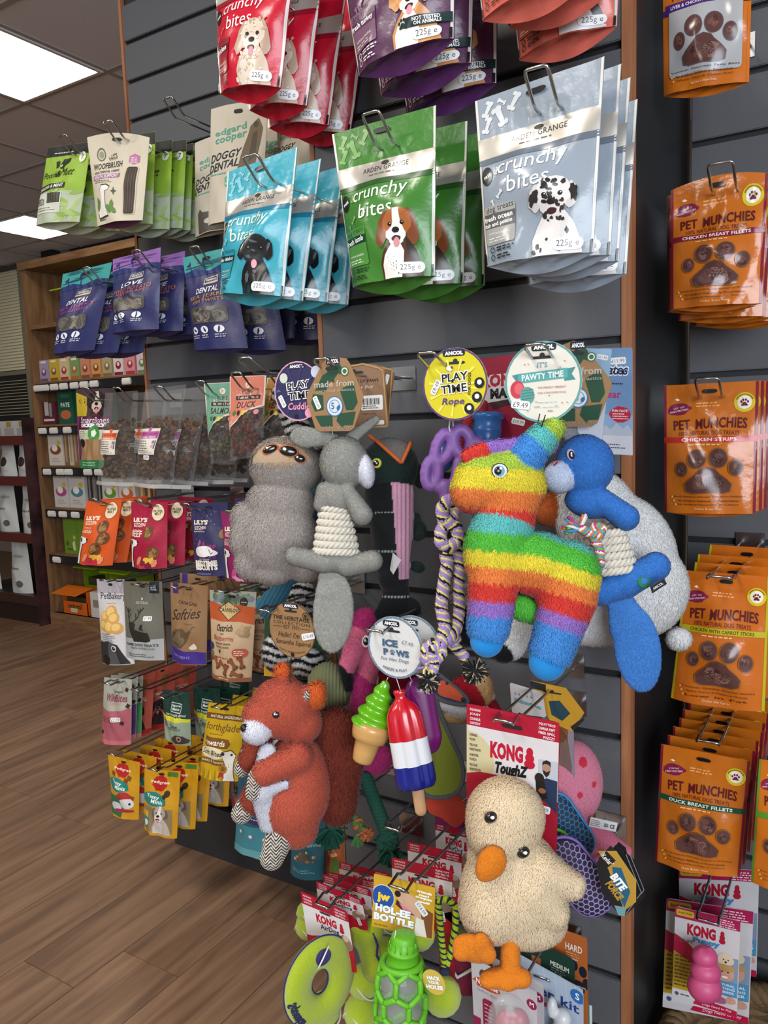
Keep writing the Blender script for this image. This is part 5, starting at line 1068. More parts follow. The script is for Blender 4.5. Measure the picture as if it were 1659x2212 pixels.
def rot2(d):
    a = math.radians(d); return np.array([[math.cos(a), math.sin(a), 0], [-math.sin(a), math.cos(a), 0], [0, 0, 1]])
def E_(x, y, z, rx, ry, rz, rot=0., i=0): return ('e', (x, y, z), (rx, ry, rz), rot, i)
def C_(a, b, ra, rb, i=0, sq=1.): return ('c', a, b, ra, rb, i, sq)
def sdf_mesh(pr, k=6., h=3.):
    lo = np.full(3, 1e9); hi = -lo
    for p in pr:
        if p[0] == 'e': r = max(p[2]); c = np.array(p[1]); lo = np.minimum(lo, c-r); hi = np.maximum(hi, c+r)
        else:
            for c, r in ((p[1], p[3]), (p[2], p[4])): lo = np.minimum(lo, np.array(c)-r); hi = np.maximum(hi, np.array(c)+r)
    lo -= h*2.5; hi += h*2.5; g = [np.arange(lo[i], hi[i]+h, h) for i in range(3)]
    X = np.stack(np.meshgrid(*g, indexing='ij'), -1); D = None; 
    def ev(p, X):
        if p[0] == 'e':
            q = (X-np.array(p[1]))@rot2(p[3]).T; r = np.array(p[2]); k0 = np.linalg.norm(q/r, axis=-1); k1 = np.linalg.norm(q/r**2, axis=-1)+1e-9
            return k0*(k0-1)/k1
        a = np.array(p[1], float); b = np.array(p[2], float); ab = b-a; t = np.clip(((X-a)@ab)/(ab@ab), 0, 1)
        d = X-(a+t[..., None]*ab); d = d*np.array([1, 1, 1/p[6]])
        return np.linalg.norm(d, axis=-1)-(p[3]+t*(p[4]-p[3]))
    for p in pr:
        d = ev(p, X)
        if D is None: D = d
        else:
            t = np.clip(.5+.5*(D-d)/k, 0, 1); D = D*(1-t)+d*t-k*t*(1-t)
    V, Fc = surface_net(D, lo, h)
    dd = np.stack([ev(p, V) for p in pr], 1); ids = np.array([p[4] if p[0] == 'e' else p[5] for p in pr])[dd.argmin(1)]
    return V, Fc, ids
def vnorm(V, Fc):
    n = np.cross(V[Fc[:, 2]]-V[Fc[:, 0]], V[Fc[:, 3]]-V[Fc[:, 1]]); N = np.zeros_like(V)
    for i in range(4): np.add.at(N, Fc[:, i], n)
    return N/(np.linalg.norm(N, axis=1)[:, None]+1e-12)
def fur(t, V, Fc, N, C, n, L, w, lift=.45, comb=(0, 0, -1), seed=0, var=.12, keep=None, parent=None, name='fur'):
    rr = np.random.default_rng(seed); ar = np.linalg.norm(np.cross(V[Fc[:, 2]]-V[Fc[:, 0]], V[Fc[:, 3]]-V[Fc[:, 1]]), axis=1)
    if keep is not None: ar = ar*keep[Fc].mean(1)
    f = rr.choice(len(Fc), n, p=ar/ar.sum()); b = rr.dirichlet((1, 1, 1, 1), n)
    p = (V[Fc[f]]*b[:, :, None]).sum(1); nn = (N[Fc[f]]*b[:, :, None]).sum(1); nn /= np.linalg.norm(nn, axis=1)[:, None]+1e-9
    c = (C[Fc[f]]*b[:, :, None]).sum(1)*(1+rr.normal(0, var, n))[:, None]
    cm = np.asarray(comb, float)+rr.normal(0, .55, (n, 3)); cm -= nn*(cm*nn).sum(1)[:, None]; cm /= np.linalg.norm(cm, axis=1)[:, None]+1e-9
    d0 = nn*(lift+.25)+cm*(1-lift); d0 /= np.linalg.norm(d0, axis=1)[:, None]; d1 = nn*lift*.5+cm; d1 /= np.linalg.norm(d1, axis=1)[:, None]
    ln = (L*rr.uniform(.55, 1.15, n))[:, None]; m = p+d0*ln*.5; e = m+d1*ln*.5
    sd = np.cross(d0, nn); sd /= np.linalg.norm(sd, axis=1)[:, None]+1e-9; sd *= (w*rr.uniform(.7, 1.2, n))[:, None]/2
    VV = np.stack([p-sd, p+sd, m-sd*.75, m+sd*.75, e], 1).reshape(-1, 3); k = np.arange(n)[:, None]*5
    F4 = np.concatenate([k+0, k+1, k+3, k+2], 1); F3 = np.concatenate([k+2, k+3, k+4], 1)
    # point each blade's face outwards
    g = np.cross(VV[F4[:, 1]]-VV[F4[:, 0]], VV[F4[:, 3]]-VV[F4[:, 0]]); fl = (g*nn).sum(1) < 0; F4[fl] = F4[fl][:, ::-1]; F3[fl] = F3[fl][:, ::-1]
    o = mesh_obj(name, VV, F4.tolist()+F3.tolist(), FURM, parent or t, col=np.repeat(np.clip(c, 0, 1), 5, 0), normals=np.repeat(nn*.85+d1*.25, 5, 0))
    o['kind'] = 'stuff'; return o
class Body: pass
def plush(t, tf, pr, colf, k=6., h=3., fl=None, fn=0, fw=1.6, lift=.45, comb=(0, 0, -1), seed=0, name='body', parent=None, var=.12, keep=None, relief=None):
    V, Fc, ids = sdf_mesh(pr, k, h)
    if relief:
        n_ = vnorm(V, Fc); a, b, c = V[Fc[:, 0]], V[Fc[:, 1]], V[Fc[:, 2]]
        if (np.cross(b-a, c-a)*(a-V.mean(0))).sum() < 0: n_ = -n_
        V = V+n_*relief(V[:, 0], V[:, 1], V[:, 2], ids)[:, None]
    C = colf(V[:, 0], V[:, 1], V[:, 2], ids); W = tf.w(V)
    a, b, c = W[Fc[:, 0]], W[Fc[:, 1]], W[Fc[:, 2]]
    if (np.cross(b-a, c-a)*(a-W.mean(0))).sum() < 0: Fc = Fc[:, ::-1]
    o = mesh_obj(name, W, Fc, PLUSH, parent or t, col=C); B = Body(); B.V = V; B.o = o; B.C = C
    if fn:
        N = vnorm(W, Fc); kp = keep(V[:, 0], V[:, 1], V[:, 2], ids).astype(float) if keep else None
        fur(t, W, Fc, N, C, fn, fl*tf.u, fw*tf.u, lift, comb, seed, var, kp, parent=o)
    return B
def sz(B, x, y, r=5.):
    m = (abs(B.V[:, 0]-x) < r) & (abs(B.V[:, 1]-y) < r); return float(B.V[m, 2].max()) if m.any() else 0.
def flatcol(*hx):
    H = np.array([lin(a) for a in hx]); return lambda X, Y, Z, i: H[np.clip(i, 0, len(H)-1)]
def orb(t, tf, x, y, z, rx, ry, rz, m, name, parent=None, rot=0.):
    V, Fc = ball((0, 0, 0), (rx, ry, rz), 14, 9); V = np.array(V)@rot2(rot)+[x, y, z]
    return mesh_obj(name, tf.w(V), Fc, m, parent or t)
def tubep(t, tf, path, r, m, name, n=8, parent=None, col=None):
    V, Fc = tube(path, r, n); return mesh_obj(name, tf.w(np.array(V)), Fc, m, parent or t)
def rope(path, r, turns, n=6, strands=3, k=None):
    """twisted strands round a path; returns list of (V, F) per strand"""
    p = np.asarray(path, float); s = np.r_[0, np.cumsum(np.linalg.norm(np.diff(p, axis=0), axis=1))]
    m = k or max(20, int(turns*9)); q = np.stack([np.interp(np.linspace(0, s[-1], m), s, p[:, i]) for i in range(3)], 1)
    t = np.gradient(q, axis=0); t /= np.linalg.norm(t, axis=1)[:, None]; a = np.cross(t[0], [0, 0, 1.] if abs(t[0][2]) < .9 else [1., 0, 0]); out = [[] for _ in range(strands)]
    for i in range(m):
        a = a-t[i]*(a@t[i]); a /= np.linalg.norm(a)+1e-9; b = np.cross(t[i], a)
        for j in range(strands):
            th = 2*PI*(turns*i/m+j/strands); out[j].append(q[i]+r*.56*(math.cos(th)*a+math.sin(th)*b))
    return [tube(o, r*(.52 if strands < 5 else .44), n) for o in out]
# ---- swing tags and header cards
def outline_card(name, pts, D, colr, parent, art=None, th=.0009, rough=.55, edge=None, tilt=0., yaw=0.):
    """flat card cut to an outline given in sight-line points on the plane y = D"""
    D = RD(D); W = np.array([P(x, y, D) for x, y in pts])
    if yaw:
        c = W.mean(0); a = math.radians(yaw); d = W-c; W = c+np.stack([d[:, 0]*math.cos(a)-d[:, 1]*math.sin(a), d[:, 0]*math.sin(a)+d[:, 1]*math.cos(a), d[:, 2]], 1)
    n = len(W); V = np.concatenate([W, W+[0, th, 0]]); Fc = [tuple(range(n)), tuple(range(2*n-1, n-1, -1))]+[(i, i+n, (i+1) % n+n, (i+1) % n) for i in range(n)]
    T = poly_tris([(w[0], w[2]) for w in W]); o = None
    from mathutils.geometry import tessellate_polygon
    tr = [tuple(int(i) for i in f) for f in tessellate_polygon([[Vector((w[0], w[2], 0)) for w in W]])]
    Fc = []
    for f in tr:
        a, b, c = W[f[0]], W[f[1]], W[f[2]]; nn = np.cross(b-a, c-a); g = f if nn[1] < 0 else f[::-1]; Fc.append(g); Fc.append(tuple(i+n for i in g[::-1]))
    Fc += [(i, (i+1) % n, (i+1) % n+n, i+n) for i in range(n)]
    o = mesh_obj(name, V, Fc, mat(colr, rough), parent, smooth=False)
    if art:
        x0, x1, z0, z1 = W[:, 0].min(), W[:, 0].max(), W[:, 2].min(), W[:, 2].max(); y = W[:, 1].mean()
        if yaw:
            a = math.radians(yaw); c = W.mean(0); hw = (W[:, 0]-c[0]); k = math.tan(a)
            q = [(x0, c[1]+(x0-c[0])*k, z1), (x1, c[1]+(x1-c[0])*k, z1), (x1, c[1]+(x1-c[0])*k, z0), (x0, c[1]+(x0-c[0])*k, z0)]
        else: q = [(x0, y, z1), (x1, y, z1), (x1, y, z0), (x0, y, z0)]
        A = Art(Flat(q), rough=rough, base=.0003, step=.00004); art(A); A.build(o)
    return o
def quad_card(name, pts, D, colr, parent, art=None, th=.0009, rough=.45, r=.04, dd=(0, 0, 0, 0)):
    """rectangular card with rounded corners on any four corners TL TR BR BL"""
    D = RD(D); q = quad(pts, D, dd); S = Flat(q); p = []
    k = S.W/S.H
    for cx, cy, a0 in ((1-r, r*k, -90), (1-r, 1-r*k, 0), (r, 1-r*k, 90), (r, r*k, 180)):
        for i in range(4): a = math.radians(a0+30*i); p.append((cx+r*math.cos(a), cy+r*k*math.sin(a)))
    p = np.array(p); n = len(p); f = S.pt(p[:, 0], p[:, 1]); b = f-S.n*th
    fr = list(range(n)); nn = np.cross(f[4]-f[0], f[8]-f[0])
    if nn@S.n < 0: fr = fr[::-1]
    Fc = [tuple(fr), tuple(i+n for i in fr[::-1])]+[(i, (i+1) % n, (i+1) % n+n, i+n) for i in range(n)]
    o = mesh_obj(name, np.concatenate([f, b]), Fc, mat(colr, rough), parent, smooth=False)
    S.clip = True
    if art: A = Art(S, rough=rough, base=.0003, step=.00004); A.L = 9.; art(A); A.build(o)
    return o
def circle_px(cx, cy, ry, D, n=44, top=0., k=1.):
    D = RD(D); c = P(cx, cy, D); r = ry*depth(c)/FPX; out = []
    for i in range(n):
        a = 2*PI*i/n; p = c+np.array([r*k*math.sin(a), 0, r*math.cos(a)]); v = p-C0; out.append((829.5+FPX*(v@CR)/(v@CF), 1106-FPX*(v@CU)/(v@CF)))
    return out
def ancol(A, u=.5, v=.085, w=.34): A.rect(u-w/2, v-.045, u+w/2, v+.045, '#161a2e', r=.1); A.text('ANCOL', u, v, w=w*.82, h=.055, col='#f2f2f2', b=2)
def slot(A, u=.5, v=.2, w=.3): A.rect(u-w/2, v-.018, u+w/2, v+.018, '#26282b', r=.12); A.ell(u, v-.025, .035, '#26282b')
def string(t, tf, pts, m, r=1.): return tubep(t, tf, [(x, y, z) for x, y, z in pts], r, m, 'string', 6)
WHITEP = mat('#e9e9e6', .5); DARKP = mat('#17181a', .4); EYEB = mat('#0e0f11', .08, coat=1.)
def eye(t, tf, B, x, y, r, ring=None, hl=True, ry=None, rot=0.):
    z = sz(B, x, y); ry = ry or r
    if ring: orb(t, tf, x, y, z, r*1.5, ry*1.5, r*.5, mat(ring, .4), 'eye_ring', rot=rot); z += r*.35
    orb(t, tf, x, y, z+r*.1, r, ry, r*.55, EYEB, 'eye', rot=rot)
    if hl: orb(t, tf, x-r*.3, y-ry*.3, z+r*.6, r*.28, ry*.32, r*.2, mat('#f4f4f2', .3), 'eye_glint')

# ---------------------------------------------------------------- row of plush toys
# grey long-faced plush with three dark eye patches
tf = TF(600, 1090, .93)
t = thing('plush_toy', 'grey fluffy plush with beige face and black oval eyes', 'plush toy', tf.w((600, 1250, 0))[0])
GRY = ('#a39a93', '#a39a93', '#b29a80', '#b7a79c')
pr = [E_(618, 1010, 0, 76, 62, 55), E_(612, 990, 18, 60, 42, 42, 0, 0), E_(606, 1090, 0, 74, 60, 52), E_(600, 1165, 4, 88, 82, 60), E_(528, 1120, 10, 26, 34, 24), E_(524, 1165, 14, 24, 36, 24), E_(545, 1215, 14, 34, 36, 26), E_(590, 1235, 8, 40, 26, 34), E_(660, 1210, 0, 44, 46, 40)]
def cf(X, Y, Z, i):
    c = np.tile(lin('#a39a93'), (len(X), 1)); f = (((X-612)/66)**2+((Y-1003)/44)**2 < 1) & (Y < 1005+6*np.cos((X-612)/20)) & (Z > 5); c[f] = lin('#b29a80'); return c
B = plush(t, tf, pr, cf, 10, 3.2, 10, 34000, 2.3, .32, seed=1, keep=lambda X, Y, Z, i: ~((((X-612)/64)**2+((Y-1003)/42)**2 < 1) & (Y < 1003) & (Z > 5)), var=.10)
for x, y, r, ry, ro in ((592, 975, 16, 8.5, -22), (630, 979, 19, 11, 8), (653, 994, 12, 8.5, 14)):
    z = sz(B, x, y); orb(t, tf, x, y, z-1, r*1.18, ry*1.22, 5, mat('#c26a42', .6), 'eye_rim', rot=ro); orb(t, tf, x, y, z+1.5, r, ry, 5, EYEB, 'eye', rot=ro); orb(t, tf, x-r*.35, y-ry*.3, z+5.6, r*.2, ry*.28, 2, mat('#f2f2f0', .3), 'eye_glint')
orb(t, tf, 617, 953, 24, 11, 10, 9, mat('#c9a68a', .8), 'snout')
def cuddle(A):
    A.ring(.5, .5, .5, .045, '#d79ab8'); ancol(A, .5, .085, .36); rr = random.Random(2)
    for k in range(9): A.poly([(.5+.1*math.cos(k*.7), .5+.1*math.sin(k*.7)), (.5+.44*math.cos(k*.7), .5+.44*math.sin(k*.7)), (.5+.44*math.cos(k*.7+.12), .5+.44*math.sin(k*.7+.12))], '#333363')
    A.ell(.22, .27, .085, '#c9d2c4'); A.ell(.9, .2, .1, '#c7cbe0'); A.text('PLAY', .52, .40, w=.46, h=.12, col='#15161c', outline='#f2f2f2', rot=-5); A.text('TIME', .54, .57, w=.46, h=.12, col='#15161c', outline='#f2f2f2', rot=-3); A.text('Cuddle', .52, .75, w=.46, h=.12, col='#e79ab4', b=1, shear=.2); A.ell(.72, .87, .08, '#e79ab4'); A.ell(.45, .92, .04, '#101018'); price(A, .17, .66, .22, '10.49', 62); A.poly([(.04, .5), (.1, .45), (.16, .5)], '#5a5f92')
outline_card('swing_tag', circle_px(643, 845, 64, .90), .90, '#2a2a55', t, cuddle)
# grey donkey with a rope middle
tf = TF(735, 1100, .90)
t = thing('plush_toy', 'grey donkey plush with a white rope coil waist', 'plush toy', tf.w((735, 1408, 0))[0])
DG = ('#96958e', '#e2e2ec')
pr = [E_(743, 1000, 0, 52, 58, 46), E_(790, 1019, 10, 19, 37, 30, -8, 1), E_(730, 1075, 0, 42, 36, 32), C_((752, 1062, 22), (783, 1112, 26), 16, 22), C_((702, 1060, 4), (694, 1090, 4), 18, 16), E_(730, 1210, 0, 52, 26, 30), C_((700, 1215, 8), (638, 1200, 14), 21, 20), C_((750, 1222, 8), (804, 1210, 20), 22, 22),
      C_((725, 945, -6), (690, 945, 2), 8, 20, 0, .55), E_(660, 944, 4, 33, 23, 8, 6), C_((760, 944, -4), (812, 906, 0), 13, 8, 0, .5)]
B = plush(t, tf, pr, flatcol(*DG), 7, 2.8, 3.8, 30000, 1.8, .4, seed=2, var=.07)
plush(t, tf, [E_(720, 1322, 2, 44, 88, 9, 3), C_((705, 1248, 0), (712, 1275, 2), 18, 30, 0, .35)], flatcol('#9b9a93'), 6, 3, 4, 8000, 1.2, .45, seed=3, name='long_ear', var=.08)
def cone_coil(t, tf, a, b, ra, rb, n, r, mats, seed=0):
    """stack of rope rings between centres a and b"""
    a = np.array(a, float); b = np.array(b, float); d = (b-a)/np.linalg.norm(b-a); e1 = np.cross(d, [0, 0, 1.]); e1 /= np.linalg.norm(e1); e2 = np.cross(d, e1); path = []
    for i in range(n*26+1):
        s = i/(n*26); th = 2*PI*i/26; R = ra+(rb-ra)*s; path.append(a+(b-a)*s+R*(math.cos(th)*e1+math.sin(th)*e2*.75))
    for V, Fc in rope(path, r, n*6.5, 6, 3, n*64): mesh_obj('rope_strand', tf.w(np.array(V)), Fc, mats, t)
ROPEW = mat('#d8d2c4', .85, bump=.4, bscale=700)
cone_coil(t, tf, (722, 1088, 0), (726, 1195, 0), 25, 45, 7, 8.4, ROPEW)
string(t, tf, [(719, 905, 12), (719, 940, 12)], WHITEP, .9)
def hexa(A):
    G = '#1f4a36'; ancol(A, .5, .055, .24)
    A.poly([(.38, .12), (.62, .10), (.72, .26), (.58, .22), (.50, .30), (.42, .30)], G); A.poly([(.30, .24), (.46, .17), (.52, .34), (.44, .32), (.34, .46), (.16, .44)], G)
    A.poly([(.84, .36), (.90, .62), (.82, .72), (.70, .72), (.60, .44)], G); A.poly([(.12, .48), (.30, .50), (.30, .70), (.14, .72), (.08, .6)], G); A.poly([(.14, .78), (.45, .78), (.45, .93), (.24, .93)], G); A.poly([(.56, .76), (.86, .74), (.80, .92), (.64, .92), (.64, .97), (.52, .86)], G)
    A.text('made from', .5, .355, w=.70, h=.085, col='#b7ada2', b=1); A.text('recycled plastics', .52, .45, w=.66, h=.05, col='#b7ada2', b=0); A.ell(.70, .2, .07, '#e2e4da'); A.ring(.7, .2, .07, .25, '#3f6a4a'); A.ell(.70, .2, .035, '#3f6a4a')
    A.ell(.50, .66, .15, '#cfd8df'); A.ring(.5, .66, .15, .12, '#3d6f9c'); A.ring(.5, .66, .095, .1, '#3d6f9c'); A.text('5', .47, .655, h=.09, col='#2f6aa0', b=1); leaf(A, .57, .68, .1, .06, -55, '#2f6aa0'); A.text('cuddle hug play', .5, .955, w=.5, col='#a09488', b=0); slot(A, .48, .15, .22); price(A, .19, .60, .2, '10.49', 65)
outline_card('swing_tag', [(705, 775), (722, 771), (748, 774), (756, 786), (785, 852), (783, 872), (764, 925), (756, 931), (690, 932), (681, 925), (663, 868), (663, 852), (697, 783)], .885, '#96744e', t, hexa)
# trout plush
tf = TF(850, 1120, 1.0)
t = thing('plush_toy', 'dark green trout plush with orange lips and pink ribbed belly', 'plush toy', tf.w((850, 1330, 0))[0])
pr = [E_(842, 1010, 0, 62, 64, 44, 0, 0), C_((842, 1070, 0), (850, 1250, 0), 54, 34, 1, .8), C_((852, 1250, 0), (856, 1290, 0), 28, 30, 1, .5), C_((840, 1312, 0), (884, 1316, 0), 24, 26, 1, .35), C_((822, 1326, 0), (894, 1328, 0), 14, 14, 1, .5), E_(908, 1030, -2, 15, 26, 6, 0, 0), C_((900, 1115, 0), (915, 1160, 0), 8, 4, 0, .5), E_(905, 1148, -4, 16, 22, 6, 20, 0), E_(902, 1225, -6, 17, 13, 6, 20, 0)]
def cf(X, Y, Z, i):
    c = np.tile(lin('#1d2b27'), (len(X), 1)); c[i == 1] = lin('#17191a')
    b = (i == 1) & (X > 846+(Y-1060)*.08) & (Y < 1250); c[b] = lin('#b98aa0')
    st = (i == 1) & ((abs(Y-1108-(X-800)*-.03) < 1.6) | (abs(Y-1190) < 1.6) | (abs(Y-1288) < 1.6)) & (np.sin(X*.9) > -.2) & ~b; c[st] = lin('#8a8f8a')
    m = (Y < 1002-abs(X-866)*-.0) & (i == 0) & (Y < 1003-np.where(X < 866, (866-X)*.92, (X-866)*2.1)) & (X > 796); c[m] = lin('#6f6a66'); return c
B = plush(t, tf, pr, cf, 6, 2.4, 2.2, 9000, 1.1, .5, seed=4, keep=lambda X, Y, Z, i: i == 0, relief=lambda X, Y, Z, i: np.where((i == 1) & (X > 846+(Y-1060)*.08) & (Y < 1250), 1.2*np.sin(X*.7), 0.))
for seg in (((796, 939), (832, 972), (866, 1003)), ((866, 1003), (878, 978), (888, 955))):
    p = [(x, y, sz(B, x, y, 6)+1.5) for x, y in seg]; q = np.array(p); q = np.stack([np.interp(np.linspace(0, 2, 9), [0, 1, 2], q[:, i]) for i in range(3)], 1)
    for k in range(9): q[k, 2] = sz(B, q[k, 0], q[k, 1], 6)+1.
    tubep(t, tf, q, 4.2, mat('#c4602a', .8), 'lip', 8)
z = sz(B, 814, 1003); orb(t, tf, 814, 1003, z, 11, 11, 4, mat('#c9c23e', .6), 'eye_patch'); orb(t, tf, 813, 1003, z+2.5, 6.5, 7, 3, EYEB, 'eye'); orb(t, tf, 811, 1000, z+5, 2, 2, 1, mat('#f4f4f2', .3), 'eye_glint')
tubep(t, tf, [(798, 1038, sz(B, 798, 1038)+.5), (814, 1041, sz(B, 814, 1041)+.5), (828, 1037, sz(B, 828, 1037)+.5)], 1., mat('#0f1512', .9), 'mouth', 6)
_z = sz(B, 852, 1215); mesh_obj('care_label', tf.w([(848, 1192, _z+2), (866, 1207, _z+8), (849, 1238, _z+10), (842, 1228, _z+3)]), [(0, 1, 2, 3)], mat('#b9b7b4', .7), t, smooth=False)
def kraft(A): A.rect(0, 0, 1, 1, '#b18a52'); 
def kpaws(A):
    A.text('HOUSE OF PAWS', .45, .27, w=.75, h=.05, col='#2a211a', b=1); A.text('Play Boy', .5, .37, w=.4, h=.07, col='#d9cbb8', b=0, shear=.3); A.rect(.42, .50, .90, .73, '#e2e0dc', r=.06)
    for k in range(14): A.rect(.47+k*.027, .545, .47+k*.027+(.010 if k % 3 else .018), .645, '#2b2b2b')
    A.lines(.46, .66, .4, 2, '#4a4a4a', .03, .012); A.text('made in china', .6, .78, w=.3, col='#5a4433', b=0); A.rect(.62, .89, .92, .96, '#e2e0dc', r=.1); A.lines(.66, .91, .2, 1, '#3a3a3a', .02, .02); slot(A, .3, .13, .4)
    A.line([(.02, .99), (.02, .1), (.2, .03), (.5, .005), (.85, .09), (.93, .14), (.985, .99), (.02, .99)], .03, '#b58d52')
outline_card('header_card', [(742, 800), (760, 788), (788, 785), (812, 788), (831, 797), (839, 918), (742, 925)], .985, '#8a6b54', t, kpaws)
t2 = thing('header_card', 'brown kraft header card behind the trout plush card', 'card', P(840, 917, 1.03))
outline_card('card', [(775, 800), (800, 789), (830, 790), (852, 806), (852, 812), (838, 900), (775, 920)], 1.03, '#74583f', t2, lambda A: (A.line([(.05, .1), (.4, .0), (.95, .1), (.8, .98)], .03, '#b58d52'), price(A, .8, .25, .22, '11.99', -70)))
hook(528, 773, .92, DM, rise=.022, run=.034, label='chrome wire hook holding the grey fluffy plush'); hook(692, 775, .905, DM, rise=.022, run=.034, label='chrome wire hook holding the grey donkey plush'); hook(920, 762, .90, DM, rise=.022, run=.034, label='chrome wire hook holding the purple paw toy'); hook(1155, 744, .885, DM, rise=.022, run=.034, label='chrome wire hook holding the rainbow plush')
# blue ribbed cloth legs behind the donkey
tf = TF(620, 1200, 1.03)
t = thing('plush_toy', 'teal blue corduroy bow hanging behind the grey donkey', 'plush toy', tf.w((600, 1330, 0))[0])
def cord(hx, fr=.85, ang=0.):
    a = np.array(lin(hx)); return lambda X, Y, Z, i: np.tile(a, (len(X), 1))
def ribs(fr=.85, ang=0., amp=1.1): return lambda X, Y, Z, i: amp*np.sin((X*math.cos(ang)+Y*math.sin(ang))*fr)
plush(t, tf, [C_((690, 1045, -10), (664, 1130, -6), 14, 20, 0, .5), C_((664, 1130, -6), (690, 1190, -10), 18, 12, 0, .5), C_((640, 1225, 8), (640, 1245, 10), 15, 15, 0, .6), C_((634, 1240, 8), (582, 1308, 12), 11, 28, 0, .28), C_((735, 1310, -12), (752, 1360, -12), 16, 22, 0, .4)], cord('#2f5a6d'), 5, 1.7, name='bow', relief=ribs(.8, .5))
# purple rubber paw with rope
tf = TF(970, 1050, .93)
t = thing('rubber_toy', 'purple rubber paw ring with lilac and yellow rope tail', 'dog toy', tf.w((950, 1480, 0))[0])
PURP = mat('#7c539c', .5)
def ring(cx, cy, rx, ry, r, rot=0., n=28):
    p = []
    for i in range(n):
        a = 2*PI*i/n; x, y = rx*math.cos(a), ry*math.sin(a); c, s = math.cos(math.radians(rot)), math.sin(math.radians(rot)); p.append((cx+x*c-y*s, cy+x*s+y*c, 0))
    return p
pr = []
def ringp(cx, cy, rx, ry, r, rot=0.):
    q = ring(cx, cy, rx, ry, r, rot, 12)
    for a, b in zip(q, q[1:]+q[:1]): pr.append(C_(a, b, r, r))
ringp(933, 1022, 14, 29, 11.5, 5); ringp(958, 966, 16, 33, 11.5, 20); ringp(1000, 958, 18, 32, 11.5, -15); ringp(1040, 985, 18, 36, 11.5, -35)
pr += [C_((950, 1055, 0), (990, 1050, 0), 13, 16), C_((962, 1050, 0), (965, 1080, 0), 16, 15), C_((990, 1000, 0), (985, 1060, 0), 12, 18)]
V, Fc, _ = sdf_mesh(pr, 5, 2.8); mesh_obj('paw_ring', tf.w(V), Fc, PURP, t)
string(t, tf, [(972, 905, 4), (969, 925, 12), (974, 945, 10), (980, 930, 2), (978, 908, 0)], mat('#cfccd4', .5), 1.6)
def ropetag(A):
    A.ring(.5, .5, .5, .05, '#5a3a7c'); ancol(A, .5, .075, .34); slot(A, .52, .21, .3)
    for k in range(12): A.poly([(.5+.1*math.cos(k*.55), .55+.1*math.sin(k*.55)), (.5+.40*math.cos(k*.55), .55+.40*math.sin(k*.55)), (.5+.40*math.cos(k*.55+.1), .55+.40*math.sin(k*.55+.1))], '#e6df6a')
    A.text('PLAY', .51, .40, w=.40, h=.115, col='#15161c', outline='#f4f4f0', rot=-4); A.text('TIME', .49, .56, w=.40, h=.115, col='#15161c', outline='#f4f4f0', rot=-4); A.text('FOR DOGS', .73, .5, w=.3, col='#15161c', rot=-88); A.text('Rope', .48, .745, w=.34, h=.12, col='#5a3a7c', b=1, shear=.2)
    for x, y in ((.88, .5), (.84, .69), (.72, .84)): A.ell(x, y, .075, '#131417'); A.ell(x, y-.01, .035, '#e9e9e4')
    blob(A, .43, .28, .05, .035, '#f2efe8', 10, .2, 1); A.ell(.47, .27, .018, '#6a3a6a'); price(A, .21, .53, .22, '8.49', -60)
outline_card('swing_tag', circle_px(982, 830, 78, .895), .895, '#d3c81e', t, ropetag)
LIL = [mat(c, .9, bump=.4, bscale=600) for c in ('#a58bc6', '#e0d786', '#a58bc6', '#1c1a1e', '#e0d786', '#a58bc6')]
def lrope(path, r, turns):
    for (V, Fc), m in zip(rope(path, r, turns*.6, 6, 6), LIL): mesh_obj('rope_strand', tf.w(np.array(V)), Fc, m, t)
lrope([(985, 1075, 6), (965, 1082, 14), (952, 1100, 14), (958, 1125, 12), (985, 1140, 12), (990, 1165, 10), (968, 1185, 14), (950, 1170, 14), (952, 1145, 8), (975, 1120, 2), (985, 1100, 2), (975, 1085, 4)], 15, 16)
lrope([(960, 1190, 8), (966, 1215, 8), (958, 1260, 10), (952, 1310, 12), (960, 1350, 24), (948, 1390, 46)], 15, 12)
lrope([(985, 1180, 0), (992, 1220, 0), (990, 1270, 0), (992, 1320, 0), (985, 1355, 14), (962, 1380, 38)], 14, 12)
lrope([(935, 1380, 48), (918, 1392, 52), (918, 1412, 52), (938, 1418, 50), (952, 1400, 48), (944, 1384, 46), (925, 1396, 58), (935, 1425, 52), (930, 1440, 52)], 13, 12)
lrope([(965, 1370, 34), (985, 1378, 6), (978, 1392, 6), (1005, 1420, 4)], 13, 5)
def tassel(t, tf, c, r, n, cols, seed, droop=0., w=1.3):
    rr = np.random.default_rng(seed); Vs = []; Fs = []; k = 0; C = []
    for i in range(n):
        d = rr.normal(size=3); d[1] += droop; d /= np.linalg.norm(d); e = np.array(c)+d*r*rr.uniform(.7, 1.1); V, Fc = tube([c, (np.array(c)+e)/2+rr.normal(0, 1.5, 3), e], w, 4); Vs.append(np.array(V)); Fs += [tuple(a+k for a in f) for f in Fc]; k += len(V); C.append(np.tile(lin(cols[i % len(cols)]), (len(V), 1)))
    o = mesh_obj('rope_fringe', tf.w(np.concatenate(Vs)), Fs, FURM, t, col=np.concatenate(C), smooth=False); o['kind'] = 'stuff'
tassel(t, tf, (922, 1458, 52), 27, 190, ['#1b1a1c', '#2a282b', '#c9b9a0', '#1b1a1c'], 1, .8); tassel(t, tf, (1025, 1448, 4), 30, 260, ['#1b1a1c', '#2a282b', '#1b1a1c', '#b9a98c'], 2, .4); tassel(t, tf, (918, 1430, 54), 22, 16, ['#9a80b8', '#d8cf7a'], 3, .5, 2.5)
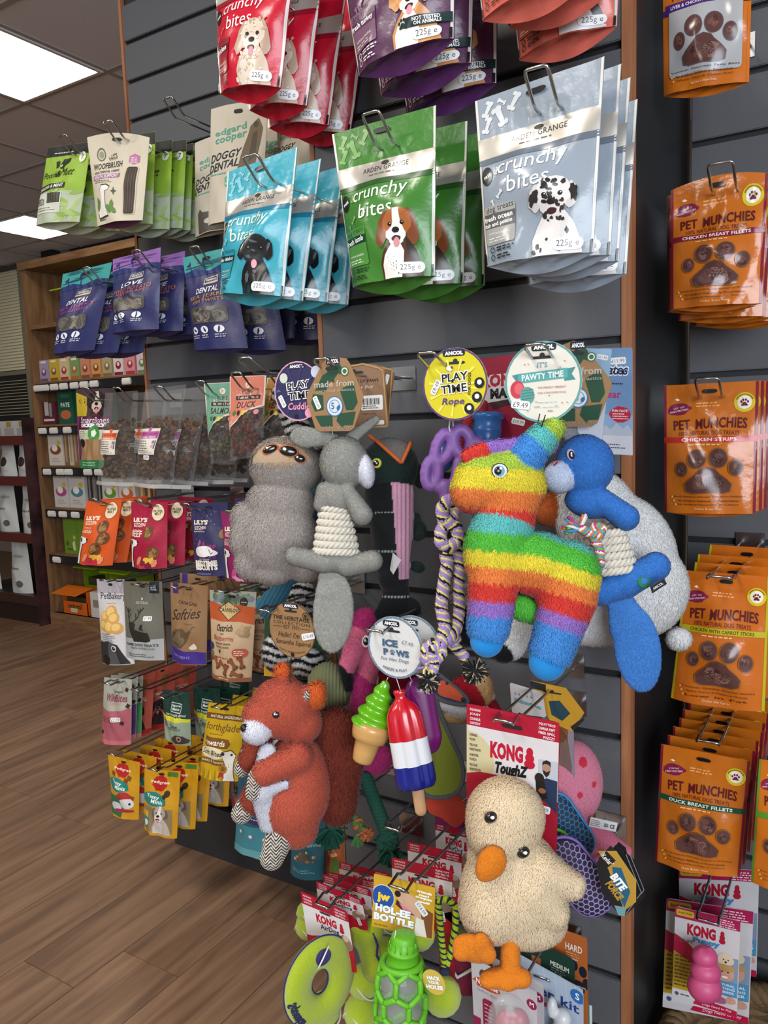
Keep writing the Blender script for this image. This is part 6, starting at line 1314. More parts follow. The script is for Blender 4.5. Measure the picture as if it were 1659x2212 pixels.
# red card rope toy behind the paw
tf = TF(1060, 920, 1.03)
t = thing('rope_toy', 'blue barrel chew on red rope with red header card', 'dog toy', tf.w((1060, 960, 0))[0])
def maxx(A): A.rect(0, .2, 1, .52, '#c9c5c6'); A.text('KONG', .42, .27, w=.66, h=.15, col='#a3122f', b=2); A.text('MAXX', .52, .42, w=.56, h=.12, col='#1a1a1c', b=2); A.poly([(.2, .52), (.9, .47), (.9, .5), (.3, .6)], '#3a2228'); price(A, .70, .76, .22, '19.99', 15)
quad_card('header_card', [(1028, 776), (1160, 760), (1160, 955), (1030, 960)], 1.05, '#8c1030', t, maxx)
V, Fc = lathe([(0, 0), (0, 30), (.06, 35), (.14, 35), (.2, 30), (.42, 30), (.46, 31.5), (.5, 30), (.72, 28), (.76, 29.5), (.8, 28), (1, 27), (1, 0)], (1054, 892, 0), (1052, 975, 0), 24); mesh_obj('barrel', tf.w(np.array(V)), Fc, mat('#2f62a3', .3), t)
orb(t, tf, 960, 985, -10, 22, 34, 20, mat('#2f5f9a', .25), 'chew_ball')
for V, Fc in rope([(1040, 893, 0), (1045, 872, 0), (1030, 880, -4), (1010, 910, -6), (1000, 940, -6), (1010, 1100, -10), (1030, 1090, -6)], 11, 14, 6, 3): mesh_obj('rope_strand', tf.w(np.array(V)), Fc, mat('#8f1a26', .85, bump=.4, bscale=600), t)

# rainbow donkey plush
tf = TF(1130, 1190, .835)
t = thing('plush_toy', 'rainbow striped fluffy donkey plush with a striped horn', 'plush toy', tf.w((1180, 1458, 0))[0])
RB = {k: np.array(lin(v)) for k, v in dict(lime='#aecb4a', yel='#ead83f', org='#ea8242', red='#dc4138', cyan='#66c2bf', grn='#58bd40', pur='#9d75c8', blu='#4a92dc', deep='#2384cc').items()}
def rb(X, Y, Z, i):
    c = np.zeros((len(X), 3)); jx = 2.2*np.sin(X*.37+Y*.21)+1.5*np.sin(X*.83)
    yb = np.where(X < 1153, 1184+.085*(X-1023), 1195+.34*(X-1153)); d = Y-yb+jx
    for lo, hi, k in ((-999, -40, 'cyan'), (-40, 0, 'grn'), (0, 33, 'yel'), (33, 67, 'org'), (67, 106, 'red'), (106, 138, 'pur'), (138, 999, 'blu')): c[(d >= lo) & (d < hi)] = RB[k]
    h = i == 1; dh = Y-(X-1060)*.06+jx
    for lo, hi, k in ((0, 1012, 'lime'), (1012, 1057, 'yel'), (1057, 1098, 'org'), (1098, 1300, 'red')): c[h & (dh >= lo) & (dh < hi)] = RB[k]
    hn = i == 2; s = ((X-1130)*61+(985-Y)*65)/(61**2+65**2)
    for lo, hi, k in ((-9, .42, 'blu'), (.42, .62, 'cyan'), (.62, .82, 'cyan'), (.82, 9, 'lime')): c[hn & (s >= lo) & (s < hi)] = RB[k]
    c[i == 3] = RB['deep']; c[(i == 4)] = RB['red']; c[i == 5] = RB['pur']; c[i == 6] = RB['grn']; return c
pr = [E_(1080, 1042, 0, 98, 66, 50, 8, 1), E_(1110, 1010, 0, 62, 40, 42, 10, 1), E_(1020, 1060, 6, 46, 46, 40, 0, 1), C_((1095, 1080, 0), (1090, 1118, 0), 66, 62, 1, .72), C_((1085, 1135, 0), (1075, 1180, 0), 64, 70, 0, .75),
      E_(1075, 1205, 0, 70, 74, 52), E_(1160, 1218, -2, 96, 68, 54, 12), E_(1222, 1250, 0, 72, 82, 56, 20),
      C_((1066, 1250, 10), (1054, 1350, 12), 52, 44, 0, .85), C_((1052, 1350, 12), (1050, 1382, 12), 40, 36, 3, .85), C_((1226, 1290, 10), (1190, 1400, 12), 58, 46, 0, .85), C_((1188, 1404, 12), (1180, 1428, 12), 44, 40, 3, .85),
      C_((1136, 984, 8), (1172, 946, 8), 40, 30, 2, .9), C_((1172, 946, 8), (1196, 926, 6), 30, 22, 2, .9), C_((1010, 985, 14), (1040, 975, 18), 14, 16, 4, .6), C_((1050, 968, 16), (1110, 962, 16), 12, 14, 5, .6), C_((1130, 1315, -26), (1170, 1330, -26), 26, 22, 6, .8), C_((1190, 960, -12), (1206, 920, -12), 16, 10, 5, .5)]
B = plush(t, tf, pr, rb, 7, 3.2, 11, 46000, 2.4, .34, seed=5, var=.08, keep=lambda X, Y, Z, i: i != 3)
x, y = 1072, 1020; z = sz(B, x, y)
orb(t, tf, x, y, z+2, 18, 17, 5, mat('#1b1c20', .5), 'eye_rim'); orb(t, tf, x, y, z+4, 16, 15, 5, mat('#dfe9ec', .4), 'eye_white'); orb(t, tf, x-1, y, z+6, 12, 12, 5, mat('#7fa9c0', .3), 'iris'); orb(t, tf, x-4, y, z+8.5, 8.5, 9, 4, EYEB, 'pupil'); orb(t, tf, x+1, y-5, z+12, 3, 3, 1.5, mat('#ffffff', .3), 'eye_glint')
string(t, tf, [(1160, 898, 30), (1155, 918, 34), (1163, 926, 34), (1172, 900, 30)], DARKP, 1.3)
def pawty(A):
    A.ring(.5, .5, .5, .05, '#5a9a9a'); ancol(A, .52, .075, .32); slot(A, .5, .2, .28); A.text("IT'S", .5, .29, w=.13, col='#6d9aa3', b=1)
    A.poly([(.1, .40), (.22, .38), (.22, .52), (.1, .54), (.15, .47)], '#3f8a8c'); A.poly([(.78, .36), (.92, .34), (.87, .42), (.92, .49), (.78, .50)], '#3f8a8c'); A.poly([(.18, .385), (.82, .345), (.82, .465), (.18, .505)], '#57a0a0'); A.text('PAWTY TIME', .5, .425, w=.54, h=.075, col='#eef3f0', b=1, rot=-3)
    A.ell(.17, .58, .095, '#c23a4a', rv=.11); A.ell(.19, .57, .06, '#d9606a', rv=.07); A.ell(.30, .66, .095, '#5a9a94', rv=.11)
    for k in range(4): A.line([(.22, .60+k*.035), (.38, .585+k*.035)], .012, '#3f7f7a')
    A.text('THE PERFECT PRESENT', .62, .57, w=.36, col='#b5555a', b=0); A.text('FOR A PAWSOME DOG!', .62, .635, w=.36, col='#b5555a', b=0); A.lines(.45, .75, .32, 1, '#9aaeb0', .02, .006); A.text('TO', .42, .745, w=.04, col='#8a9ea0'); A.lines(.5, .81, .28, 1, '#9aaeb0', .02, .006); A.text('LOVE', .43, .805, w=.07, col='#8a9ea0'); A.text('XXX', .6, .86, w=.07, col='#b5555a'); price(A, .21, .77, .25, '9.49', 8)
    rr = random.Random(4)
    for k in range(14): A.ell(rr.uniform(.15, .88), rr.uniform(.2, .9), .008, ('#c2555f', '#57a0a0')[k % 2])
outline_card('swing_tag', circle_px(1172, 825, 87, .875), .875, '#dcd9ce', t, pawty)
# blue donkey with rope waist
tf = TF(1310, 1130, .985)
t = thing('plush_toy', 'bright blue donkey plush with pale muzzle and rope waist', 'plush toy', tf.w((1380, 1490, 0))[0])
BD = ('#3a78c8', '#c6d0e6', '#cf9cb2')
pr = [E_(1264, 1005, 0, 62, 66, 50), E_(1205, 1032, 14, 34, 34, 32, 0, 1), E_(1196, 1008, 22, 12, 9, 12, -30, 2), E_(1275, 1085, 0, 54, 34, 36, 10), C_((1290, 1078, 16), (1345, 1118, 24), 25, 27), E_(1340, 1262, 0, 52, 34, 32, -20), C_((1350, 1258, 8), (1410, 1222, 18), 30, 30), C_((1320, 1270, 0), (1300, 1280, 0), 30, 28), C_((1240, 948, -10), (1222, 900, -10), 16, 22, 3, .4)]
B = plush(t, tf, pr, flatcol(*BD, '#85868a'), 7, 3., 3.8, 34000, 1.9, .4, seed=6, var=.06)
plush(t, tf, [C_((1338, 1296, 6), (1355, 1350, 8), 28, 42, 0, .3), E_(1374, 1400, 10, 50, 94, 11, -9)], flatcol('#4581cb'), 8, 3.2, 4, 12000, 1.3, .45, seed=7, name='long_ear', var=.08)
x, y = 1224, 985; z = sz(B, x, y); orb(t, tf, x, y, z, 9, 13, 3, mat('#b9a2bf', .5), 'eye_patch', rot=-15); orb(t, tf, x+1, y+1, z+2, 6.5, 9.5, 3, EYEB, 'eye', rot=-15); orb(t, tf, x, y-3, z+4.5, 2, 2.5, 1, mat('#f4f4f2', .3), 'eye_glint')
tubep(t, tf, [(1188, 1008, sz(B, 1188, 1008)+1), (1196, 1001, sz(B, 1196, 1001)+1)], 1.2, DARKP, 'nostril', 6)
cone_coil(t, tf, (1305, 1140, 0), (1325, 1235, 0), 36, 46, 6, 9, ROPEW)
MC = [mat(c, .8, bump=.3, bscale=600) for c in ('#c43a80', '#e6e4e0', '#d97a3a', '#3f8fc4', '#6fae3c')]
for (V, Fc), m in zip(rope([(1284, 1220, 44), (1282, 1185, 46), (1270, 1160, 46), (1262, 1148, 48), (1275, 1135, 50), (1288, 1140, 50), (1280, 1155, 52), (1258, 1150, 50), (1240, 1140, 50)], 11, 9, 6, 5), MC): mesh_obj('rope_strand', tf.w(np.array(V)), Fc, m, t)
rr = random.Random(8)
for k in range(16):
    a = math.radians(150+rr.uniform(0, 150)); L = rr.uniform(26, 38); tubep(t, tf, [(1240+rr.uniform(-4, 4), 1140+rr.uniform(-4, 4), 50), (1240+L*.6*math.cos(a), 1140+L*.6*math.sin(a), 52+rr.uniform(-6, 8)), (1240+L*math.cos(a), 1140+L*math.sin(a), 50+rr.uniform(-8, 8))], 3.2, MC[k % 5], 'fringe_strand', 6)
orb(t, tf, 1378, 1252, sz(B, 1378, 1252), 15, 15, 2.5, mat('#1f7a4a', .9), 'recycling_badge'); orb(t, tf, 1378, 1252, sz(B, 1378, 1252)+1.5, 8, 8, 2.5, mat('#3a72bd', .9), 'badge_centre')
q = quad([(1404, 1268), (1434, 1250), (1440, 1262), (1409, 1282)], RD(.955)); S = Flat(q); o = mesh_obj('sewn_label', [*q, *[a+np.array([0, .002, 0]) for a in q]], [(0, 3, 2, 1), (4, 5, 6, 7), (0, 1, 5, 4), (1, 2, 6, 5), (2, 3, 7, 6), (3, 0, 4, 7)], mat('#15171f', .7), t, smooth=False); A = Art(S); A.text('ANCOL', .5, .5, w=.7, h=.4, col='#e6e6e6', b=1); A.build(o)
outline_card('swing_tag', [(1215, 745), (1238, 736), (1252, 738), (1262, 748), (1320, 822), (1322, 834), (1290, 914), (1276, 922), (1200, 922), (1180, 850)], .965, '#96744e', t, hexa)
# white bear
tf = TF(1380, 1240, 1.125)
t = thing('plush_toy', 'large white fluffy bear plush behind the blue donkey', 'plush toy', tf.w((1300, 1400, 0))[0])
pr = [E_(1290, 1120, 0, 90, 110, 55, -20), E_(1345, 1190, 0, 110, 130, 62, -30), E_(1380, 1270, 0, 106, 106, 62), E_(1290, 1300, 0, 130, 96, 55), C_((1130, 1340, 0), (1105, 1395, 0), 40, 30, 0, .7), E_(1466, 1380, 0, 27, 25, 22), E_(1082, 1408, 8, 26, 20, 20, 30, 1), E_(1190, 1100, -10, 40, 36, 30, 0, 2), C_((1110, 1330, -10), (1092, 1352, -10), 24, 22, 3, .8), C_((1010, 1340, -6), (1010, 1372, -6), 26, 26, 1, .8)]
B = plush(t, tf, pr, flatcol('#dcdcdb', '#161618', '#b5592a', '#2a6a9a'), 8, 4., 7, 38000, 2.3, .36, seed=9, var=.04)
def mates(A): A.rect(0, 0, 1, .62, '#6f8fb5', ); A.text('Mates', .42, .2, w=.9, h=.1, col='#1f2a55', b=1, shear=.2, outline='#e9eef4'); A.lines(.3, .325, .55, 1, '#2a3050', .02, .014); A.text('Bear', .35, .43, w=.6, h=.075, col='#b3306f', b=1); blob(A, .62, .62, .34, .075, '#b5223a', 14, .06, 3); A.text('FUN FACT!', .62, .585, w=.5, col='#f4eef0', b=1); A.lines(.38, .61, .5, 3, '#f0d0d8', .022, .009, align='l'); A.poly([(0, .8), (.15, .72), (.3, .76), (.5, .70), (.7, .75), (.85, .71), (1, .78), (1, 1), (0, 1)], '#aeb6c2'); A.rect(0, .82, 1, 1, '#c9c9cf'); A.lines(.1, .9, .7, 2, '#3a3f55', .03, .01); price(A, .56, .12, .5, '11.99', -4)
quad_card('header_card', [(1296, 752), (1366, 751), (1367, 984), (1298, 980)], 1.07, '#8aa4c4', t, mates, r=.06)
t2 = thing('header_card', 'pale blue header card beside the kraft swing tag', 'card', P(1300, 950, 1.03))
quad_card('card', [(1262, 752), (1322, 754), (1300, 955), (1240, 950)], .985, '#8fb0cc', t2, lambda A: (A.rect(0, .5, 1, 1, '#c9cdd6'), price(A, .7, .09, .4, '11.99', 8)), r=.06)
# ---------------------------------------------------------------- lower toys
def tweed(X, Y, fr=.55):
    z = np.abs(((X/11.) % 2)-1)*12; return np.sin((Y+z)*2*PI/7.) > .1
# squirrel
tf = TF(640, 1640, .88)
t = thing('plush_toy', 'rust red squirrel plush with tweed paws and dark tail', 'plush toy', tf.w((630, 1850, 0))[0])
CO = [np.array(lin(c)) for c in ('#bd5844', '#e0e0ea', '#7d3326', '#c9c3ba', '#d9642e', '#8f3d2c')]
def cf(X, Y, Z, i):
    c = np.stack([CO[min(k, 5)] for k in range(8)])[np.clip(i, 0, 7)]; m = (i == 3); tw = tweed(X, Y); c[m] = np.where(tw[m][:, None], np.array(lin('#cfc6ba')), np.array(lin('#2a2625'))); return c
pr = [E_(612, 1528, 6, 68, 64, 56, 12), E_(574, 1543, 18, 46, 38, 40, 18), E_(561, 1566, 44, 30, 27, 26, 0, 1), E_(650, 1560, 0, 44, 44, 46), C_((614, 1470, 0), (612, 1455, 0), 16, 10), C_((655, 1500, 20), (668, 1486, 18), 14, 10),
      E_(650, 1690, 0, 62, 96, 60, -6), E_(640, 1640, 6, 56, 50, 52), E_(634, 1735, 22, 62, 66, 52, -12), E_(640, 1778, 18, 48, 44, 40), C_((648, 1622, 42), (580, 1650, 58), 30, 25), C_((560, 1600, -6), (540, 1640, 6), 26, 24, 5), C_((572, 1690, -4), (546, 1728, 4), 34, 28, 5)]
B = plush(t, tf, pr, cf, 8, 3., 8, 44000, 2.3, .34, seed=21, var=.08)
plush(t, tf, [C_((585, 1610, 44), (574, 1690, 56), 17, 24, 1, .6), C_((574, 1690, 56), (588, 1760, 48), 22, 18, 1, .5), C_((600, 1682, 60), (624, 1672, 62), 10, 8, 1, .5)], flatcol('#d8d8e2', '#d8d8e2'), 6, 2.8, 8, 7000, 1.6, .4, seed=22, name='belly_patch', var=.06)
plush(t, tf, [C_((720, 1580, -26), (732, 1650, -28), 36, 44, 0, .7), C_((732, 1650, -28), (725, 1745, -24), 44, 38, 0, .7), C_((715, 1560, -22), (740, 1570, -24), 22, 26, 0, .7)], flatcol('#6d2d20'), 10, 3.6, 20, 20000, 2.2, .45, seed=23, name='tail', var=.2)
for n_, a, b, ra, rb_ in (('paw', (566, 1658, 62), (558, 1690, 64), 20, 17), ('paw', (538, 1628, 8), (524, 1658, 12), 19, 17), ('foot', (606, 1800, 44), (594, 1832, 50), 30, 25), ('foot', (548, 1720, 10), (524, 1752, 14), 24, 22)): plush(t, tf, [C_(a, b, ra, rb_, 3, .7)], cf, 5, 1.3, name=n_)
plush(t, tf, [E_(663, 1500, 32, 9, 17, 7, 20, 3)], cf, 5, 1.8, name='ear_lining')
plush(t, tf, [E_(684, 1496, 16, 12, 22, 12, 8, 0)], flatcol('#d9642e'), 5, 2.5, 20, 2200, 1.8, .6, seed=24, name='ear_tuft'); plush(t, tf, [E_(612, 1452, 0, 11, 9, 8, 0, 0)], flatcol('#d9642e'), 5, 2.5, 20, 900, 1.8, .7, (0, 0, 1), seed=25, name='ear_tuft')
eye(t, tf, B, 605, 1528, 8); orb(t, tf, 538, 1556, 60, 8, 9, 8, DARKP, 'nose')
tubep(t, tf, [(630, 1420, 8), (628, 1440, 8), (630, 1466, 30)], 1.4, DARKP, 'string', 6)
def heritage(A):
    A.ring(.5, .5, .5, .025, '#4a3a28'); ancol(A, .5, .07, .34); slot(A, .5, .165, .28); A.text('THE HERITAGE', .5, .295, w=.80, h=.075, col='#2b211a', b=1); A.text('COLLECTION', .5, .38, w=.80, h=.055, col='#2b211a', b=0, track=.12); A.text('EST 1971', .5, .455, w=.34, col='#2b211a', b=0); A.line([(.1, .455), (.3, .455)], .008, '#2b211a'); A.line([(.7, .455), (.9, .455)], .008, '#2b211a')
    A.text("Hello! I'm", .44, .59, w=.46, h=.1, col='#2b211a', b=0, shear=.3); A.text('Samantha Squirrel', .52, .735, w=.76, h=.11, col='#2b211a', b=0, shear=.3); A.text('PLASTIC FREE PACKAGING', .5, .90, w=.56, col='#2b211a', b=0, arc=-.05); A.ell(.5, .94, .04, '#17181a'); A.ring(.82, .22, .065, .2, '#2b211a'); A.ell(.82, .22, .03, '#2b211a'); price(A, .86, .57, .28, '10.49', -14)
outline_card('swing_tag', circle_px(630, 1361, 62, .865), .865, '#97734d', t, heritage)
hook(566, 1318, .875, DM, rise=.006, run=.03, label='chrome wire hook holding the squirrel plush')
# zebra plush hidden behind the squirrel tag
tf = TF(640, 1410, 1.09)
t = thing('plush_toy', 'black and white zebra plush behind the squirrel tag', 'plush toy', tf.w((640, 1450, 0))[0])
def zeb(X, Y, Z, i): return np.where((np.sin(Y*.36+1.6*np.sin(X*.09)) > 0)[:, None], np.array(lin('#c9c7c4')), np.array(lin('#151516')))
plush(t, tf, [E_(600, 1410, 0, 34, 44, 26), E_(660, 1432, 0, 42, 34, 26), E_(640, 1290, 0, 40, 60, 26), E_(640, 1360, -8, 40, 40, 22)], zeb, 6, 3.2, 5, 12000, 1.5, .45, seed=26)
quad_card('header_card', [(572, 1320), (700, 1350), (696, 1470), (570, 1460)], 1.13, '#24452f', t, lambda A: (A.rect(0, .55, 1, .75, '#c9a81e'), A.rect(0, .8, 1, 1, '#c9962a')))
t = thing('plush_toy', 'black and white striped plush behind the grey fluffy plush', 'plush toy', TF(630, 900, 1.09).w((640, 960, 0))[0]); tf = TF(630, 900, 1.09)
plush(t, tf, [C_((612, 850, 0), (645, 930, 0), 24, 30), E_(650, 985, 0, 40, 50, 24)], zeb, 6, 3.2, 5, 6000, 1.5, .45, seed=28)
hook(640, 1345, 1.07, DM, rise=.002, run=.01, label='chrome wire hook holding the zebra plush'); hook(664, 828, 1.08, DM, rise=.002, run=.01, label='chrome wire hook holding the striped plush')
# green corduroy plush
tf = TF(705, 1480, 1.045)
t = thing('plush_toy', 'olive green corduroy plush head behind the squirrel', 'plush toy', tf.w((705, 1550, 0))[0])
B = plush(t, tf, [E_(708, 1478, 0, 44, 48, 40), E_(728, 1500, 10, 28, 30, 28, 20), C_((700, 1530, 0), (700, 1640, 0), 36, 40), C_((740, 1545, 6), (790, 1530, 4), 10, 12)], cord('#6f7352'), 7, 1.8, relief=ribs(.85))
# flamingo
tf = TF(775, 1420, 1.04)
t = thing('plush_toy', 'pink flamingo plush with black beak tip', 'plush toy', tf.w((775, 1640, 0))[0])
pr = [E_(790, 1352, 0, 38, 40, 30), C_((778, 1370, 4), (750, 1440, 8), 30, 18, 1), C_((748, 1442, 8), (752, 1485, 6), 18, 9, 2), C_((812, 1380, -6), (790, 1470, -8), 26, 22, 1), C_((785, 1470, -8), (790, 1560, -8), 24, 40, 0), E_(800, 1640, -8, 50, 40, 30), E_(770, 1672, -6, 26, 16, 16, -15)]
B = plush(t, tf, pr, lambda X, Y, Z, i: np.where((i == 2)[:, None], np.array(lin('#151416')), np.where((i == 1)[:, None], np.array(lin('#c9627f')), np.array(lin('#a32a66')))), 6, 2.6, 4, 14000, 1.3, .45, seed=27)
eye(t, tf, B, 791, 1380, 6, '#e9e4e4', ry=9)
# ice pop toys on a round tag
tf = TF(860, 1580, .86)
t = thing('ice_pop_toy', 'red white and blue rubber rocket ice pop toy', 'dog toy', tf.w((908, 1765, 0))[0])
ax0 = np.array([862, 1490, 0.]); ax1 = np.array([902, 1700, 0.]); dv = (ax1-ax0)/np.linalg.norm(ax1-ax0); e1 = np.array([dv[1], -dv[0], 0]); prof = [(0, 2), (.0, 12), (.03, 13.5), (.06, 11), (.085, 11.5), (.11, 16), (.16, 27), (.22, 35), (.29, 39), (.45, 41), (.50, 41), (.50, 42), (.60, 42), (.76, 43), (.76, 43.5), (.9, 44), (.96, 43), (1, 38), (1.0, 0)]
def popmesh(prof, c0, c1, flat=.55, lobes=True, n=80):
    V = []
    for s, r in prof:
        for j in range(n):
            th = 2*PI*j/n; k = 1+(.10*abs(math.cos(1.5*(th)))-.05 if (s > .12 and lobes) else 0)
            lob = 1-.16*sum(math.exp(-((math.degrees(th)-q)/11)**2) for q in (62, 118, 242, 298))*min(1, max(0, (s-.1)/.15)) if lobes else 1; r2 = r*lob
            V.append(c0+(c1-c0)*s+e1*(r2*math.cos(th))+np.array([0, 0, 1.])*(r2*flat*math.sin(th)))
    Fc = [(i*n+j, i*n+(j+1) % n, (i+1)*n+(j+1) % n, (i+1)*n+j) for i in range(len(prof)-1) for j in range(n)]
    return np.array(V), Fc
for nm, lo, hi, c in (('red_tip', 0, 10, '#c01226'), ('white_middle', 11, 13, '#d8dade'), ('blue_base', 14, 18, '#12207c')):
    V, Fc = popmesh(prof[lo:hi+1], ax0, ax1, .6); mesh_obj(nm, tf.w(V), Fc, mat(c, .18, coat=.6), t)
plush_ = None
V, Fc, _ = sdf_mesh([C_((900, 1690, 0), (909, 1750, 0), 13.5, 13, 0, .45)], 4, 2.); mesh_obj('stick', tf.w(V), Fc, mat('#b98f66', .5), t)
string(t, tf, [(856, 1462, 16), (866, 1494, 6)], WHITEP, .9)
def icep(A):
    A.ring(.5, .5, .5, .07, '#6d8296'); rr = random.Random(3)
    for k in range(16): a = k*.39; A.ell(.5+.465*math.cos(a), .5+.465*math.sin(a), .009, '#dfe5ea')
    ancol(A, .45, .115, .30); slot(A, .46, .235, .30); A.text('ICE', .42, .435, w=.28, h=.12, col='#44607a', b=2); A.text('P', .34, .58, w=.09, h=.11, col='#44607a', b=2); paw(A, .46, .585, .055, '#44607a'); A.text('WS', .64, .58, w=.24, h=.11, col='#44607a', b=2); A.text('For Hot Dogs', .5, .70, w=.5, h=.075, col='#44607a', b=0, shear=.2); A.text('FREEZE & PLAY', .5, .86, w=.44, h=.045, col='#566b80', b=1, arc=-.03); A.text('£7.49', .74, .40, w=.2, col='#7a7f86', b=0, rot=8)
outline_card('swing_tag', circle_px(853, 1399, 69, .845), .845, '#d3d4d2', t, icep)
t2 = thing('ice_cream_toy', 'lime green soft ice cream cone rubber toy', 'dog toy', tf.w((781, 1670, 0))[0])
a0 = np.array([833, 1482, -50.]); b0 = np.array([780, 1662, -50.]); V = []; n = 30; m = 60
for i in range(m):
    s = i/(m-1)*.56; r0 = 6+38*min(1, (s/.5))**.8
    for j in range(n):
        th = 2*PI*j/n; r = r0*(1+.13*math.sin(th+s*44)); dd = (b0-a0)/np.linalg.norm(b0-a0); q1 = np.array([dd[1], -dd[0], 0]); V.append(a0+(b0-a0)*s+q1*r*math.cos(th)+np.array([0, 0, 1.])*r*math.sin(th)*.85)
V.append(a0); Fc = [(i*n+j, i*n+(j+1) % n, (i+1)*n+(j+1) % n, (i+1)*n+j) for i in range(m-1) for j in range(n)]+[(len(V)-1, j, (j+1) % n) for j in range(n)]
mesh_obj('swirl', tf.w(np.array(V)), Fc, mat('#5fae12', .15, coat=.8), t2)
V, Fc = lathe([(.50, 0), (.52, 40), (.56, 44), (.60, 43), (.66, 41), (.72, 38), (.735, 30), (.74, 28.5), (.86, 26), (.97, 23), (1, 19), (1, 0)], a0, b0, 28); mesh_obj('cone', tf.w(np.array(V)), Fc, mat('#c79a5c', .3, coat=.3), t2); string(t2, tf, [(838, 1462, 8), (833, 1484, -44)], WHITEP, .9)
t3 = thing('ice_pop_toy', 'plain purple rubber ice pop toy behind the rocket pop', 'dog toy', tf.w((930, 1640, 0))[0])
V, Fc, _ = sdf_mesh([C_((908, 1500, -34), (925, 1600, -34), 32, 32, 0, .55), C_((925, 1600, -34), (928, 1614, -34), 30, 26, 0, .5)], 6, 2.8); mesh_obj('ice_pop', tf.w(V), Fc, mat('#6a1260', .25, coat=.5), t3)
outline_card('swing_tag', circle_px(893, 1394, 66, .885), .885, '#bdbfbe', t3, icep); string(t3, tf, [(886, 1465, -14), (892, 1480, -26)], WHITEP, .9)
hook(806, 1362, .855, DM, rise=.004, run=.03, label='chrome wire hook holding the ice pop toys')
# flat canvas mallard
tf = TF(970, 1580, .98)
t = thing('canvas_toy', 'flat canvas duck toy with grey binding and orange beak', 'dog toy', tf.w((960, 1720, 0))[0])
def slab(name, pts, z0, z1, m, parent=None, rnd=0.):
    p = np.array(pts, float); n = len(p); c = p.mean(0); V = [(x, y, z1) for x, y in p]+[(x, y, z0) for x, y in p]+[(c[0], c[1], z1+rnd)]; Fc = [(i, (i+1) % n, 2*n) for i in range(n)]+[tuple(range(2*n-1, n-1, -1))]+[(i, i+n, (i+1) % n+n, (i+1) % n) for i in range(n)]
    return mesh_obj(name, tf.w(np.array(V)), Fc, m, parent or t, smooth=False)
def spline(pts, k=5):
    p = np.array(pts, float); n = len(p); out = []
    for i in range(n):
        a, b, c, d = p[(i-1) % n], p[i], p[(i+1) % n], p[(i+2) % n]
        for j in range(k):
            s = j/k; out.append(.5*((2*b)+(-a+c)*s+(2*a-5*b+4*c-d)*s*s+(-a+3*b-3*c+d)*s**3))
    return np.array(out)
body = spline([(938, 1500), (950, 1540), (972, 1590), (995, 1640), (1000, 1680), (985, 1712), (950, 1722), (915, 1712), (905, 1660), (920, 1580), (928, 1530)])
slab('body_panel', body, -6, 2, mat('#77801f', .85, bump=.3, bscale=400), rnd=10)
head = spline([(930, 1450), (945, 1455), (965, 1470), (1005, 1505), (1008, 1520), (985, 1520), (955, 1512), (938, 1500), (925, 1480)]); slab('head_panel', head, -4, 3, mat('#2a3550', .85), rnd=4)
beak = spline([(955, 1468), (985, 1488), (1003, 1508), (996, 1514), (975, 1508), (950, 1500), (945, 1486)]); slab('beak', beak, 2, 7, mat('#c9502c', .8, bump=.3, bscale=400), rnd=2); orb(t, tf, 999, 1509, 8, 4.5, 4.5, 3, DARKP, 'nose'); orb(t, tf, 965, 1474, 9, 3, 3.5, 2, DARKP, 'eye')
for ol in (body, head):
    V, Fc = tube([(x, y, 1.) for x, y in ol], 5.2, 7, closed=True); mesh_obj('binding', tf.w(np.array(V)), Fc, mat('#55575c', .85, bump=.4, bscale=500), t)
feet = spline([(925, 1720), (960, 1712), (990, 1718), (1010, 1760), (985, 1790), (955, 1770), (925, 1755)]); slab('feet', feet, -14, -6, mat('#a8321c', .85), rnd=3)
# christmas plush half hidden
tf = TF(1030, 1510, 1.05)
t = thing('plush_toy', 'red and tan festive plush half hidden behind the header card', 'plush toy', tf.w((1030, 1560, 0))[0])
plush(t, tf, [E_(1010, 1500, 0, 46, 40, 30, 0, 0), E_(1040, 1480, 0, 24, 44, 26, -20, 1), E_(1005, 1530, 4, 60, 20, 26, 10, 2), E_(985, 1548, 0, 36, 14, 20, 0, 1), C_((1052, 1505, 4), (1075, 1535, 6), 12, 8, 0), E_(1060, 1500, 10, 6, 10, 6, 0, 2)], flatcol('#9a1426', '#c29866', '#d8d5d2'), 6, 3, 5, 9000, 1.5, .45, seed=31)
t = thing('plush_toy', 'red and white festive plush behind the round ice pop tag', 'plush toy', TF(825, 1470, 1.09).w((825, 1500, 0))[0]); tf = TF(825, 1470, 1.09)
plush(t, tf, [E_(825, 1470, 0, 40, 32, 22, 0, 0), E_(812, 1466, 14, 8, 14, 10, 0, 1), E_(880, 1478, 0, 30, 24, 18, 0, 0)], flatcol('#8a1224', '#d8d5d2'), 6, 3, 4, 4000, 1.5, .45, seed=37)
# toughz duck
tf = TF(1105, 1850, .80)
t = thing('plush_toy', 'cream duckling plush with orange beak on a red header card', 'plush toy', tf.w((1100, 2100, 0))[0])
pr = [E_(1090, 1760, 10, 80, 80, 66), E_(1078, 1790, 14, 66, 62, 60), E_(1112, 1920, 0, 112, 112, 78), E_(1100, 1850, 0, 84, 60, 60), C_((1160, 1870, 30), (1225, 1895, 34), 46, 26), C_((1140, 1900, 40), (1185, 1950, 40), 40, 30), E_(1060, 1950, 10, 66, 74, 64), E_(1140, 1990, 0, 80, 50, 60)]
B = plush(t, tf, pr, flatcol('#ecd6b2'), 12, 3.6, 12, 54000, 2.1, .42, seed=32, var=.045)
ORG = flatcol('#d0771f')
plush(t, tf, [E_(1050, 1826, 84, 30, 36, 16, 25), E_(1038, 1840, 88, 20, 24, 12, 25)], ORG, 6, 2.4, 2, 2500, 1.2, .5, seed=33, name='beak')
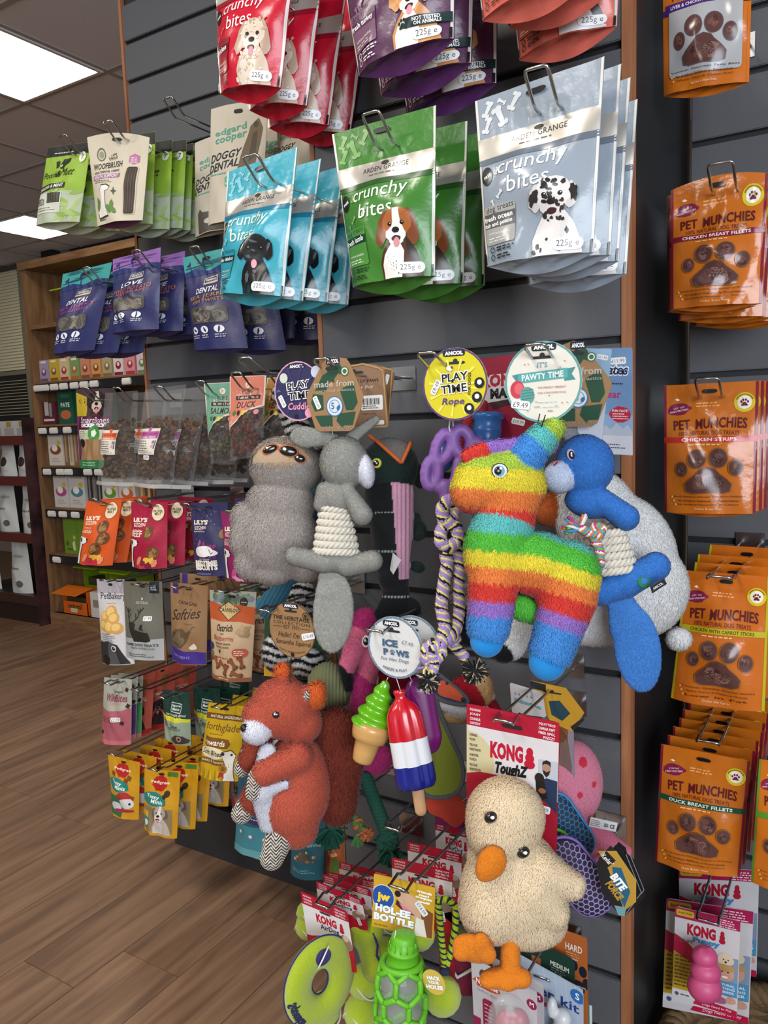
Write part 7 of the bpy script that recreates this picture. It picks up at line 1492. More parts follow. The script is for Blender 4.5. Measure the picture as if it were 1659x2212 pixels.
plush(t, tf, [C_((1052, 1985, 40), (1040, 2005, 56), 16, 18), E_(1015, 2012, 66, 45, 28, 15, 18), E_(990, 2018, 74, 18, 15, 12), E_(1030, 1996, 76, 18, 22, 10), E_(1045, 2020, 76, 16, 18, 10)], ORG, 8, 2.4, 2, 3500, 1.2, .5, seed=34, name='foot')
plush(t, tf, [C_((1096, 2005, 40), (1094, 2045, 50), 20, 21), E_(1082, 2072, 62, 52, 20, 22, -3), E_(1050, 2078, 70, 22, 13, 16), E_(1085, 2082, 74, 20, 12, 14), E_(1115, 2074, 70, 20, 17, 16)], ORG, 8, 2.4, 2, 3500, 1.2, .5, seed=35, name='foot')
for x, y in ((1050, 1737), (1118, 1811)):
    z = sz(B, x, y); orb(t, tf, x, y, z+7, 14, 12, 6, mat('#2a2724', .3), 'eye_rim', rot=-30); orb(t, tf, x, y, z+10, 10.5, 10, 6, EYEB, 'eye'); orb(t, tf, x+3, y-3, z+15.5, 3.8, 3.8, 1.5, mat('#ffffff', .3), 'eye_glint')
def kong_fig(A, u, v, w, h, col):
    for y, r in ((-.36, .30), (-.02, .40), (.34, .48)): A.ell(u, v+y*h, r*w, col, rv=.26*h)
def toughz(A):
    A.rect(0, 0, 1, .15, '#a8122f'); A.rect(0, .15, 1, .60, '#d2cdcf'); A.ell(.02, .40, .30, '#c9bf96', rv=.21); A.rect(0, .15, .02, .6, '#c9bf96')
    cv = [(0, .50), (.15, .475), (.35, .475), (.55, .51), (.75, .58), (.9, .66), (1, .73)]; A.poly(cv+[(1, 1), (0, 1)], '#a3102c')
    A.text('KONG', .45, .295, w=.36, h=.125, col='#b31230', b=2); kong_fig(A, .70, .31, .12, .13, '#b31230'); A.text('ToughZ', .50, .42, w=.36, h=.09, col='#141416', b=2, shear=.25)
    for i, s in enumerate(('SQUEAKS', 'JOUET', 'COUINEUR', 'QUIETSCHT')): A.text(s, .04, .035+i*.032, w=.12 if i else .12, h=.02, col='#f2e6e8', b=1, align='l')
    for i, s in enumerate(('SQUITTISCE', 'CHIRRIA PIEPT', 'PIBER SIPOL', 'PISZCZY')): A.text(s, .96, .035+i*.032, w=.17 if i < 3 else .12, h=.02, col='#f2e6e8', b=1, align='r')
    for i, s in enumerate(('DURABLE', 'PLUSH', 'PELUCHE', 'RESISTANTE', 'ROBUSTER', 'PLUSCH', 'PELUCHE', 'RESISTENTE')): A.text(s, .04, .215+i*.032+(i//2)*.008, w=.02*len(s)*.62, h=.018, col='#4a4034', b=1, align='l')
    A.rect(.80, .30, .995, .55, '#b5b8c4'); A.poly([(.80, .52), (.82, .46), (.88, .43), (.995, .44), (.995, .69), (.93, .645), (.82, .58)], '#20304d'); A.ell(.88, .355, .045, '#a8806a', rv=.05); A.poly([(.835, .34), (.84, .31), (.88, .295), (.92, .305), (.925, .345), (.9, .325), (.86, .325)], '#1d1a1c'); A.poly([(.842, .37), (.85, .40), (.88, .425), (.91, .40), (.918, .37), (.88, .385)], '#241d1c'); A.ell(.81, .44, .05, '#221c1b', rv=.04); A.poly([(.77, .46), (.86, .46), (.9, .58), (.84, .6), (.78, .55)], '#1c1817'); A.ell(.84, .53, .04, '#8a5a3a', rv=.02)
    A.rect(.40, .085, .62, .115, '#2b2226', r=.2); price(A, .83, .665, .20, '14.99', 8)
quad_card('header_card', [(1008, 1519), (1209, 1561), (1202, 1845), (1008, 1815)], .85, '#a3102c', t, toughz, r=.05)
hook(1085, 1557, .86, DM, rise=.004, run=.03, label='chrome wire hook holding the duckling plush')
# pink octopus with grey card
tf = TF(1250, 1700, 1.06)
t = thing('plush_toy', 'pink octopus plush with red dots and grey header card', 'plush toy', tf.w((1270, 1870, 0))[0])
def octo(X, Y, Z, i):
    c = np.tile(lin('#c9788f'), (len(X), 1)); c[i == 1] = lin('#bd6680')
    for x, y, r in ((1250, 1634, 10), (1272, 1680, 6), (1240, 1700, 7)): c[(X-x)**2+(Y-y)**2 < r*r] = lin('#bf3040')
    return c
plush(t, tf, [E_(1235, 1690, 0, 66, 92, 50), C_((1255, 1780, 4), (1300, 1810, 12), 30, 24, 1), C_((1300, 1808, 12), (1345, 1832, 14), 22, 15, 1), C_((1270, 1800, 0), (1280, 1855, 4), 28, 18, 1)], octo, 8, 3., 2.5, 9000, 1.3, .5, seed=36)
q = quad([(1276, 1765), (1334, 1778), (1330, 1797), (1272, 1785)], RD(1.03)); S = Flat(q); o = mesh_obj('care_label', [*q, *[a+np.array([0, .001, 0]) for a in q]], [(0, 3, 2, 1), (4, 5, 6, 7), (0, 1, 5, 4), (1, 2, 6, 5), (2, 3, 7, 6), (3, 0, 4, 7)], mat('#dcdcde', .6), t, smooth=False); A = Art(S); A.lines(.05, .2, .4, 4, '#5a5d66', .18, .06); A.text('UKCA', .62, .5, w=.16, h=.4, col='#2a2c33', b=1); A.text('CE', .85, .5, w=.18, h=.45, col='#2a2c33', b=1); A.build(o)
def pawise(A): A.rect(0, 0, 1, 1, '#8f8792'); blob(A, .5, .22, .3, .16, '#8a4f2c', 16, .1, 2); blob(A, .6, .36, .26, .14, '#6d3f2a', 16, .15, 3); blob(A, .4, .2, .09, .12, '#6a3a22', 12, .1, 4); A.ell(.52, .19, .025, '#171314'); A.ell(.44, .27, .05, '#171314', rv=.02); blob(A, .7, .5, .2, .2, '#7a6058', 14, .2, 6); A.poly([(.2, .55), (1, .62), (1, 1), (.2, 1)], '#7d7a84'); A.ell(.75, .92, .11, '#3f3d44'); A.poly([(.70, .90), (.76, .885), (.80, .92), (.79, .95), (.77, .935), (.73, .935), (.72, .95)], '#a9a7ae'); A.text('£9.99', .2, .58, w=.3, col='#5a5864', b=0)
quad_card('header_card', [(1168, 1506), (1238, 1530), (1243, 1778), (1186, 1762)], 1.02, '#8f8792', t, pawise, r=.08)
t2 = thing('header_card', 'white torn header card beside the yellow card', 'card', P(1130, 1540, .99)); quad_card('card', [(1101, 1474), (1172, 1496), (1180, 1550), (1106, 1540)], .99, '#b7b3b6', t2, lambda A: (A.text('pawise', .5, .6, w=.8, h=.22, col='#5a8f96', b=2, rot=8), [A.ell(.15+k*.12, .32, .03, '#5a8f96') for k in range(5)]), r=.06)
hook(1165, 1585, .99, DM, rise=.002, run=.01, label='chrome wire hook holding the pink octopus')
# mesh covered chew pads with black and gold cards
HEXM = {}
def meshpad(label, c, a, b, r, tf, hx, base):
    t = thing('mesh_toy', label, 'dog toy', tf.w((b[0], b[1]+r, b[2]))[0], 'mesh covered chew pads')
    V, Fc, _ = sdf_mesh([C_(a, b, r, r*1.02, 0, .5)], 5, 3.); mesh_obj('pad', tf.w(V), Fc, mat(base, .7), t)
    V, Fc = tube([(x, y, z) for x, y, z in [(a[0]+r*1.0*math.cos(th)+(b[0]-a[0])*0, a[1]+r*math.sin(th), a[2]) for th in np.linspace(0, 0, 1)]]*2, .1, 3); 
    a_, b_ = np.array(a, float), np.array(b, float); d = (b_-a_); L = np.linalg.norm(d); d /= L; e = np.array([-d[1], d[0], 0.])
    s = 7.0; TV = []; TF_ = []; k = 0
    for i in range(-2, int((L+2*r)/ (s*1.5))+2):
        for j in range(int(-r/(s*.866))-1, int(r/(s*.866))+2):
            cx = i*s*1.5-r; cy = j*s*1.732+(s*.866 if i % 2 else 0)
            for q in range(3):
                p = []
                for th in (q*60, q*60+60):
                    x = cx+s*math.cos(math.radians(th)); y = cy+s*math.sin(math.radians(th)); p.append((x, y))
                pts = []
                for x, y in p:
                    tt = min(max(x, 0), L); rad2 = ((x-tt)**2+y*y)/(r*r)
                    if rad2 > .98: pts = None; break
                    w = a_+d*x+e*y; w[2] += r*.5*math.sqrt(1-rad2)+1.0; pts.append(w)
                if pts: v, f = tube(pts, 1.15, 4, cap=False); TV += [tuple(x) for x in v]; TF_ += [tuple(u+k for u in g) for g in f]; k += len(v)
    mesh_obj('mesh_netting', tf.w(np.array(TV)), TF_, mat(hx, .6), t, smooth=False)
    rim = []
    for th in np.linspace(-90, 90, 12): rim.append(b_+d*r*math.cos(math.radians(th))+e*r*math.sin(math.radians(th)))
    for th in np.linspace(90, 270, 12): rim.append(a_+d*r*math.cos(math.radians(th))+e*r*math.sin(math.radians(th)))
    V, Fc = tube(rim, 4.5, 7, closed=True); mesh_obj('rim', tf.w(np.array(V)), Fc, mat(c, .6), t); return t
tf = TF(1265, 1900, .93)
t = meshpad('purple mesh chew pad beneath the duckling plush wing', '#7a5fb0', (1215, 1850, 10), (1276, 1926, 10), 46, tf, '#a996d0', '#241f33')
meshpad('lime mesh chew pad behind the purple one', '#5fae3a', (1205, 1840, -34), (1245, 1936, -34), 34, tf, '#7fbf4a', '#1c2a14')
meshpad('blue mesh chew pad behind the lime one', '#2f7fb5', (1215, 1780, -74), (1262, 1850, -74), 40, tf, '#3f7fb0', '#132a40')
meshpad('sky blue mesh chew pad low beside the duckling plush', '#2f8fd0', (1195, 1960, -66), (1185, 2002, -66), 24, tf, '#4fa8d8', '#12303f')
def bite(A): A.poly([(.05, .12), (.5, .05), (.98, .4), (.98, .72), (.7, .9), (.3, .35)], '#b08a35'); A.text('Kevlar', .30, .20, w=.34, h=.09, col='#eae6d8', b=1, rot=40); A.rect(.12, .12, .42, .3, '#17181a', rot=40); A.text('Kevlar', .27, .21, w=.28, h=.08, col='#eae6d8', b=1, rot=40); A.poly([(.4, .3), (.62, .28), (.84, .6), (.7, .85), (.45, .6)], '#1c5a7a'); A.text('BITE', .56, .50, w=.42, h=.13, col='#eceef0', b=2, rot=48); A.text('FORCE', .46, .64, w=.48, h=.13, col='#b08a35', b=2, rot=48); A.poly([(.45, .86), (.75, .84), (.7, .98), (.55, .99)], '#6a96a0')
outl = [(1288, 1866), (1318, 1827), (1334, 1840), (1336, 1852), (1352, 1866), (1376, 1944), (1340, 1979), (1300, 1930)]
outline_card('header_card', outl, .885, '#17181a', t, bite)
for k in range(2):
    tt = thing('header_card', ['black and gold angular card behind the first chew pad card', 'rearmost black and gold angular card of the chew pads'][k], 'card', P(1370, 1950, .9+.02*k)); outline_card('card', [(x+12+k*6, y-2-k*6) for x, y in outl], .90+.02*k, '#141517', tt, lambda A: A.line([(.6, .1), (.97, .6), (.6, .98)], .02, '#8a8d92'))
tt = thing('header_card', 'yellow angular header card on the upper hook', 'card', P(1220, 1560, 1.0)); outline_card('card', [(1145, 1470), (1222, 1486), (1262, 1540), (1235, 1580), (1190, 1560), (1150, 1500)], 1.0, '#c08f26', tt, lambda A: (A.poly([(.0, .0), (.3, .04), (.3, .2), (.02, .16)], '#1a1a1c'), A.poly([(.35, .4), (.55, .35), (.75, .6), (.6, .8), (.4, .7)], '#1f3f4a'), slot(A, .42, .2, .35), A.poly([(.75, .9), (1, .62), (1, .7), (.8, .98)], '#2a2320')))
hook(1232, 1925, .92, DM, rise=.002, run=.01, label='chrome wire hook below the mesh chew pads')
# teal and orange rope toys
tf = TF(800, 1760, 1.0)
t = thing('rope_toy', 'thick dark green cotton rope toy with knot and tassel', 'dog toy', tf.w((840, 1860, 0))[0])
TG = [mat('#10493a', .9, bump=.5, bscale=700)]*3
for (V, Fc), m in zip(rope([(785, 1670, 0), (805, 1720, 2), (825, 1770, 4), (838, 1805, 6)], 15, 6, 8, 3), TG): mesh_obj('rope_strand', tf.w(np.array(V)), Fc, m, t)
for (V, Fc), m in zip(rope([(828, 1800, 8), (850, 1800, 16), (852, 1818, 16), (825, 1825, 16), (822, 1810, 8), (842, 1805, 20), (846, 1830, 14)], 11, 5, 8, 3), TG): mesh_obj('knot', tf.w(np.array(V)), Fc, m, t)
tassel(t, tf, (842, 1826, 8), 38, 160, ['#10493a', '#0d3d31', '#155744'], 5, 2.4, 2.2)
t = thing('rope_toy', 'dark green rope tassel hanging below the squirrel tail', 'dog toy', tf.w((720, 1830, 0))[0])
for (V, Fc), m in zip(rope([(712, 1740, -10), (715, 1770, -6), (718, 1790, -4)], 13, 3, 8, 3), TG): mesh_obj('rope_strand', tf.w(np.array(V)), Fc, m, t)
tassel(t, tf, (714, 1790, 0), 42, 170, ['#10493a', '#0d3d31', '#155744'], 6, 2.2, 2.2)
t = thing('rope_toy', 'small orange and green knotted rope toy', 'dog toy', tf.w((780, 1830, 0))[0])
OG = [mat('#b5653a', .9, bump=.5, bscale=700), mat('#4a7a3a', .9, bump=.5, bscale=700)]
for (V, Fc), m in zip(rope([(752, 1740, 0), (765, 1765, 2), (780, 1775, 6), (772, 1785, 8), (764, 1772, 4), (785, 1790, 4)], 9, 5, 7, 2), OG): mesh_obj('rope_strand', tf.w(np.array(V)), Fc, m, t)
tassel(t, tf, (772, 1800, 2), 26, 60, ['#4a7a3a', '#56884a'], 7, 3., 2.4); tassel(t, tf, (790, 1798, 4), 18, 60, ['#b5653a', '#c2764a'], 8, .8, 2.4)
hook(752, 1716, 1.0, DM, rise=.002, run=.01, label='chrome wire hook holding the cotton rope toys')
# tennis toys
TEN = mat('#a9bf1c', .95, noise=.12, nscale=900, bump=.6, bscale=900, sheen=.4)
NAVY = mat('#252a66', .8); SEAM = mat('#cfd0c4', .7)
def airdog(A):
    A.rect(0, 0, 1, .17, '#a8122f'); A.rect(0, .17, 1, .6, '#d2cfd0'); A.poly([(0, .62), (.3, .56), (.6, .60), (1, .8), (1, 1), (0, 1)], '#a81228'); A.text('KONG', .50, .30, w=.44, h=.13, col='#b31230', b=2); kong_fig(A, .82, .33, .1, .13, '#b31230'); A.text('AirDog', .55, .42, w=.40, h=.10, col='#1f2a55', b=1)
    for i, s in enumerate(('SQUEAKS', 'COUINE', 'QUIETSCHT')): A.text(s, .05, .04+i*.045, w=.18, h=.028, col='#ecd9dd', b=1, align='l')
    for i, s in enumerate(('SUENA PIEPT', 'MED PIBELYD', 'SIPOL')): A.text(s, .95, .04+i*.045, w=.22, h=.028, col='#ecd9dd', b=1, align='r')
    blob(A, .86, .56, .13, .14, '#8a7264', 14, .15, 2); A.ell(.88, .47, .06, '#c9a890', rv=.05); A.rect(.38, .17, .62, .2, '#26282b', r=.2); price(A, .86, .74, .16, '9.49', 75)
def card_toy(label, pts, D, part, tag=True):
    t = thing('tennis_toy', label, 'dog toy', P(pts[3][0], pts[3][1]+80, D)); quad_card('header_card', pts, D, '#b31230', t, airdog, r=.05); part(t); return t
def donut(t):
    tf = TF(691, 2117, .80); V = []; n1, n2 = 48, 20; R1 = 60; r1 = 34
    ay = math.radians(38)
    for i in range(n1):
        a = 2*PI*i/n1
        for j in range(n2):
            b = 2*PI*j/n2; x = (R1*.93+r1*math.cos(b))*math.cos(a); y = (R1*1.02+r1*math.cos(b))*math.sin(a); z = r1*.75*math.sin(b); V.append((691+x*math.cos(ay)+z*math.sin(ay)*.6, 2119+y, -x*math.sin(ay)+z*math.cos(ay)))
    Fc = [(i*n2+j, ((i+1) % n1)*n2+j, ((i+1) % n1)*n2+(j+1) % n2, i*n2+(j+1) % n2) for i in range(n1) for j in range(n2)]
    o = mesh_obj('ring', tf.w(np.array(V)), Fc, TEN, t); VV = np.array(V).reshape(n1, n2, 3)
    for j, rad in ((0, 2.2), (n2//2, 2.2)): v, f = tube(VV[:, j], rad, 6, closed=True); mesh_obj('seam', tf.w(np.array(v)), f, NAVY, t)
    # oval patch and stitched squeaker word on the face
    class TS:
        clip = False; W = 1.; H = 1.; n = -CF
        def pt(s, u, v, off=0.):
            a = np.asarray(u)*2*PI; b = PI/2+np.asarray(v)*PI; off = np.broadcast_to(np.asarray(off), np.shape(u))/tf.u; rr = r1+off; x = (R1*.93+rr*np.cos(b))*np.cos(a); y = (R1*1.02+rr*np.cos(b))*np.sin(a); z = rr*.75*np.sin(b)
            return tf.w(np.stack([691+x*math.cos(ay)+z*math.sin(ay)*.6, 2119+y, -x*math.sin(ay)+z*math.cos(ay)], 1))
    A = Art(TS(), rough=.8, base=.0007); A.L = .03; A.ell(.75, .0, .055, '#3a3570', rv=.17); A.build(t, 'patch_print')
    class TS2(TS):
        def pt(s, u, v, off=0.): return TS.pt(s, .34+.15*(1-np.asarray(u)), -.02-.34*(1-np.asarray(v))+0*np.asarray(u), off)
    A = Art(TS2(), rough=.8, base=.0012); A.L = .1; A.text('Squeaker', .5, .5, w=.9, h=.9, col='#23264f', b=2, shear=.2); A.build(t, 'word_print')
    tubep(t, tf, [(712, 2032, 20), (700, 2052, 36), (690, 2072, 36)], 1.6, WHITEP, 'string', 6)
def bone_toy(t):
    tf = TF(765, 2060, .90); 
    tf.p = (745, 2060)
    V, Fc, _ = sdf_mesh([C_((768, 2020, 0), (790, 2100, 0), 26, 22, 0, .8), E_(762, 2018, 0, 28, 30, 24), E_(785, 2010, 0, 24, 26, 22), E_(790, 2092, 0, 28, 26, 24)], 6, 2.8); mesh_obj('bone', tf.w(V), Fc, TEN, t)
    tubep(t, tf, [(786, 2004, 20), (796, 2030, 22), (794, 2055, 18), (806, 2075, 20), (808, 2100, 16)], 2.4, NAVY, 'seam', 6)
def balls(cs, tfc, net=True):
    def f(t):
        tf = TF(tfc[0], tfc[1], tfc[2])
        for k, (x, y, z, r) in enumerate(cs):
            b = orb(t, tf, x, y, z, r, r, r, TEN, 'tennis_ball'); p = [(x+r*1.005*math.cos(th)*math.cos(.5*math.sin(2*th)), y+r*1.005*math.sin(.55*math.sin(2*th)+.25), z+r*1.005*math.sin(th)*math.cos(.55*math.sin(2*th))) for th in np.linspace(0, 2*PI, 30)[:-1]]
            v, fc = tube(p, r*.06, 5, closed=True); mesh_obj('seam', tf.w(np.array(v)), fc, SEAM, t, )
    return f
card_toy('tennis ring toy on a red and white card', [(649, 1925), (750, 1970), (771, 2102), (672, 2078)], .855, donut)
card_toy('tennis bone toy on a red card behind the ring toy', [(683, 1903), (782, 1945), (795, 2010), (690, 1995)], .90, bone_toy)
card_toy('netted tennis balls on the third red card of the hook', [(697, 1888), (800, 1922), (812, 2010), (706, 1990)], .94, balls([(700, 2180, 0, 36), (785, 2120, 0, 36), (780, 2180, 10, 38), (665, 2010, -20, 30), (660, 1980, -20, 22)], (740, 2150, 1.0)))
card_toy('red tennis toy card fourth along the same hook', [(706, 1883), (815, 1905), (820, 1990), (712, 1975)], .985, balls([(830, 2060, 0, 34)], (830, 2060, 1.06)))
card_toy('rearmost red tennis toy card on that hook', [(732, 1861), (842, 1888), (846, 1970), (736, 1950)], 1.05, balls([(830, 1990, -10, 30)], (830, 1990, 1.09)))
hook(692, 1956, .845, DM, rise=.004, run=.03, label='chrome wire hook holding the tennis ring toy')
# bottle toy in a honeycomb cage
tf = TF(865, 2100, .76)
t = thing('bottle_toy', 'lime green honeycomb cage bottle toy on a yellow card', 'dog toy', tf.w((865, 2330, 0))[0])
LIME = mat('#62b325', .45)
V, Fc = lathe([(0, 0), (0, 24), (.03, 26), (.2, 27), (.5, 30), (.52, 34), (.62, 34), (.64, 31), (1, 36)], (872, 2018, 0), (870, 2078, 0), 40)
V = np.array(V); 
for k in range(3, 5):
    for j in range(40): V[k*40+j] += (np.array([0, 0, 0]))
mesh_obj('cap', tf.w(V), Fc, LIME, t)
for j in range(14):
    a = 2*PI*j/14; p = [(871+29*math.cos(a), 2032, 29*math.sin(a)), (871+30.5*math.cos(a), 2046, 30.5*math.sin(a))]; v, f = tube(p, 1.6, 5); mesh_obj('cap_rib', tf.w(np.array(v)), f, LIME, t)
prof_b = lambda y: 34+20*min(1, max(0, (y-2070)/36))**.7
V, Fc = lathe([((y-2060)/270, prof_b(y)-5) for y in np.linspace(2060, 2330, 24)], (868, 2060, 0), (862, 2330, 0), 32); mesh_obj('clear_bottle', tf.w(np.array(V)), Fc, mat('#cfd8cc', .05, alpha=.22, coat=.6), t)
def cyl(a, y): r = prof_b(y); cx = 868-6*(y-2060)/270; return (cx+r*math.sin(a), y, r*math.cos(a))
cage = []; nh = 6; hh = 62; 
for row in range(5):
    y0 = 2080+row*hh*.75*1.02
    for k in range(nh):
        ac = 2*PI*(k+(.5 if row % 2 else 0))/nh+.3; w = PI/nh; pts = [(ac, y0), (ac+w, y0+hh*.25), (ac+w, y0+hh*.75), (ac, y0+hh)]
        for a, b in zip(pts[:-1], pts[1:]): q = [cyl(a[0]+(b[0]-a[0])*s, a[1]+(b[1]-a[1])*s) for s in np.linspace(0, 1, 6)]; cage.append(tube(q, 6.2, 7))
        a = (ac, y0); b = (ac-w, y0+hh*.25); q = [cyl(a[0]+(b[0]-a[0])*s, a[1]+(b[1]-a[1])*s) for s in np.linspace(0, 1, 6)]; cage.append(tube(q, 6.2, 7))
V, Fc = join(cage); mesh_obj('lattice_cage', tf.w(np.array(V)), Fc, LIME, t)
V, Fc = tube([cyl(a, 2079) for a in np.linspace(0, 2*PI, 30)[:-1]], 7, 8, closed=True); mesh_obj('cage_collar', tf.w(np.array(V)), Fc, LIME, t)
def holee(A):
    A.rect(0, 0, 1, 1, '#c9a12e'); A.ell(.17, .40, .19, '#1c4f9c'); A.ring(.17, .40, .19, .05, '#dfe4ea'); A.text('jw', .18, .415, w=.22, h=.2, col='#f0cf3a', b=2)
    A.poly([(.36, .26), (.46, .20), (.68, .26), (.86, .42), (.98, .60), (.98, .98), (.80, .99), (.72, .72), (.60, .58), (.46, .44), (.40, .34)], '#c9a58c'); A.poly([(.78, .40), (.98, .5), (.98, .98), (.86, .98), (.80, .62)], '#7a4a2c'); A.poly([(.40, .38), (.52, .50), (.66, .58), (.70, .62), (.54, .60), (.38, .48)], '#4a2024'); A.poly([(.44, .44), (.66, .56), (.68, .60), (.5, .54)], '#d87a90'); A.ell(.41, .27, .05, '#1f1716'); A.poly([(.72, .64), (.84, .66), (.9, .98), (.7, .99)], '#dcd6d0')
    A.text('HOL-EE', .34, .62, w=.58, h=.145, col='#f0f2f4', outline='#7f8894', b=2, rot=2); A.text('BOTTLE', .36, .79, w=.66, h=.145, col='#f0f2f4', outline='#7f8894', b=2, rot=2); A.lines(.04, .93, .3, 1, '#8a6a14', .02, .02)
    for i, s in enumerate(('crunch', 'me!', 'croquez', 'moi!')): A.text(s, .83, .13+i*.062, w=.09+.025*len(s), h=.05, col='#fbfbf4', b=2, rot=3)
    A.rect(.44, .185, .60, .22, '#3a3022', r=.3); price(A, .80, .45, .24, '14.99', 50)
quad_card('header_card', [(808, 1887), (941, 1918), (936, 2030), (803, 2000)], .80, '#c9a12e', t, holee, r=.02)
string(t, tf, [(855, 2004, 10), (852, 2018, 16)], WHITEP, .9)
hook(856, 1917, .80, DM, rise=.004, run=.03, label='chrome wire hook holding the honeycomb bottle')
outline_card('swing_tag', circle_px(937, 2122, 28, .76), .76, '#c9ad4a', t, lambda A: (A.text('HACK', .5, .32, w=.6, h=.17, col='#f2f2ee', outline='#8f8a70', b=2, rot=-14), A.text('YOUR', .5, .5, w=.5, h=.14, col='#f2f2ee', outline='#8f8a70', b=2, rot=-14), A.text('HOLEE', .54, .68, w=.76, h=.17, col='#f2f2ee', outline='#8f8a70', b=2, rot=-14)))
# rope ball toys on red cards behind the bottle
def ropeball(t):
    tf = TF(960, 2050, .86); YB = [mat('#a9c01c', .8), mat('#1a2340', .8), mat('#a9c01c', .8)]
    for pth in ([(946, 1945, 0), (950, 1990, 0), (955, 2040, 2), (960, 2085, 4)], [(946, 1945, 0), (968, 1942, 0), (985, 1960, 0), (984, 2000, 0), (975, 2050, 2), (962, 2090, 4)]):
        for (V, Fc), m in zip(rope(pth, 7.5, 12, 6, 3), YB): mesh_obj('rope_strand', tf.w(np.array(V)), Fc, m, t)
    orb(t, tf, 955, 2150, 0, 42, 42, 42, TEN, 'tennis_ball'); orb(t, tf, 905, 2020, -6, 36, 36, 34, TEN, 'tennis_ball'); orb(t, tf, 960, 2092, 10, 12, 9, 10, YB[1], 'knot')
card_toy('tennis ball on a navy and lime rope with red card', [(846, 1852), (978, 1882), (975, 2020), (850, 1985)], .90, ropeball)
card_toy('red tennis toy card behind the rope ball', [(880, 1818), (998, 1845), (996, 1960), (884, 1930)], .98, balls([(985, 2040, 0, 32)], (985, 2040, 1.06)))
t = card_toy('purple topped rearmost rope ball card', [(940, 1770), (1020, 1790), (1020, 1920), (944, 1900)], 1.06, lambda t: mesh_obj('card_flap', [P(940, 1752, RD(1.055)), P(1020, 1772, RD(1.055)), P(1020, 1800, RD(1.055)), P(940, 1780, RD(1.055))], [(0, 3, 2, 1)], mat('#7a1a50', .5), t, smooth=False))
t = thing('dog_toy', 'red back card panel and crimson netted ball behind the duckling feet', 'dog toy', P(1000, 2150, .95)); tf = TF(1005, 2090, .95)
orb(t, tf, 1010, 2090, 0, 44, 60, 34, mat('#7a1436', .7, bump=.8, bscale=500), 'netted_ball'); tubep(t, tf, [(960, 2060, 24), (985, 2090, 36), (1020, 2070, 36), (1060, 2040, 20)], 4, SEAM, 'stripe', 6); quad_card('card_back', [(945, 1960), (985, 1975), (982, 2120), (950, 2105)], .90, '#8f1026', t, None, r=.08)
# blister packs and chew cards at the bottom
CLEAR = mat('#e6e8ea', .08, alpha=.2, coat=.8)
def nyla(A):
    A.rect(0, 0, 1, 1, '#b9b4b8'); A.poly([(.06, .14), (.16, .12), (.4, .13), (.42, .17), (.3, .20), (.08, .2)], '#b54a2c'); blob(A, .24, .165, .21, .032, '#b5482a', 20, .12, 3); A.text('Nylabone', .24, .165, w=.34, h=.05, col='#f2efee', b=1); blob(A, .20, .10, .07, .05, '#4a3a34', 12, .1, 4); A.ell(.2, .11, .03, '#e6dfd8'); A.text('CHEWS BEST', .24, .225, w=.32, col='#7d7880', b=0); A.ell(.92, .12, .075, '#8c1a48'); A.text('M', .92, .12, w=.06, col='#f0e6ea'); A.rect(.16, .27, .36, .62, '#8c1a48', r=.3); A.lines(.19, .31, .14, 8, '#d9b9c6', .03, .008); A.rect(0, .45, .12, 1, '#8c1a48')
for k, (dx, dz) in enumerate(((0, 0), (14, -16))):
    t = thing('blister_pack', ['clear blister chew pack with pink toy, first on its hook', 'clear blister chew pack with pink toy, second on its hook'][k], 'dog toy', P(1090, 2400, .9+.07*k)); tf = TF(1100, 2200, .87+.07*k)
    pts = [(1017+dx, 2066+dz), (1160+dx, 2142+dz), (1165+dx, 2420+dz), (1030+dx, 2340+dz)]; quad_card('backing_card', pts, .88+.07*k, '#b9b4b8', t, nyla, r=.06)
    V, Fc, _ = sdf_mesh([E_(1095+dx, 2225+dz, 12, 28, 52, 20, -10), E_(1120+dx, 2205+dz, 12, 22, 32, 18)], 8, 3.); mesh_obj('chew', tf.w(V), Fc, mat('#a8485a', .4), t)
    V, Fc, _ = sdf_mesh([E_(1105+dx, 2218+dz, 8, 52, 76, 30, -14)], 4, 4.); mesh_obj('blister', tf.w(V), Fc, CLEAR, t)
hook(1095, 2122, .865, DM, rise=.004, run=.03, w=.016, label='chrome wire hook holding the blister packs')
def starter(A): A.rect(0, 0, 1, 1, '#a8b6c8'); [A.line([(k*.13, 0), (k*.13+.2, 1)], .006, '#c4ced9') for k in range(8)]; A.text('starter kit', .5, .17, w=.9, h=.07, col='#1f3a7a', b=1); A.ell(.93, .075, .085, '#1f6ab0'); A.text('S', .93, .075, w=.05, col='#f0f4f8'); A.poly([(.25, .24), (.62, .255), (.48, .30)], '#a8264a')
t = thing('blister_pack', 'pale blue starter kit card with white chew toys', 'dog toy', P(1190, 2400, .86)); tf = TF(1210, 2200, .995); quad_card('backing_card', [(1086, 2042), (1260, 2138), (1262, 2420), (1090, 2330)], 1.01, '#a8b6c8', t, starter, r=.06)
V, Fc, _ = sdf_mesh([E_(1212, 2190, 14, 18, 20, 18), E_(1190, 2170, 10, 12, 22, 12), C_((1208, 2200, 10), (1200, 2240, 10), 14, 16)], 6, 2.8); mesh_obj('chew', tf.w(V), Fc, mat('#d4d6da', .3), t)
t = thing('header_card', 'dark green medium chew card with yellow paw print', 'card', P(1200, 2160, .93)); quad_card('card', [(1110, 2010), (1241, 2074), (1243, 2300), (1112, 2240)], 1.04, '#1c3a30', t, lambda A: (A.text('MEDIUM', .76, .13, w=.3, h=.045, col='#d8d6c8', b=1), A.lines(.62, .165, .28, 2, '#8a9a8c', .022, .008), A.text('LARGE', .72, .215, w=.16, col='#d8d6c8', b=1), [A.ell(x, y, .08, '#b8a86a') for x, y in ((.62, .33), (.78, .30), (.94, .37))], A.rect(.3, .14, .45, .24, '#b5622c')), r=.07)
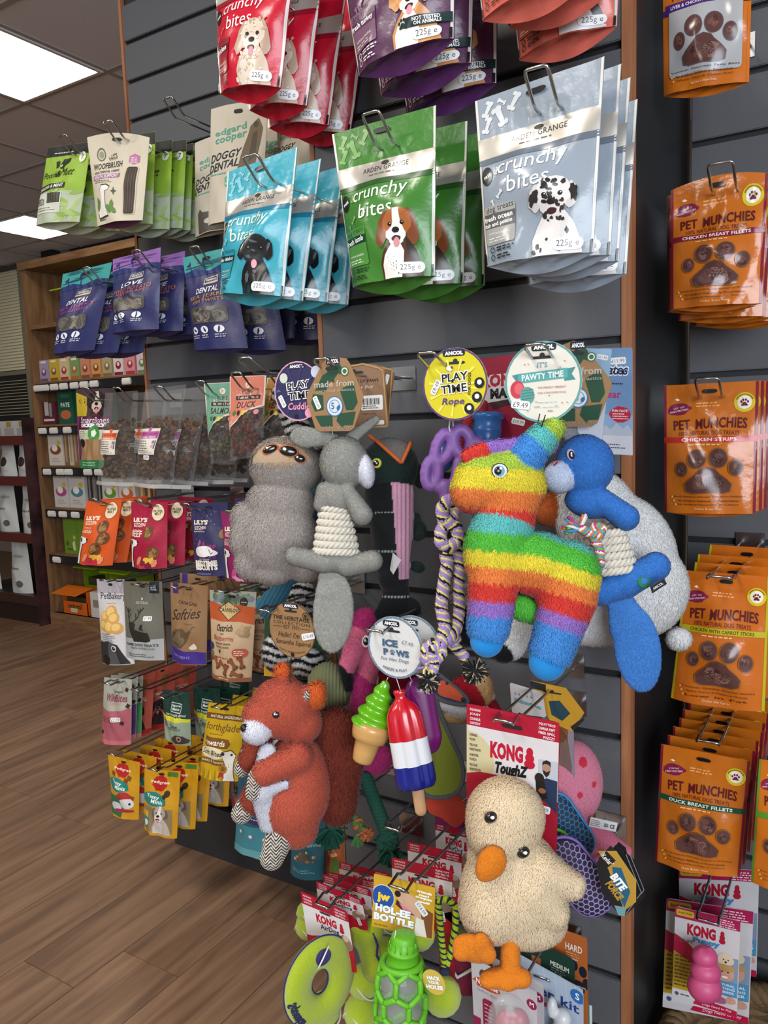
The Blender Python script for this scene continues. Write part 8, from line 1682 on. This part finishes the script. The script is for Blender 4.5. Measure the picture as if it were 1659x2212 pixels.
t = thing('header_card', 'orange hard chew card with navy paw print', 'card', P(1240, 2190, .97)); quad_card('card', [(1150, 1985), (1268, 2026), (1272, 2290), (1155, 2240)], 1.06, '#b5622c', t, lambda A: (A.text('HARD', .76, .12, w=.3, h=.055, col='#f0e2d6', b=1), A.lines(.62, .165, .28, 3, '#e0a880', .02, .008), A.text('LARGE', .72, .22, w=.16, col='#f0e2d6', b=1), [A.ell(x, y, .07, '#1d2030', rv=.045) for x, y in ((.62, .30), (.76, .26), (.92, .29), (.98, .38))], blob(A, .8, .43, .16, .06, '#1d2030', 12, .1, 3), A.text('NO NYLON', .84, .42, w=.24, col='#f0e2d6', b=1)), r=.05)
t = thing('header_card', 'teal and white card edge behind the orange chew card', 'card', P(1270, 2212, 1.02)); quad_card('card', [(1200, 2150), (1279, 2172), (1281, 2330), (1200, 2310)], 1.085, '#2f8a86', t, lambda A: A.rect(.93, 0, 1, 1, '#dfe3e2'), r=.02)
hook(1170, 2112, 1.02, DM, rise=.002, run=.01, label='chrome wire hook holding the chew cards')
# puppy rubber toys low on the other wall
def kpuppy(A):
    A.rect(0, 0, 1, 1, '#c9c6c8'); A.rect(0, 0, 1, .11, '#a3124a'); A.poly([(0, .28), (.2, .34), (.38, .44), (.48, .58), (.44, .60), (0, .46)], '#b5123f'); A.poly([(0, .46), (.44, .60), (.5, .93), (0, .86)], '#b8982a'); A.rect(0, .86, .5, .93, '#d3d0d2')
    A.rect(.02, .02, .30, .085, '#c9a42c', r=.1); A.text('Small Klein', .16, .05, w=.22, col='#4a3a14'); A.lines(.66, .025, .3, 4, '#ecccd8', .022, .010)
    A.text('KONG', .42, .205, w=.44, h=.12, col='#a8122f', b=2); kong_fig(A, .74, .215, .1, .11, '#a8122f'); A.text('Puppy', .50, .305, w=.42, h=.075, col='#3f83b5', b=2); A.text('£5.99', .19, .335, w=.2, col='#6a6d72', b=0)
    A.rect(.62, .40, .99, .66, '#7f92ad'); blob(A, .80, .43, .12, .07, '#d3c4a8', 14, .1, 2); A.ell(.77, .43, .012, '#1c1614'); A.ell(.84, .43, .012, '#1c1614'); A.ell(.805, .455, .018, '#1c1614'); blob(A, .80, .57, .14, .085, '#c99a80', 14, .05, 3); blob(A, .80, .515, .16, .04, '#b58f5a', 12, .1, 4); A.ell(.755, .555, .014, '#2a1c18'); A.ell(.845, .555, .014, '#2a1c18'); A.ell(.8, .61, .05, '#f0e8e4', rv=.012)
    A.rect(.60, .655, .99, .80, '#4f8fb8'); 
    for i, s in enumerate(('NATURAL', 'TEETHING', 'RUBBER')): A.text(s, .81, .69+i*.037, w=.28, h=.024, col='#e6eef2', b=1)
    for i in range(9): A.lines(.03, .50+i*.038, .34, 1, '#6a4a1c', .02, .013, i)
    A.poly([(.6, .80), (1, .80), (1, .93), (.5, .9)], '#d0c8c8'); A.ell(.72, .86, .13, '#a85a80', rv=.04); blob(A, .9, .84, .09, .04, '#c99a84', 10, .2, 3); A.poly([(.4, .90), (.6, .905), (1, .94), (1, 1), (.34, .97)], '#b5123f'); A.text('Dogs Need to Play', .70, .952, w=.44, col='#f2e0e6', b=0, shear=.2); A.ell(.08, .905, .03, '#4a4f7a'); A.lines(.14, .9, .2, 1, '#5a5d66', .02, .012)
PINK = mat('#c04a78', .45)
for k, (pts, D) in enumerate((([(1459, 1957), (1600, 1990), (1592, 2197), (1451, 2160)], 1.26), ([(1440, 1940), (1628, 1969), (1617, 2212), (1431, 2175)], 1.30), ([(1466, 1872), (1640, 1880), (1634, 2110), (1470, 2090)], 1.42))):
    t = thing('rubber_toy', ['small pink beehive chew on a puppy card, first on its hook', 'large puppy chew card directly behind the small pink one', 'puppy chew card close to the slatted wall at the back'][k], 'dog toy', P((pts[2][0]+pts[3][0])/2, pts[2][1], D)); quad_card('backing_card', pts, D, '#c9c6c8', t, kpuppy, r=.04)
    if k == 0:
        tf = TF(1525, 2100, 1.22); V, Fc, _ = sdf_mesh([E_(1522, 2066, 0, 27, 23, 24), E_(1524, 2098, 0, 32, 26, 28), E_(1522, 2132, 0, 36, 32, 32), E_(1512, 2050, 6, 6, 6, 5), E_(1530, 2048, 6, 6, 6, 5)], 3, 2.4); mesh_obj('beehive_chew', tf.w(V), Fc, PINK, t)
    elif k == 2:
        tf = TF(1545, 1990, 1.39); V, Fc, _ = sdf_mesh([E_(1545, 1960, 0, 24, 20, 20), E_(1545, 1990, 0, 30, 24, 26)], 3, 3.); mesh_obj('beehive_chew', tf.w(V), Fc, mat('#8a2a58', .45), t)
hook(1527, 1990, 1.25, DR, rise=.004, run=.02, w=.016, label='chrome wire hook holding the puppy chews')
# wicker basket on the floor below the other wall
t = thing('wicker_basket', 'brown wicker basket below the puppy chews', 'basket', (-.045, 1.27, 0))
WK = [mat('#6d5334', .8, bump=.4, bscale=200), mat('#4f3a22', .8, bump=.4, bscale=200)]
bc = P(1560, 2250, 1.30); by = 1.27; bz = bc[2]; bx = -.045
for k in range(26):
    zz = .02+k*(bz-.02)/25; rx, ry = .16+.04*k/25, .13+.05*k/25
    p = [(bx+rx*math.cos(a), by+ry*math.sin(a), zz+.004*math.sin(a*22+k*PI)) for a in np.linspace(0, 2*PI, 89)[:-1]]; V, Fc = tube(p, .0095, 5, closed=True); mesh_obj('wicker_weave', V, Fc, WK[k % 2], t)
for V, Fc in rope([(bx+.205*math.cos(a), by+.185*math.sin(a), bz+.006) for a in np.linspace(0, 2*PI, 60)], .02, 24, 6, 3): mesh_obj('wicker_rim', V, Fc, WK[0], t)
mesh_obj('basket_base', boxv(bx-.14, bx+.14, by-.1, by+.1, .0, .02), BOXF, WK[1], t, smooth=False)
for x, y, D, l in ((560, 1700, 1.36, 'pale teal pouch'), (660, 1756, 1.35, 'dark teal pouch'), (725, 1786, 1.39, 'orange and green pouch'), (515, 1684, 1.41, 'dark red trail pouch'), (845, 1790, .9, 'rope ball toys'), (975, 1775, 1.05, 'purple topped card')): hook(x, y, D-.01, DL if D > 1.1 else DM, rise=.002, run=.012, label='chrome wire hook holding the '+l)
